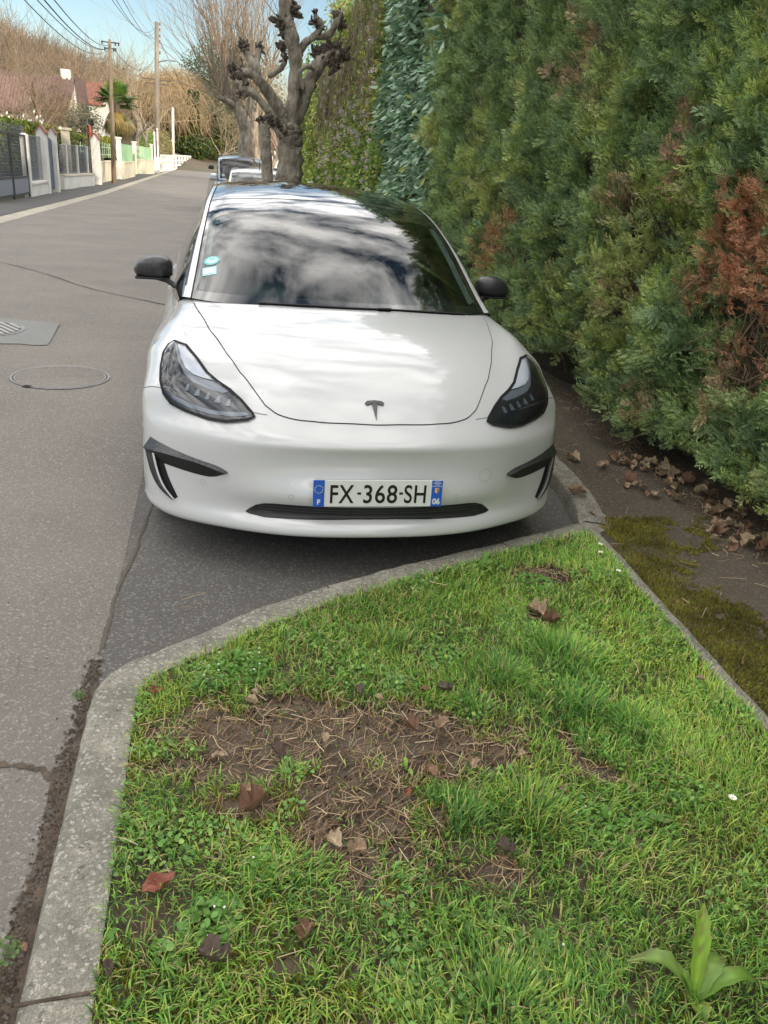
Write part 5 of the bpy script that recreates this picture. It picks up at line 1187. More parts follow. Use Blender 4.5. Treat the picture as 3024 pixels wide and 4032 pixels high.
# ---- pollarded trees between the parked cars
def pollard(name, Y, trunk, limbs, knobs, lab, seed, shoots=0):
    rnd = random.Random(seed); b = MB()
    def tubepx(pts, dy=0, nseg=12):
        P = []; Rr = []
        for i, (u, v, wd, *dd) in enumerate(pts):
            y = Y+(dd[0] if dd else 0); p = at(u, v, y); P.append(p); Rr.append(wd/2*(y-CAM[1])/FPX*1.02)
        Q = catmull([tuple(p)+(r_,) for p, r_ in zip(P, Rr)], 5)
        pp = [Vector(q[:3])+Vector((rnd.gauss(0, 1), rnd.gauss(0, 1), 0))*q[3]*.06 for q in Q]; rr = [q[3]*(1+.05*math.sin(i*1.3)+rnd.uniform(-.05, .07)) for i, q in enumerate(Q)]
        b.tube(pp, rr, nseg)
        for _ in range(len(pp)*2):
            i = rnd.randrange(len(pp)); dd_ = Vector((rnd.gauss(0, 1), rnd.gauss(0, 1), rnd.gauss(0, .4))).normalized(); c_ = pp[i]+dd_*rr[i]*.72; s_ = rr[i]*rnd.uniform(.22, .42)
            b.tube([c_-dd_*s_, c_, c_+dd_*s_*.6, c_+dd_*s_*1.0], [s_*1.2, s_*1.1, s_*.8, s_*.3], 6)
    root = gnd_at(trunk[0][0], Y); o = empty(name, root, 0, lab, 'tree')
    tubepx(trunk)
    P0 = at(trunk[0][0], trunk[0][1], Y); r0 = trunk[0][2]/2*(Y-CAM[1])/FPX
    b.tube([(root.x, root.y, root.z-.05), (root.x, root.y, root.z+.15), tuple(P0)], [r0*1.35, r0*1.12, r0*1.0], 12)
    tr = b.build('trunk', BARKM, o, smooth=True); tr.location = -root
    for l in limbs:
        b = MB(); tubepx(l, nseg=9); lb = b.build('branch', BARKM, o, smooth=True); lb.location = -root
    for (u, v, r_, *dd) in knobs:
        b = MB(); y = Y+(dd[0] if dd else 0); c = at(u, v, y); rr = r_*(y-CAM[1])/FPX
        for k in range(34):
            d = Vector((rnd.gauss(0, 1), rnd.gauss(0, 1), rnd.gauss(.25, 1))).normalized(); q = c+d*rr*rnd.uniform(.1, .8); s = rr*rnd.uniform(.12, .34)
            d2 = (d+Vector((rnd.gauss(0, .6), rnd.gauss(0, .6), rnd.gauss(.3, .4)))).normalized()
            b.tube([q-d2*s, q, q+d2*s*rnd.uniform(.7, 1.3), q+d2*s*rnd.uniform(1.4, 2.4)], [s*.6, s*.75, s*.6, s*rnd.uniform(.15, .5)], 6)
        for k in range(rnd.randint(0, 2)):
            d = Vector((rnd.gauss(0, .5), rnd.gauss(0, .5), 1)).normalized(); b.tube([c, c+d*rr*1.6, c+d*rr*3+Vector((rnd.gauss(0, .02), 0, 0))], [.008, .006, .003], 4)
        kb = b.build('knot', BARKD, o); kb.location = -root
    return o
def gnd_at(u, Y):
    p = at(u, 700, Y); p.z = zroad(Y); return p
pollard('pollard_tree', 12.0, [(1136, 720, 88), (1140, 640, 86), (1143, 560, 82), (1146, 510, 84)],
    [[(1140, 530, 60), (1150, 440, 50), (1160, 330, 46), (1163, 240, 44), (1150, 160, 46), (1130, 90, 50), (1125, 20, 46), (1120, -60, 40)],
     [(1130, 535, 46, 0), (1100, 440, 46, -.1), (1060, 370, 40, -.2), (1022, 320, 32, -.3), (985, 290, 30, -.3), (935, 292, 30, -.3)],
     [(1120, 520, 30, -.2), (1060, 440, 26, -.3), (1000, 370, 26, -.4), (962, 350, 30, -.4), (940, 330, 30, -.4)],
     [(1022, 320, 26, -.3), (1000, 260, 24, -.3), (975, 215, 24, -.2), (960, 190, 26, -.2)],
     [(1015, 300, 26, -.3), (1010, 230, 24, -.2), (1022, 195, 22, -.1)],
     [(1060, 300, 20, .3), (1100, 275, 18, .3), (1122, 240, 18, .3), (1112, 190, 18, .3)],
     [(1150, 520, 50, .1), (1180, 440, 44, .1), (1210, 350, 42, .1), (1240, 280, 44, .2), (1270, 235, 44, .3), (1330, 215, 40, .4)],
     [(1168, 230, 28, .1), (1195, 175, 26, .1), (1235, 145, 22, .2), (1265, 100, 20, .2), (1240, 60, 16, .2)],
     [(1235, 145, 20, .2), (1290, 140, 22, .3), (1320, 100, 22, .3), (1340, 50, 20, .4)],
     [(1195, 350, 18, -.1), (1180, 290, 16, -.1), (1205, 262, 16, -.1), (1235, 270, 18, 0)],
     [(1110, 545, 20, -.3), (1080, 500, 20, -.3), (1060, 480, 22, -.3)]],
    [(935, 292, 26, -.3), (915, 270, 22, -.3), (960, 345, 26, -.4), (945, 375, 18, -.4), (958, 185, 24, -.2), (1020, 190, 22, -.1), (1112, 190, 26, .3), (1122, 230, 20, .3), (1105, 85, 40, 0), (1140, 30, 34, 0), (1120, -30, 30, 0), (1150, 50, 30, 0), (1120, 130, 26, 0),
     (1270, 235, 36, .3), (1305, 205, 36, .4), (1340, 220, 36, .4), (1310, 250, 30, .3), (1255, 210, 28, .3), (1240, 90, 22, .2), (1262, 100, 18, .2), (1330, 60, 24, .4), (1345, 100, 22, .4), (1062, 470, 26, -.3), (1090, 480, 22, -.3), (1100, 500, 18, -.3), (1240, 50, 12, .2)],
    'large pollarded tree with knotted stubs, its thick trunk just behind the white car roof', 3)
pollard('pollard_tree', 11.0, [(1052, 720, 40), (1050, 640, 40), (1045, 560, 41), (1040, 495, 42)], [[(1040, 500, 34), (1036, 478, 34)]],
    [(1040, 476, 24), (1024, 480, 18), (1058, 474, 20), (1072, 486, 14)], 'slim dark pollarded trunk directly left of the thick pollarded trunk', 9)
bare_tree(gnd_at(1088, 15.5), 4.2, .085, 3, 33, 'thin leaning brown trunk between the two pollarded trunks', lean=(.16, 0), name='young_tree', up=.1)
# ---- big bare trees with long upright shoots
def shoot_tree(px_, Y, pts_list, lab, seed, nshoot, hs, group=None):
    rnd = random.Random(seed); root = gnd_at(px_, Y); o = empty('bare_tree', root, 0, lab, 'tree', group); b = MB(); tips = []
    for pts in pts_list:
        P = []; 
        for (u, v, wd, dy) in pts: y = Y+dy; P.append(tuple(at(u, v, y))+(wd/2*(y-CAM[1])/FPX,))
        Q = catmull(P, 5); b.tube([q[:3] for q in Q], [q[3]*(1+rnd.uniform(-.05, .12)) for q in Q], 9)
        tips += [(Vector(Q[i][:3]), (Vector(Q[i][:3])-Vector(Q[i-1][:3])).normalized(), Q[i][3]) for i in range(len(Q)//3, len(Q))]
    p0 = pts_list[0][0]; P0 = at(p0[0], p0[1], Y+p0[3]); r0 = p0[2]/2*(Y-CAM[1])/FPX; b.tube([tuple(root-Vector((0, 0, .1))), tuple(P0)], [r0*1.4, r0], 10)
    tr = b.build('trunk', BARKM, o, smooth=True); tr.location = -root; out = []; rn = np.random.default_rng(seed)
    for k in range(nshoot):
        q, d, r_ = tips[int(len(tips)*rnd.random()**.8)]; s = Vector((rnd.gauss(-.15, .55), rnd.gauss(0, .5), rnd.gauss(.9, .3))); d2 = (d*.5+s).normalized(); L_ = rnd.uniform(.5, 1)*hs
        grow(tuple(q), tuple(d2), L_*.5, rnd.uniform(.013, .028)*Y/28, 2, out, rn, up=.10, spread=.38, kids=(2, 3), shrink=.72, wig=.08, minr=.006)
    A, B, ra, rb, dp = [np.array(v) for v in zip(*out)]
    c = segmesh('crown', A, B, ra, rb, TWM, o, 3); c.location = -root; return o
shoot_tree(965, 30, [[(955, 640, 44, 0), (968, 540, 42, 0), (955, 470, 40, 0), (930, 420, 34, 0), (915, 380, 30, 0)], [(930, 420, 24, 0), (890, 395, 20, -.4), (860, 380, 16, -.8)], [(955, 470, 22, .3), (985, 400, 20, .5), (975, 330, 16, .8), (960, 260, 12, 1)], [(915, 380, 20, .2), (900, 320, 16, .5), (880, 250, 12, .8), (870, 180, 9, 1)]],
    'big bare tree with long upright shoots, standing between the van and the slim pollarded trunk', 5, 105, 5.4)
shoot_tree(1006, 33, [[(1008, 640, 34, 0), (1000, 540, 30, 0), (1003, 440, 26, 0), (1000, 350, 20, 0), (1010, 250, 15, 0)], [(1003, 440, 18, .5), (1050, 360, 16, .8), (1070, 280, 12, 1)]],
    'second bare tree with upright shoots, immediately right of the big one', 6, 55, 5.0)
# ---- other parked cars
def other_car(name, loc, bodyP, greenP, paint, lab, glass, sx=1, mirror=True, group=None, lamp=(.60, .80, .70)):
    c = empty(name, loc, 0, lab, 'van' if 'van' in name else 'car', group)
    S, Nn, u_, v_ = bsurf(bodyP, 4, 4); G_, Gn, gu2, gv2 = bsurf(greenP, 4, 4)
    if Nn[40, Nn.shape[1]//2, 2] < 0: Nn = -Nn
    if Gn[10, Gn.shape[1]//2, 2] < 0: Gn = -Gn
    RR, CC = np.meshgrid((u_[:-1]+u_[1:])/2, np.abs((v_[:-1]+v_[1:])/2), indexing='ij'); cab = (RR > 17.2) & (RR < 23.6) & (CC < 4.6)
    grid_obj('body', S, Nn, ~cab & (RR > 11), paint, c, True); grid_obj('front_bumper', S, Nn, RR <= 11, paint, c, True); grid_obj('dashboard', S, Nn, cab, CABIN, c)
    RR, CC = np.meshgrid((gu2[:-1]+gu2[1:])/2, np.abs((gv2[:-1]+gv2[1:])/2), indexing='ij'); gx = (G_[:-1, :-1, 0]+G_[1:, 1:, 0])/2
    grid_obj('windscreen', G_, Gn, (RR < 3.8) & (CC < 3.8) & (RR > .3), glass, c); grid_obj('frame', G_, Gn, ((RR < .3) & (CC < 4)) | ((CC >= 3.8) & (CC < 5) & (RR < 3.8)), BLACKPL if False else paint, c)
    grid_obj('roof', G_, Gn, (RR >= 3.8) & (RR < 8) & (CC < 5), paint, c); grid_obj('rear_window', G_, Gn, (RR >= 8) & (CC < 5), glass, c)
    for s in (-1, 1): grid_obj('side_window', G_, Gn, (CC >= 5) & (gx*s > 0), glass, c)
    bw = S[:, :, 0].max(); zb = S[:, :, 2].max()
    bvh = BVHTree.FromPolygons([tuple(v) for v in S.reshape(-1, 3)], [tuple(int(i) for i in f) for f in np.stack([(np.arange(S.shape[0]*S.shape[1]).reshape(S.shape[:2]))[a, b_] for a, b_ in ((slice(None, -1), slice(None, -1)), (slice(None, -1), slice(1, None)), (slice(1, None), slice(1, None)), (slice(1, None), slice(None, -1)))], -1).reshape(-1, 4)])
    for s in (-1, 1):
        V = []; zl_ = lamp[2]
        for k in range(16):
            a = 2*math.pi*k/16; x = s*(lamp[0]+.15*math.cos(a)*bw/.92); z = zl_+.075*math.sin(a)+.05*math.cos(a); h = bvh.ray_cast(Vector((x, -3, z)), Vector((0, 1, 0)))[0] or Vector((x, .3, z)); V.append((x, h.y-.012, z))
        MB().add(V, [tuple(range(16))]).build('headlight', CHROME, c)
        MB().box((s*(bw+.10), 1.62, zb+.10), (.20, .10, .13), taper=.75).build('door_mirror', paint if name == 'parked_car' else BLACKPL, c, bevel=.045)
        for cy, cz in WHEELS:
            b = MB(); b.tube([(s*.70, cy, .32), (s*.90, cy, .32)], [.32, .32], 28); w_ = b.build('wheel', RUBBER, c); b = MB(); b.tube([(s*.895, cy, .32), (s*.91, cy, .32)], [.21, .2], 20); b.build('rim', ALLOY, w_)
    MB().box((0, .02, .43), (.52, .02, .11)).build('number_plate', mat('plate_plain', (.7, .7, .7)), c)
    MB().box((0, .06, .30), (1.0, .03, .12)).build('grille', BLACKPL, c)
    MB().box((0, 2.2, .24), (1.4, 3.6, .12)).build('underbody', BLACKPL, c)
    for x in (-.36, .36): 
        st = MB().box((x, 2.2, zb+.02), (.46, .14, .40), taper=.85).build('seat', mat('seat_grey', (.10, .10, .10)), c, bevel=.05); MB().box((x, 2.24, zb+.28), (.24, .09, .15)).build('headrest', mat('seat_grey', (.10, .10, .10)), st, bevel=.03)
    return c, S, G_
SILVER = mat('silver_paint', (.42, .43, .44), .3, metal=.4, coat=1, coat_rough=.03)
BLUEG = mat('blue_grey_paint', (.17, .22, .29), .3, metal=.4, coat=1, coat_rough=.03)
GL2 = glassmat('hatch_glass', (.42, .50, .46), 1.42); GL3 = glassmat('van_glass', (.20, .25, .33), 1.42)
B2 = BODY*[.93, .86, 1.0]; G2 = GREEN.copy(); G2[..., 2] = np.where(G2[..., 2] > .90, .90+(G2[..., 2]-.90)*1.06, G2[..., 2]); G2 = G2*[.95, .86, 1.0]; G2[6:, :, 1] += .25
c2, _, G2s = other_car('parked_car', (.34, 12.8, zroad(13.6)+.03), B2, G2, SILVER, 'silver hatchback parked behind the trees, its windscreen showing over the white car roof', GL2)
b = MB(); b.tube([(-.05, 2.0, 1.44), (-.05, 1.98, 1.62)], [.008, .003], 6); b.build('aerial', BLACKPL, c2)
MB().box((-.53, 1.40, 1.10), (.07, .004, .08)).build('sticker', mat('sticker_teal2', (.10, .55, .45)), c2)
B3 = BODY.copy(); B3[..., 2] = np.where(B3[..., 2] > .3, .3+(B3[..., 2]-.3)*1.22, B3[..., 2]); B3[..., 0] *= .98
G3 = GREEN.copy(); tY = [.98, 1.15, 1.34, 1.54, 1.80, 2.3, 3.0, 3.7, 4.2, 4.32, 4.40]; tZ = [1.06, 1.27, 1.46, 1.62, 1.75, 1.82, 1.85, 1.85, 1.80, 1.5, 1.2]; oY = G3[:, 0, 1].copy(); oZ = G3[:, 0, 2].copy()
for k in range(11):
    G3[k, :, 1] = tY[k]+(G3[k, :, 1]-oY[k])*.6; zt_ = tZ[k]; 
    for j in range(9):
        f = (G3[k, j, 2]-.9)/max(oZ[k]-.9, .02) if k else 1; f = min(max(f, 0), 1); G3[k, j, 2] = 1.02+(zt_-1.02)*(f if k else 1)
        G3[k, j, 0] = G3[k, j, 0]*(1.0+.16*min(k, 4)/4*(j > 0)*(1 if j < 6 else .35))
c3, _, _ = other_car('parked_van', (.30, 24.5, zroad(24.5)-.02), B3, G3, BLUEG, 'blue grey van parked further back, behind the silver hatchback', GL3, lamp=(.62, .9, .82))
MB().box((-.62, 1.13, 1.18), (.09, .004, .13)).build('sticker', mat('sticker_white2', (.6, .65, .65)), c3)

# ---- left side of the street: fences, gates, walls
WHITEP = mat('white_render', (.62, .60, .56), .85, c2=(.72, .70, .66), scale=2.5, bump=.003)
CREAM = mat('cream_render', (.52, .47, .36), .9, c2=(.66, .60, .47), scale=1.6, bump=.003)
GREYW = mat('grey_paint', (.20, .22, .25), .6); DKM = mat('dark_metal', (.03, .03, .035), .5); GREENP = mat('pale_green_paint', (.42, .58, .36), .6, c2=(.48, .64, .40), scale=3)
GREEN2 = mat('green_panel', (.24, .40, .25), .6, c2=(.28, .45, .29), scale=3); TILE = mat('terracotta', (.22, .085, .05), .85, c2=(.36, .17, .10), scale=5); WOODP = mat('post_wood', (.17, .13, .09), .9, c2=(.28, .22, .16), scale=4, stretch=(1, 1, .2))
def h_at(u, v, Y): return at(u, v, Y).z
def fpost(u0, u1, vt, vb, name, m, lab, cap=None, depth=.30, group=None, cat='gatepost', wmin=0):
    g = gnd((u0+u1)/2, vb); Y = g.y; a = at(u0, vb, Y); c = at(u1, vb, Y); wd = max((c-a).length*.72, .06, wmin); h = h_at((u0+u1)/2, vt, Y)-g.z
    o = empty(name, g, 0, lab, cat, group); bh = h-(.10 if cap == 'flat' else .22 if cap == 'gable' else .07 if cap == 'pyr' else 0)
    MB().box((0, 0, bh/2-.05), (wd, depth, bh+.1)).build('shaft', m, o)
    if cap == 'flat': MB().box((0, 0, bh+.05), (wd*1.35, depth*1.4, .10)).build('cap', m, o)
    if cap == 'pyr': MB().box((0, 0, bh+.03), (wd*1.12, depth*1.12, .07), taper=.25).build('cap', m, o)
    if cap == 'gable':
        MB().prism([(-wd/2, bh), (wd/2, bh), (0, h)], -depth/2, depth/2).build('gable', m, o)
        r_ = MB()
        for s in (-1, 1): r_.prism([(s*wd*.62, bh-.04), (s*wd*.62, bh+.02), (0, h+.06), (0, h+.005)], -depth*.62, depth*.62)
        r_.build('tile_cap', TILE, o)
    return o, g, h, wd
pA = fpost(97, 135, 524, 775, 'gatepost', WHITEP, 'white post with a pointed cap, right of the grey mesh gate', 'pyr')
pB = fpost(160, 206, 498, 762, 'gatepost', WHITEP, 'white gabled pillar with tiled cap, left of the narrow blue gate', 'gable', .5)
pC = fpost(205, 242, 503, 757, 'gatepost', WHITEP, 'white gabled pillar with tiled cap, right of the narrow blue gate', 'gable', .4)
pD = fpost(364, 406, 528, 727, 'gatepost', WHITEP, 'white gabled pillar at the far end of the wire fence', 'gable', .5)
def wall(p0, p1, h, th, m, lab, cope=None, name='garden_wall', z0=None):
    d = (p1-p0); L_ = math.hypot(d.x, d.y); rz = math.atan2(d.y, d.x); mid = (p0+p1)/2
    o = empty(name, (mid.x, mid.y, min(p0.z, p1.z)-.02), rz, lab, 'wall'); MB().box((0, 0, h/2), (L_, th, h)).build('wall', m, o)
    if cope: MB().box((0, 0, h+.035), (L_, th+.08, .07)).build('coping', cope, o)
    return o
def meshpanel(p0, p1, z0, z1, lab, step=.09, name='wire_fence', m=None, posts=0):
    d = (p1-p0); L_ = math.hypot(d.x, d.y); rz = math.atan2(d.y, d.x); o = empty(name, (p0.x, p0.y, min(p0.z, p1.z)), rz, lab, 'fence')
    A = []; B = []; H_ = z1-z0; x = -H_
    while x < L_:
        for s in (1, -1):
            xa, xb = (x, x+H_) if s > 0 else (x+H_, x); za, zb = z0, z1
            def cl(xa, za, xb, zb):
                P = [(xa, za), (xb, zb)]; 
                if xa > xb: P = P[::-1]
                (xa, za), (xb, zb) = P; 
                if xb <= 0 or xa >= L_: return None
                if xa < 0: za += (0-xa)*(zb-za)/(xb-xa); xa = 0
                if xb > L_: zb -= (xb-L_)*(zb-za)/(xb-xa); xb = L_
                return xa, za, xb, zb
            q = cl(xa, za, xb, zb)
            if q: A.append((q[0], 0, q[1])); B.append((q[2], 0, q[3]))
        x += step
    segmesh('wire_mesh', A, B, .0038, .0038, m or GREYW, o, 3)
    b = MB(); b.tube([(0, 0, z1), (L_, 0, z1)], [.015, .015], 6); b.tube([(0, 0, z0), (L_, 0, z0)], [.012, .012], 6); b.build('rail', m or GREYW, o)
    for k in range(posts):
        x = L_*(k+.6)/(posts); MB().box((x, 0, (z1+.02)/2+.1), (.09, .09, z1-.15)).build('post', WHITEP, o)
    return o
# grey mesh gate (two leaves)
X0 = pA[1].x+.05
for y0, y1, lab in ((pA[1].y-.15, pA[1].y-2.35, 'right leaf of the grey mesh gate with solid lower panel'), (pA[1].y-2.42, pA[1].y-4.7, 'left leaf of the grey mesh gate at the photo edge')):
    g = empty('mesh_gate', (X0, y1, zroad(y1)), R(90), lab, 'gate'); L_ = y0-y1; hh = pA[2]-.08
    b = MB()
    for x in (0.03, L_-.03): b.box((x, 0, hh/2), (.07, .05, hh))
    for z in (.12, .62, hh-.03): b.box((L_/2, 0, z), (L_, .045, .06))
    b.build('frame', DKM, g); MB().box((L_/2, 0, .37), (L_-.1, .02, .46)).build('lower_panel', GREYW, g)
    A = []; B = []
    for x in np.arange(.08, L_, .09): A.append((x, 0, .65)); B.append((x, 0, hh+.25))
    for z in np.arange(.65, hh+.25, .09): A.append((.05, 0, z)); B.append((L_-.05, 0, z))
    segmesh('wire_mesh', A, B, .0042, .0042, GREYW, g, 3)
w1 = wall(pA[1], pB[1], .42, .22, WHITEP, 'low white wall between the pointed post and the first gabled pillar', WHITEP)
meshpanel(pA[1]+Vector((-.02, 0, 0)), pB[1]+Vector((-.02, 0, 0)), .5, pA[2]-.05, 'wire mesh panel above the low white wall by the mesh gate')
g = empty('garden_gate', (pB[1].x+.05, pB[1].y+.2, pB[1].z), R(90), 'narrow blue grey garden gate between two gabled pillars', 'gate'); gl = max(pC[1].y-pB[1].y-.4, .9)
b = MB(); b.box((gl/2, 0, 1.0), (gl, .04, 1.7)); b.build('panel', mat('gate_blue', (.07, .10, .15), .5), g)
b = MB()
for k in range(5): b.box((gl*(k+.5)/5, .03, 1.25), (.03, .03, 1.3))
b.build('bars', DKM, g); MB().box((gl*.15, .05, 1.0), (.04, .05, .14)).build('handle', CHROME, g)
MB().box((pC[1].x+.12-pC[1].x+.12, -.15, 1.62), (.02, .16, .22)).build('letterbox', DKM, pC[0])
wC = gnd(245, 744); wD = gnd(366, 731)
w2 = wall(wC, wD, .52, .22, WHITEP, 'low whitewashed wall under the long wire fence', CREAM)
meshpanel(wC+Vector((-.02, 0, 0)), wD+Vector((-.02, 0, 0)), .62, 1.72, 'long wire mesh fence with three white posts', .09, posts=3)
# toy seen through the fence
ty = empty('garden_toy', (wC.x-.9, (wC.y+wD.y)/2-1.0, zroad(30)), 0, 'red and blue plastic toy behind the wire fence', 'toy')
MB().box((0, 0, .45), (.5, .5, .18), taper=.5).build('lower_half', mat('toy_red', (.60, .04, .03), .4), ty); MB().box((0, 0, .62), (.3, .4, .16), taper=.6).build('upper_half', mat('toy_blue', (.04, .10, .55), .4), ty)
# back pillar with pale flat cap
q = at(262, 600, 39.0); o = empty('garden_pillar', (q.x, 39.0, zroad(39)), 0, 'cream pillar with flat cap behind the long wire fence', 'pillar'); hh = at(262, 503, 39).z-zroad(39)
MB().box((0, 0, hh/2-.1), (.34, .34, hh)).build('shaft', CREAM, o); MB().box((0, 0, hh+.45-.5), (.5, .5, .10)).build('cap', CREAM, o)
# picket fence behind
def pickets(u0, v0t, v0b, u1, v1t, v1b, Y0, Y1, n, lab, m=GREENP, rails=2):
    a = at(u0, v0b, Y0); a2 = at(u0, v0t, Y0); c = at(u1, v1b, Y1); c2_ = at(u1, v1t, Y1); o = empty('picket_fence', a, 0, lab, 'fence'); b = MB(); 
    for k in range(n):
        t = (k+.5)/n; p = a.lerp(c, t)-a; h = (a2.z-a.z)*(1-t)+(c2_.z-c.z)*t; pk = MB()
        rz = math.atan2(c.y-a.y, c.x-a.x); M_ = Matrix.Translation(p) @ Matrix.Rotation(rz, 4, 'Z')
        poly = [(-.055, 0), (.055, 0), (.055, h-.12), (.075, h-.06), (.0, h+.03), (-.075, h-.06), (-.055, h-.12)]
        pk.add([M_ @ Vector((x, y, z)) for y in (-.012, .012) for x, z in poly], [tuple(range(7)), tuple(range(13, 6, -1))]+[(i, i+7, (i+1) % 7+7, (i+1) % 7) for i in range(7)]); pk.build('picket', m, o)
    for k in range(rails):
        f = .22+.5*k; p, q_ = Vector((0, 0, (a2.z-a.z)*f)), (c-a)+Vector((0, 0, (c2_.z-c.z)*f)); b.tube([p, q_], [.035, .035], 4)
    b.build('rails', m, o); return o
pickets(285, 553, 602, 342, 566, 606, 46, 49, 6, 'pale green picket fence seen behind the wire fence')
WX = -5.95
y1_, y2_ = gnd(412, 706).y, gnd(472, 703).y
q0 = gnd(416, 706); q1 = gnd(462, 699); q0.x = q1.x
wl = wall(Vector((-6.62, 43.4, zroad(34))), Vector((-6.62, 52.4, zroad(34))), 1.02, .25, CREAM, 'cream rendered garden wall behind the wooden telephone pole', CREAM)
pickets(402, 562, 622, 462, 574, 622, 43.6, 52.3, 9, 'pale green picket fence on the cream wall beside the wooden pole')
fp = fpost(402, 415, 580, 716, 'fence_post', WOODP, 'dark wooden post between the last gabled pillar and the wooden pole', None, .12, cat='post')
pE = fpost(462, 486, 540, 706, 'gatepost', WHITEP, 'grey white pillar with flat cap, left of the green gate', 'flat', .35)
pF = fpost(522, 544, 557, 684, 'gatepost', WHITEP, 'cream white pillar with flat cap, right of the green gate', 'flat', .35)
pG = fpost(593, 606, 567, 685, 'gatepost', WHITEP, 'cream pillar beside the concrete pole', 'flat', .30)
def slab(p0, p1, z0, z1, th, m, name, lab, cat, part):
    d = p1-p0; L_ = math.hypot(d.x, d.y); o = empty(name, (p0.x, p0.y, p0.z), math.atan2(d.y, d.x), lab, cat); n = max(3, int(L_/.35)); 
    MB().box((L_/2, 0, (z0+z1)/2), (L_, th, z1-z0)).build(part, m, o)
    b = MB()
    for k in range(n): b.box((L_*(k+.5)/n, -th/2-.01, (z0+z1)/2), (.03, .02, z1-z0-.02))
    b.build('battens', m, o); return o
hE = pE[2]
wl2 = wall(pE[1]+Vector((.1, .2, 0)), pE[1]+Vector((.1, (pF[1].y-pE[1].y)*.5, 0)), .98, .25, CREAM, 'cream wall stub left of the sloping green gate', CREAM)
slab(pE[1]+Vector((.0, .3, 0)), pE[1]+Vector((0, (pF[1].y-pE[1].y)*.55, 0)), 1.0, 2.05, .05, GREEN2, 'board_fence', 'green board panel above the cream wall stub', 'fence', 'panel')
slab(pE[1]+Vector((.15, (pF[1].y-pE[1].y)*.58, 0)), pF[1]+Vector((.1, -.3, 0)), .12, 1.55, .05, GREENP, 'green_gate', 'pale green boarded gate between two flat-capped pillars', 'gate', 'leaf')
wl3 = wall(pF[1]+Vector((.1, .3, 0)), pG[1]+Vector((.1, -.2, 0)), 1.05, .25, CREAM, 'cream wall with coping just left of the concrete pole', CREAM)
mdy = (pF[1].y+pG[1].y)/2
pickets(547, 575, 618, 566, 577, 618, pF[1].y+.6, mdy, 4, 'short pale green picket fence on the wall by the concrete pole')
slab(Vector((pF[1].x, mdy+.2, pF[1].z)), pG[1]+Vector((0, -.3, 0)), 1.1, 2.05, .05, GREEN2, 'board_fence', 'green board panel right of the short picket fence', 'fence', 'panel')
# white post and rail fence
RW = mat('white_rail', (.78, .77, .72), .6)
def railfence(pts, lab, n, h):
    o = empty('rail_fence', pts[0], 0, lab, 'fence'); P = [Vector(p)-Vector(pts[0]) for p in pts]; b = MB()
    for a, c in zip(P[:-1], P[1:]):
        for f in (.30, .62, .95): b.tube([a+Vector((0, 0, h*f)), c+Vector((0, 0, h*f))], [.10, .10], 5)
        b.tube([a+Vector((0, 0, .06)), c+Vector((0, 0, .06))], [.10, .10], 4)
    b.build('rails', RW, o)
    for a, c in zip(P[:-1], P[1:]):
        for k in range(n): 
            p = a.lerp(c, k/n); MB().box((p.x, p.y, h*.52), (.24, .24, h*1.04)).build('post', RW, o)
a1, a2, a3 = gnd(634, 677), gnd(690, 668), gnd(757, 661)
railfence([a1, a2], 'white post and rail fence right after the concrete pole', 6, h_at(634, 611, a1.y)-a1.z)
railfence([a2+Vector((.1, .3, 0)), a3], 'white rail fence with a gate section, ending at the ivy-covered trunk', 6, (h_at(700, 612, a2.y)-a2.z))
# poles
PCON = mat('pole_concrete', (.17, .15, .125), .9, c2=(.28, .25, .21), scale=3, stretch=(1, 1, .2)); INS = mat('insulator', (.05, .05, .055), .3)
def pole(u, vb, vt, w0, w1, name, m, lab, lean=0.0, Y=None):
    g = gnd(u, vb) if Y is None else gnd_at(u, Y); t = at(u+lean, vt, g.y); k = (g.y-CAM[1])/FPX; o = empty(name, g, 0, lab, 'pole'); d = t-g
    MB().tube([(0, 0, -.1), tuple(d*.5), tuple(d)], [w0*k/2, (w0+w1)*k/4, w1*k/2], 12).build('shaft', m, o, smooth=True); return o, g, t
o1, g1, t1 = pole(449, 723, 155, 17, 9, 'telephone_pole', WOODP, 'leaning wooden telephone pole at the end of the wire fence', -17)
for dv, wd in ((12, .9), (36, .6)):
    c = at(433+1, 155+dv, g1.y)-g1; MB().box((c.x, c.y, c.z), (wd, .06, .05)).build('crossarm', DKM, o1)
    for s in (-1, 0.6, 1): MB().tube([(c.x+s*wd*.45, c.y, c.z-.12), (c.x+s*wd*.45, c.y, c.z+.04)], [.04, .03], 6).build('insulator', INS, o1)
o2, g2, t2 = pole(620, 683, 86, 20, 13, 'power_pole', PCON, 'tall concrete power pole with street lamp arm and insulators', -3)
for v in (95, 118, 142, 165, 208):
    c = at(628, v, g2.y)-g2; b = MB(); b.tube([(c.x-.35, c.y, c.z), (c.x+.05, c.y, c.z)], [.025, .025], 5); b.tube([(c.x+.05, c.y, c.z-.10), (c.x+.05, c.y, c.z+.14)], [.07, .05], 8); b.build('insulator', INS, o2)
for v, wd in ((314, 2.4), (330, 1.9)):
    c = at(618, v, g2.y)-g2; MB().box((c.x, c.y, c.z), (wd, .07, .07), rz=R(8)).build('crossarm', DKM, o2)
c = at(622, 245, g2.y)-g2; e = at(672, 238, g2.y-1)-g2
la_ = MB().tube([tuple(c), tuple((c+e)/2+Vector((0, 0, .05))), tuple(e)], [.05, .045, .04], 8).build('lamp_arm', GREYW, o2)
MB().box(tuple(e+Vector((.05, 0, 0))), (.85, .30, .12), taper=.7).build('lamp_head', GREYW, la_, bevel=.03)
h1 = h_at(615, 618, g2.y)-g2.z; MB().box((0, -.12, h1/2), (.50, .40, h1)).build('junction_box', RW, o2)
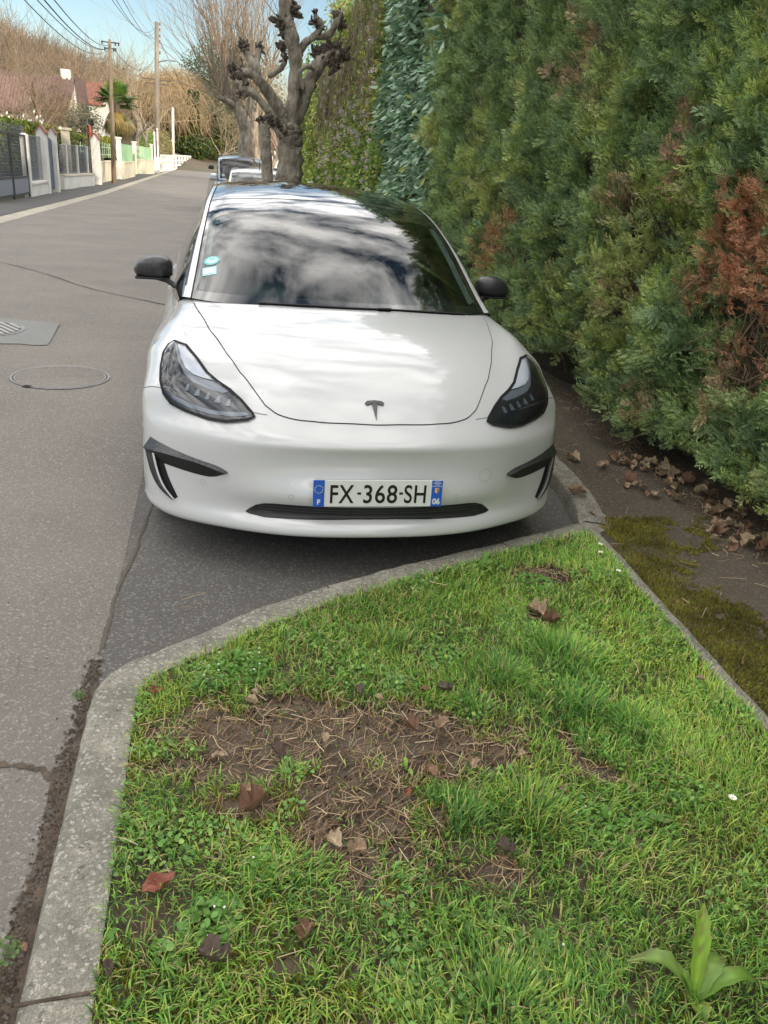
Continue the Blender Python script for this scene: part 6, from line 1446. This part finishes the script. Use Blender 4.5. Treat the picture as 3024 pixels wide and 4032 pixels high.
for dx, vt in ((-.14, 520), (.12, 505)):
    h_ = h_at(620, vt, g2.y)-g2.z; MB().box((dx, -.30, (h_+h1)/2), (.13, .08, h_-h1)).build('cable_duct', RW, o2)
o3, g3, t3 = pole(684, 640, 424, 9, 8, 'flagpole', RW, 'plain white pole standing in the garden behind the rail fence', -4, 112)
o4, g4, t4 = pole(827, 655, 480, 9, 6, 'telephone_pole', WOODP, 'distant grey pole where the street disappears', -1)
o5, g5, t5 = pole(803, 658, 440, 7, 5, 'telephone_pole', WOODP, 'faint pole left of the distant grey pole', -3)
WIRE = mat('wire', (.03, .03, .035), .6)
def wire(p, q, sag, r_, lab):
    p, q = Vector(p), Vector(q); P = [p.lerp(q, t)-Vector((0, 0, 4*sag*t*(1-t))) for t in np.linspace(0, 1, 22)]
    tag(MB().tube(P, [r_*.7]*22, 5).build('overhead_wire', WIRE, None), lab, 'wire')
L1 = at(432, 188, g1.y); L0 = at(430, 176, g1.y)
wire(L1, at(60, -40, 13), .55, .014, 'overhead wire running to the upper left corner, lowest of the four')
wire(L1+Vector((0, 0, .03)), at(120, -30, 14), .40, .014, 'overhead wire to the upper left, second from the left edge')
wire(L1+Vector((.05, 0, .05)), at(142, -40, 14.5), .42, .020, 'thicker pale cable just beside the second overhead wire')
wire(L0, at(190, -30, 14), .30, .016, 'overhead wire to the upper left, rightmost at the top edge')
wire(at(450, 195, g1.y), at(618, 208, g2.y), 1.1, .02, 'sagging wire between the wooden pole and the concrete pole')
wire(at(612, 105, g2.y), at(435, -10, 30), .7, .016, 'leftmost of three wires going up from the concrete pole')
wire(at(612, 122, g2.y), at(452, -10, 30), .7, .016, 'middle one of three wires going up from the concrete pole')
wire(at(612, 145, g2.y), at(480, -10, 30), .5, .016, 'rightmost of three wires going up from the concrete pole')
wire(at(632, 165, g2.y), t5, 1.0, .03, 'wire from the concrete pole down to the distant poles')
# street sign
sg = gnd_at(352, 47); sg.x = at(352, 600, 47).x; so = empty('street_sign', sg, 0, 'dark rectangular sign panels on a green post, seen from behind', 'sign')
zz = lambda v: at(352, v, 47).z-sg.z
MB().tube([(0, 0, 0), (0, 0, zz(470))], [.04, .04], 8).build('post', DKM, so)
b = MB().box((-.02, -.03, (zz(467)+zz(494))/2), (.66, .03, zz(467)-zz(494)), rz=R(8)).build('panel', mat('sign_back', (.012, .014, .016), .5), so)
MB().box((0, -.05, (zz(467)+zz(494))/2), (.06, .02, zz(467)-zz(494))).build('clamp', mat('clamp_green', (.02, .22, .16), .5), so)
MB().tube([(.02, -.02, (zz(494)+zz(542))/2), (.07, .0, (zz(494)+zz(542))/2)], [.36, .36], 24).build('round_sign', mat('sign_red', (.55, .10, .07), .5), so)

# ---- clipped hedges, shrubs, palm and others (leaf clouds)
def cloud(name, lab, cat, root, n, fn, leaf_, size, cols, m=None, group=None, drop=(0, 0, -.2), spread=1.0, stems=None, smooth=False):
    o = empty(name, root, 0, lab, cat, group); P, nrm = fn(n); n = len(P)
    d = nrm*.5+rng.normal(size=P.shape)*.6*spread+np.array(drop); V, F = leafT(1, *leaf_); c = np.array(cols)[rng.integers(0, len(cols), n)]*(.7+.6*rng.random(n))[:, None]
    scatter_mesh('foliage', V, F, P, frames(d, nrm+rng.normal(size=P.shape)*.4), size*(.7+.6*rng.random(n)), c, o, m or LEAFM, smooth=smooth)
    if stems: stems(o)
    return o
def ell(rx, ry, rz_, cz, fill=.4, bump=.25, s=1.0):
    def f(n):
        d = rng.normal(size=(n, 3)); d /= np.linalg.norm(d, axis=1, keepdims=True); d[:, 2] = np.abs(d[:, 2])*(rng.random(n) > .25)*1+d[:, 2]*0 if False else d[:, 2]
        r_ = 1-fill*rng.random(n)**2+bump*(vnoise(d[:, 0]*3+d[:, 1]*2, d[:, 2]*3, s, 101)-.5)*2; k = vnoise(d[:, 0]*4+7, d[:, 2]*4+d[:, 1]*3, .8, 103) > .22
        P = d*r_[:, None]*np.array([rx, ry, rz_])+np.array([0, 0, cz]); P, d = P[k], d[k]; g_ = P[:, 2] > 0; return P[g_], d[g_]
    return f
def hedgebox(p0, p1, wd, h, lab, n, cols, zmin=0):
    p0, p1 = Vector(p0), Vector(p1); L_ = (p1-p0).length; root = (p0+p1)/2; root.z = min(p0.z, p1.z); ax = np.array(((p1-p0).normalized())); sx = np.array((-ax[1], ax[0], 0)); sx /= np.linalg.norm(sx)
    def f(n):
        t = rng.uniform(-.5, .5, n)*L_; k = rng.random(n); top = k < .4; s = np.where(top, rng.uniform(-.5, .5, n)*wd, np.where(rng.random(n) < .5, -.5, .5)*wd*(1+.08*rng.normal(size=n))); z = np.where(top, h+.05*rng.normal(size=n), rng.uniform(zmin, 1, n)*h)
        z = z+.10*(vnoise(t, z, .8, 111)-.5); P = ax[None]*t[:, None]+sx[None]*s[:, None]; P[:, 2] = z; nr = np.where(top[:, None], np.array([[0, 0, 1.]]), sx[None]*np.sign(s)[:, None]); return P, nr
    o = cloud('clipped_hedge', lab, 'hedge', root, n, f, (.4, .2, .2), .09, cols); b = MB(); rz = math.atan2(ax[1], ax[0]); b.box((0, 0, h/2-.03), (L_*.99, wd*.88, h-.06), rz=rz); b.build('hedge_core', BACKM, o); return o
HC = [(.16, .20, .02), (.11, .15, .02), (.20, .23, .025), (.07, .10, .02)]
hz0 = at(0, 462, 26.5).z-zroad(30)
hedgebox((-8.3, 23.5, zroad(24)), (-8.0, 44, zroad(34)), 1.0, hz0-.02, 'long clipped yellow green hedge behind the wire fence and gates', 20000, HC, .35)
hedgebox((-8.4, 48, zroad(43)), (-8.2, 66, zroad(52)), 1.2, at(400, 548, 54).z-zroad(54), 'second clipped hedge further on, behind the green pickets', 6000, HC, .4)
cloud('shrub', 'yellow leaved shrub topping the wall by the green gate', 'shrub', (pE[1].x-1.0, pE[1].y+4, zroad(40)), 2500, ell(.8, 2.2, .5, 1.9), (.4, .2, .2), .10, [(.28, .26, .02), (.20, .22, .03)])
cloud('shrub', 'green shrub growing through the white rail fence', 'shrub', (a1.x-1.5, a1.y+6, a1.z), 3000, ell(.8, 5, 1.5, 2.0), (.4, .2, .2), .14, [(.16, .28, .03), (.12, .22, .03), (.22, .30, .05)])
cloud('shrub', 'tan coloured beech hedge behind the white rail fence', 'hedge', (a2.x-2.4, a2.y+12, a2.z), 6000, ell(1.6, 11, 2.2, 2.2), (.4, .2, .2), .15, [(.28, .22, .10), (.22, .19, .07), (.18, .20, .06)])
def trunkst(r_, h, m=None):
    return lambda o: MB().tube([(0, 0, -.1), (.02, 0, h*.5), (0, .03, h)], [r_, r_*.85, r_*.6], 9).build('trunk', m or BARKM, o, smooth=True)
# ivy covered trunk at the end of the white fence
it = gnd(765, 662)
ith = at(768, 360, it.y).z-it.z
def ivf(n):
    z = rng.random(n)*ith; a = rng.uniform(0, 6.28, n); r_ = .55+1.7*np.exp(-((z-ith*.28)/(.13*ith))**2)+.15*vnoise(z, a, .4, 121)-.15*(z < ith*.14); r_ = np.maximum(r_, .12); P = np.stack([np.cos(a)*r_, np.sin(a)*r_, z], 1); P[:, 0] += 1.0*np.exp(-((z-ith*.28)/(.13*ith))**2)*rng.normal(0, .5, n); return P[z > ith*.1], np.stack([np.cos(a), np.sin(a), 0*a], 1)[z > ith*.1]
cloud('ivy_covered_tree', 'dark ivy-covered trunk at the end of the white rail fence', 'tree', it, 8000, ivf, (.4, .2, .2), .30, [(.035, .065, .02), (.05, .09, .03), (.12, .15, .03)], stems=trunkst(.36, ith*.95, BARKD))
# palm
pg = at(466, 600, 60); pg = Vector((pg.x, 60, zroad(40))); pt = at(466, 400, 60).z-pg.z
pm = empty('palm_tree', pg, 0, 'fan palm with green crown and brown drooping fronds behind the wooden pole', 'tree'); MB().tube([(0, 0, 0), (.05, 0, pt*.5), (0, 0, pt)], [.22, .26, .24], 10).build('trunk', BARKD, pm, smooth=True)
FANM = mat('palm_frond', (.1, .2, .04), .5, vcol=True, transl=.15)
V = []; F = []; C = []
rp = random.Random(4)
for k in range(64):
    dead = k >= 40; el = rp.uniform(-1.25, -.55) if dead else rp.uniform(-.35, 1.35); a = rp.uniform(0, 6.28); L_ = rp.uniform(.4, .8) if not dead else rp.uniform(.4, 1.3); d = Vector((math.cos(a)*math.cos(el), math.sin(a)*math.cos(el), math.sin(el))); c0 = Vector((0, 0, pt-(.45 if dead else 0))); hub = c0+d*L_
    s = d.cross(Vector((0, 0, 1))); s = s.normalized() if s.length > .01 else Vector((1, 0, 0)); n2 = s.cross(d)
    col = np.array(rp.choice([(.17, .13, .04), (.22, .16, .05), (.12, .13, .03)] if dead else [(.05, .13, .03), (.08, .17, .03), (.12, .20, .04), (.16, .20, .04)])); i0 = len(V); w_ = s*.02; V += [c0-w_, c0+w_, hub+w_, hub-w_]; F.append((i0, i0+1, i0+2, i0+3)); C += [col]*4
    for j in range(15):
        b_ = (j/14-.5)*3.0; dd = d*math.cos(b_)+s*math.sin(b_); ll = .92*(1-.18*abs(b_)); tip = hub+dd*ll+Vector((0, 0, -.18*abs(math.sin(b_))-(.25 if dead else .05))); md = hub+dd*ll*.55; sd2 = dd.cross(n2).normalized()*.05; i0 = len(V); V += [hub, md-sd2, tip, md+sd2]; F.append((i0, i0+1, i0+2, i0+3)); C += [col*rp.uniform(.7, 1.3)]*4
link('crown', npmesh('crown', [tuple(v) for v in V], np.array(F), colors=np.array(C)), pm, [FANM])
# willow: long hanging yellow twigs
def willow(loc, h, rx, ry, n, lab, cols, group=None):
    o = empty('willow_tree', loc, 0, lab, 'tree', group); rn = np.random.default_rng(int(abs(loc[1])*10)); out = []; grow((0, 0, -.1), (0, 0, 1), h*.4, h*.04, 3, out, rn, up=.1, spread=.7)
    A, B, ra, rb, dp = [np.array(v) for v in zip(*out)]; segmesh('trunk', A, B, ra, rb, BARKM, o, 6)
    d = rn.normal(size=(n, 3)); d /= np.linalg.norm(d, axis=1, keepdims=True); d[:, 2] = np.abs(d[:, 2]); r_ = .45+.55*rn.random(n)**.5; r_ *= .85+.3*vnoise(np.arctan2(d[:, 1], d[:, 0])*1.5, d[:, 2]*3, .6, 131)
    P = d*r_[:, None]*np.array([rx, ry, h*.48])+np.array([0, 0, h*.50]); A = []; B = []; C = []
    L_ = rn.uniform(.10, .38, n)*h; k = 4; dirv = np.stack([d[:, 0]*.5, d[:, 1]*.5, .2-d[:, 2]*0], 1); q = P
    c = np.array(cols)[rn.integers(0, len(cols), n)]*(.7+.6*rn.random(n))[:, None]
    for j in range(k):
        dirv = dirv*.65+np.array([0, 0, -.75])*.42+rn.normal(size=(n, 3))*.16; dirv /= np.linalg.norm(dirv, axis=1, keepdims=True); q2 = q+dirv*(L_/k)[:, None]; q2[:, 2] = np.maximum(q2[:, 2], h*.2); A.append(q); B.append(q2); C.append(c); q = q2
    segmesh('crown', np.concatenate(A), np.concatenate(B), .026, .018, WOODM, o, 3, np.concatenate(C)); return o
WY = [(.40, .29, .15), (.34, .25, .14), (.48, .36, .20), (.26, .20, .12)]
u_at = lambda u, Y: Vector((at(u, 600, Y).x, Y, zroad(Y)))
willow(u_at(700, 142), 14.8, 5.2, 5, 3300, 'large golden weeping willow behind the white rail fence', WY)
willow(u_at(742, 144), 10, 4, 4, 1600, 'smaller green gold willow beside the ivy-covered trunk', [(.17, .16, .05), (.24, .20, .07)])
willow(u_at(640, 128), 13.2, 4.6, 5, 2200, 'pale brown willow seen behind the concrete pole', WY)
# garden trees on the left
TW2 = mat('golden_twigs', (.29, .22, .145), .9, c2=(.40, .32, .21), scale=1); TW3 = mat('brown_twigs', (.21, .15, .10), .9, c2=(.30, .225, .15), scale=1)
for (u, Y, h, r_, dp, sd_, lab, kw) in [
    (40, 37, 4.4, .16, 5, 41, 'gnarled bare fruit tree at the left edge above the hedge', dict(up=-.02, spread=.95, wig=.38, kids=(3, 4), shrink=.70)),
    (130, 40, 4.6, .15, 5, 42, 'gnarled spreading bare tree in front of the brown roof', dict(up=-.04, spread=1.0, wig=.40, kids=(3, 4), shrink=.70)),
    (215, 46, 5.0, .14, 5, 43, 'bare bushy tree left of the white pointed gable', dict(up=.05, spread=.8, wig=.30, kids=(3, 4), shrink=.70)),
    (-20, 42, 6.4, .16, 5, 48, 'bare tree at the extreme left in front of the tiled roofs', dict(up=.05, spread=.8, wig=.25, kids=(3, 4), shrink=.72)),
    (95, 46, 7.0, .15, 5, 44, 'upright bare tree in front of the middle of the brown roof', dict(up=.12, spread=.6, wig=.2, kids=(3, 4), shrink=.72)),
    (535, 76, 9.5, .20, 5, 45, 'bare tree with golden twigs right of the palm', dict(up=.08, spread=.7, wig=.22, kids=(3, 4), shrink=.72)),
    (575, 84, 11, .24, 5, 46, 'taller bare tree with golden twigs left of the concrete pole', dict(up=.10, spread=.65, wig=.2, kids=(3, 4), shrink=.72)),
    (400, 74, 9.0, .2, 5, 47, 'bare tree with golden twigs left of the palm', dict(up=.1, spread=.65, wig=.2, kids=(3, 4), shrink=.72))]:
    bare_tree(u_at(u, Y), h, r_, dp, sd_, lab, mtw=TW2 if Y > 50 else TW3, minr=.012, **kw)
cloud('shrub', 'grey green olive bush beside the white gable', 'shrub', u_at(345, 52), 3600, ell(1.0, 1.0, 1.0, 3.0, .8), (.16, .2, .2), .13, [(.13, .15, .09), (.18, .19, .12), (.09, .10, .05)], spread=1.3)
cloud('shrub', 'brown leafless shrub in front of the tiled roofs', 'shrub', u_at(235, 54), 4200, ell(1.6, 1.4, 1.3, 3.2, .8), (.10, .2, .2), .16, [(.24, .17, .10), (.30, .23, .14), (.16, .11, .06)], DRYM, spread=1.4)
# magnolia blossoms on the fruit tree
MAGN = empty('magnolia', u_at(75, 35), 0, 'low magnolia with white blossoms just above the clipped hedge', 'shrub')
b = MB()
for k in range(70):
    x, y, z = random.gauss(0, 1.0), random.gauss(0, 1.0), random.uniform(2.2, 3.2)
    if k % 2: b.tube([(x*.2, y*.2, 0), (x*.6, y*.6, z*.7), (x, y, z)], [.03, .02, .008], 4, cap=False)
b.build('branches', TW3, MAGN); b = MB()
for k in range(34):
    x, y, z = random.gauss(0, .9), random.gauss(0, .9), random.uniform(2.2, 2.8); b.tube([(x, y, z), (x+.02, y, z+.06), (x+.04, y, z+.13)], [.01, .045, .015], 5)
b.build('blossoms', mat('blossom', (.80, .76, .66), .6), MAGN)

# ---- houses
RT = mat('brown_roof_tiles', (.10, .062, .055), .85, c2=(.17, .105, .085), scale=2.2, bump=.03, bscale=6); RT2 = mat('orange_roof_tiles', (.17, .068, .045), .85, c2=(.25, .11, .075), scale=2.2, bump=.03, bscale=6); PINKR = mat('pink_roof', (.16, .10, .085), .85, c2=(.22, .14, .12), scale=3)
WIN = mat('window_dark', (.02, .025, .03), .15, coat=.5)
def tilestrip(o, x0, x1, z0, z1, y, yb, m, pitch):
    b = MB(); n = int((x1-x0)/.35)
    for k in range(n): x = x0+(k+.5)*(x1-x0)/n; b.tube([(x, y-.02, z0+.03), (x, yb-.02, z1+.03)], [.07, .07], 5)
    b.build('tile_rows', m, o)
def house(root, wdt, dep, hw, hr, rm, wm, lab, axis='x', chim=None, win=()):
    """gable house; ridge along x (axis) faces the camera with its eaves side"""
    o = empty('house', root, 0, lab, 'house'); b = MB(); b.box((0, 0, hw/2), (wdt, dep, hw))
    if axis == 'x':
        for s in (-1, 1): b.prism([(-dep/2, hw), (dep/2, hw), (0, hr)], s*wdt/2-(.2 if s > 0 else 0), s*wdt/2+(0 if s > 0 else .2), 'x')
    else:
        for s in (-1, 1): b.prism([(-wdt/2, hw), (wdt/2, hw), (0, hr)], s*dep/2-(.2 if s > 0 else 0), s*dep/2+(0 if s > 0 else .2), 'y')
    b.build('wall', wm, o); b = MB(); e = .35; t = .14
    if axis == 'x':
        for s in (-1, 1):
            yy = s*(dep/2+e); zz_ = hw-e*(hr-hw)/(dep/2); b.add([(-wdt/2-e, yy, zz_), (wdt/2+e, yy, zz_), (wdt/2+e, 0, hr), (-wdt/2-e, 0, hr), (-wdt/2-e, yy, zz_+t), (wdt/2+e, yy, zz_+t), (wdt/2+e, 0, hr+t), (-wdt/2-e, 0, hr+t)], [(0, 1, 2, 3), (4, 5, 6, 7), (0, 1, 5, 4), (1, 2, 6, 5), (3, 0, 4, 7)])
    else:
        for s in (-1, 1):
            xx = s*(wdt/2+e); zz_ = hw-e*(hr-hw)/(wdt/2); b.add([(xx, -dep/2-.1, zz_), (xx, dep/2+e, zz_), (0, dep/2+e, hr), (0, -dep/2-.1, hr), (xx, -dep/2-.1, zz_+t), (xx, dep/2+e, zz_+t), (0, dep/2+e, hr+t), (0, -dep/2-.1, hr+t)], [(0, 1, 2, 3), (4, 5, 6, 7), (0, 1, 5, 4), (1, 2, 6, 5), (3, 0, 4, 7)])
    rf = b.build('roof', rm, o)
    if axis == 'x': tilestrip(rf, -wdt/2-e, wdt/2+e, hw-e*(hr-hw)/(dep/2)+t, hr+t, -dep/2-e, 0, rm, 0)
    if chim: MB().box((chim[0], chim[1], chim[2]), (chim[3], .5, 1.3)).build('chimney', WHITEP, rf)
    for x, z, ww, wh in win:
        f = MB().box((x, -dep/2-.03, z), (ww, .08, wh)).build('window', WHITEP, o); MB().box((x, -dep/2-.08, z), (ww*.8, .03, wh*.8)).build('pane', WIN, f)
    return o
hx0, hx1 = at(-90, 430, 60).x, at(250, 430, 60).x; zt_ = at(130, 300, 64).z-zroad(64); ze = at(130, 425, 59).z-zroad(59)
house(((hx0+hx1)/2, 64, zroad(60)), hx1-hx0, 9, ze, zt_, RT, CREAM, 'house with a long dark brown tiled roof and white chimney behind the gnarled trees', 'x', (hx1-(hx0+hx1)/2-.3, 0, zt_+.0, .6), [(-3, ze*.55, 1.2, 1.2), (1, ze*.55, 1.2, 1.2)])
gx_ = at(299, 400, 55).x; house((gx_, 57.2, zroad(45)), at(335, 450, 55).x-at(264, 450, 55).x-.3, 4.4, .6, at(297, 303, 55).z-zroad(44), RT, WHITEP, 'narrow white pointed gable standing right of the brown roof', 'y')
rx_ = at(352, 400, 70).x; zr = at(352, 330, 72).z-zroad(62)
house((rx_+.2, 72, zroad(60)), at(388, 400, 70).x-at(318, 400, 70).x, 7, at(352, 402, 68).z-zroad(60), zr, RT2, WHITEP, 'house with an orange tiled roof and cream walls between gable and palm', 'x')
px2 = at(40, 350, 52).x; house((px2-1.2, 54, zroad(43)), 3.4, 4, at(40, 420, 52).z-zroad(41), at(40, 310, 54).z-zroad(43), PINKR, CREAM, 'small annex with a faded pink roof at the left edge', 'x')
house((at(1105, 560, 60).x+1, 62, zroad(60)), 5, 7, 2.8, 4.4, RT2, WHITEP, 'white house glimpsed between the pollarded trunks', 'x')
# blurred dwellings and fences at the end of the street
for k, (u, v, w_, hgt, m, lab) in enumerate([(785, 660, .9, 1.5, CREAM, 'cream gatepost beyond the ivy-covered trunk'), (800, 662, .5, 2.2, WOODP, 'dark wooden post beyond the cream gatepost'), (812, 660, .9, 2.4, mat('ochre', (.42, .36, .05)), 'yellow ochre panel near the distant pole'), (840, 658, 1.6, 1.2, RW, 'small white gate at the end of the street'), (822, 655, .6, 1.6, WHITEP, 'white post left of the small white gate')]):
    g = gnd(u, v); o = empty('boundary_panel', g, 0, lab, 'fence'); MB().box((0, 0, hgt/2), (w_, .3, hgt)).build('panel', m, o); MB().box((0, 0, hgt+.05), (w_*1.1, .4, .1)).build('cap', m, o)
for (u, Y, h, rx, lab, cols, n) in [(905, 146, 19, 7, 'tall dark conifer right of the street end', [(.10, .125, .07), (.13, .155, .08)], 6000), (850, 152, 19, 6, 'dark conifer directly above the street end', [(.10, .13, .08), (.14, .16, .09)], 4500), (965, 132, 15, 6, 'dark conifer behind the big bare tree', [(.10, .13, .07), (.14, .16, .08)], 4000)]:
    cloud('conifer', lab, 'tree', u_at(u, Y), n*3, ell(rx, rx, h*.48, h*.5, .9, .5, .5), (.25, .2, .2), .42, cols, stems=trunkst(.3, h*.8, BARKD), spread=1.2, drop=(0, 0, -.05))
cloud('shrub', 'yellow green shrub above the small white gate', 'shrub', u_at(872, 132), 3000, ell(2.6, 2.2, 2.6, 2.4), (.4, .2, .2), .22, [(.22, .24, .03), (.13, .17, .03)])
for k, (u, Y, h, sd_) in enumerate([(880, 60, 7, 61), (915, 48, 6, 62), (1060, 50, 8, 63), (1130, 44, 7, 64), (1000, 70, 11, 66), (1180, 38, 7, 67), ]):
    labs = ['bare tree by the roadside behind the van', 'small bare tree close behind the van roof', 'bare tree showing between the pollard limbs on the left', 'bare tree showing between the thick trunk and the ivy hedge', 'tall bare tree behind the big bare tree', 'bare tree at the far end of the ivy hedge', 'tall bare tree at the bend of the street', 'bare tree in front of the dark conifers']
    bare_tree(u_at(u, Y), h, h*.018, 5, sd_, labs[k], mtw=TW2, up=.10, spread=.62, wig=.18, kids=(3, 4), shrink=.72)

# ---- wooded hill
def hill_h(x, y): return 0
sk = [(-400, -150), (0, 5), (80, 85), (200, 160), (300, 225), (400, 262), (470, 292), (600, 320), (720, 372), (800, 420), (900, 470), (1100, 520), (1500, 560)]
rows = []; Yr = [95, 112, 128, 140, 150, 162]
fr_ = [0, .25, .52, .78, .96, 1.0]
for Yk, f in zip(Yr, fr_):
    row = []
    for u, v in sk:
        p = at(u, v, 150); zb = zroad(100); x = at(u, 600, Yk).x; row.append((x-8*f, Yk, zb-.5+max(p.z-zb-4.5, 0)*f))
    rows.append(row)
V = np.array(rows).reshape(-1, 3); q = len(sk); F = np.array([(i*q+j, i*q+j+1, (i+1)*q+j+1, (i+1)*q+j) for i in range(len(rows)-1) for j in range(q-1)])
HILLM = mat('hill_ground', (.13, .10, .07), .95, c2=(.09, .085, .05), scale=.15, bump=.3, bscale=1)
tag(link('hill', npmesh('hill', V, F, smooth=True), None, [HILLM]), kind='structure')
rh = np.random.default_rng(12); A = []; B = []; RA = []; RB = []; C = []
Vg = np.array(rows)
cols_ = np.array([(.20, .155, .115), (.27, .21, .155), (.15, .12, .09), (.24, .20, .14)])
NT = 1150
for k in range(NT):
    i = rh.random()*(len(rows)-1.01); j = rh.random()*(q-4.01); i0, j0 = int(i), int(j); fi, fj = i-i0, j-j0
    p = (Vg[i0, j0]*(1-fi)+Vg[i0+1, j0]*fi)*(1-fj)+(Vg[i0, j0+1]*(1-fi)+Vg[i0+1, j0+1]*fi)*fj
    if p[0] > -.06*p[1]-6 and p[1] < 155: continue
    h = rh.uniform(4.5, 9.5); c = cols_[rh.integers(0, 4)]*rh.uniform(.5, 1.3)
    A.append(p); B.append(p+(rh.normal()*.2, 0, h*.6)); RA.append(.10); RB.append(.06); C.append(c)
    m_ = 26; t = rh.uniform(.25, .6, m_); a = rh.uniform(0, 6.28, m_); el = rh.uniform(.5, 1.35, m_); L_ = rh.uniform(.25, .5, m_)*h; S0 = p+np.stack([0*t, 0*t, t*h], 1); D = np.stack([np.cos(a)*np.cos(el), np.sin(a)*np.cos(el), np.sin(el)], 1)
    E_ = S0+D*L_[:, None]; A += list(S0); B += list(E_); RA += [.045]*m_; RB += [.018]*m_; C += [c*rh.uniform(.85, 1.15)]*m_
    for _ in range(2):
        s2 = S0+(E_-S0)*rh.uniform(.4, .9, m_)[:, None]; D2 = D+rh.normal(size=D.shape)*.5; e2 = s2+D2*(L_*.5)[:, None]; A += list(s2); B += list(e2); RA += [.03]*m_; RB += [.012]*m_; C += [c*rh.uniform(.9, 1.3)]*m_
hedgebox((-3.0, 156, zroad(60)), (14, 150, zroad(60)), 2.0, 2.6, 'distant hedge closing the view where the street bends', 6000, [(.10, .12, .04), (.16, .15, .06), (.20, .20, .05)], .2)
bare_tree(u_at(15, 92), 15, .26, 5, 71, 'tall bare tree on the slope at the upper left corner', mtw=TW3, minr=.02, up=.14, spread=.55, wig=.18, kids=(3, 4), shrink=.72)
bare_tree(u_at(330, 100), 13, .24, 5, 72, 'bare tree rising above the orange roof on the slope', mtw=TW3, minr=.02, up=.14, spread=.55, wig=.18, kids=(3, 4), shrink=.72)
o = segmesh('hillside_wood', A, B, np.array(RA), np.array(RB), WOODM, None, 3, np.array(C)); tag(o, 'brown leafless wood covering the hill on the left', 'wood', kind='stuff')
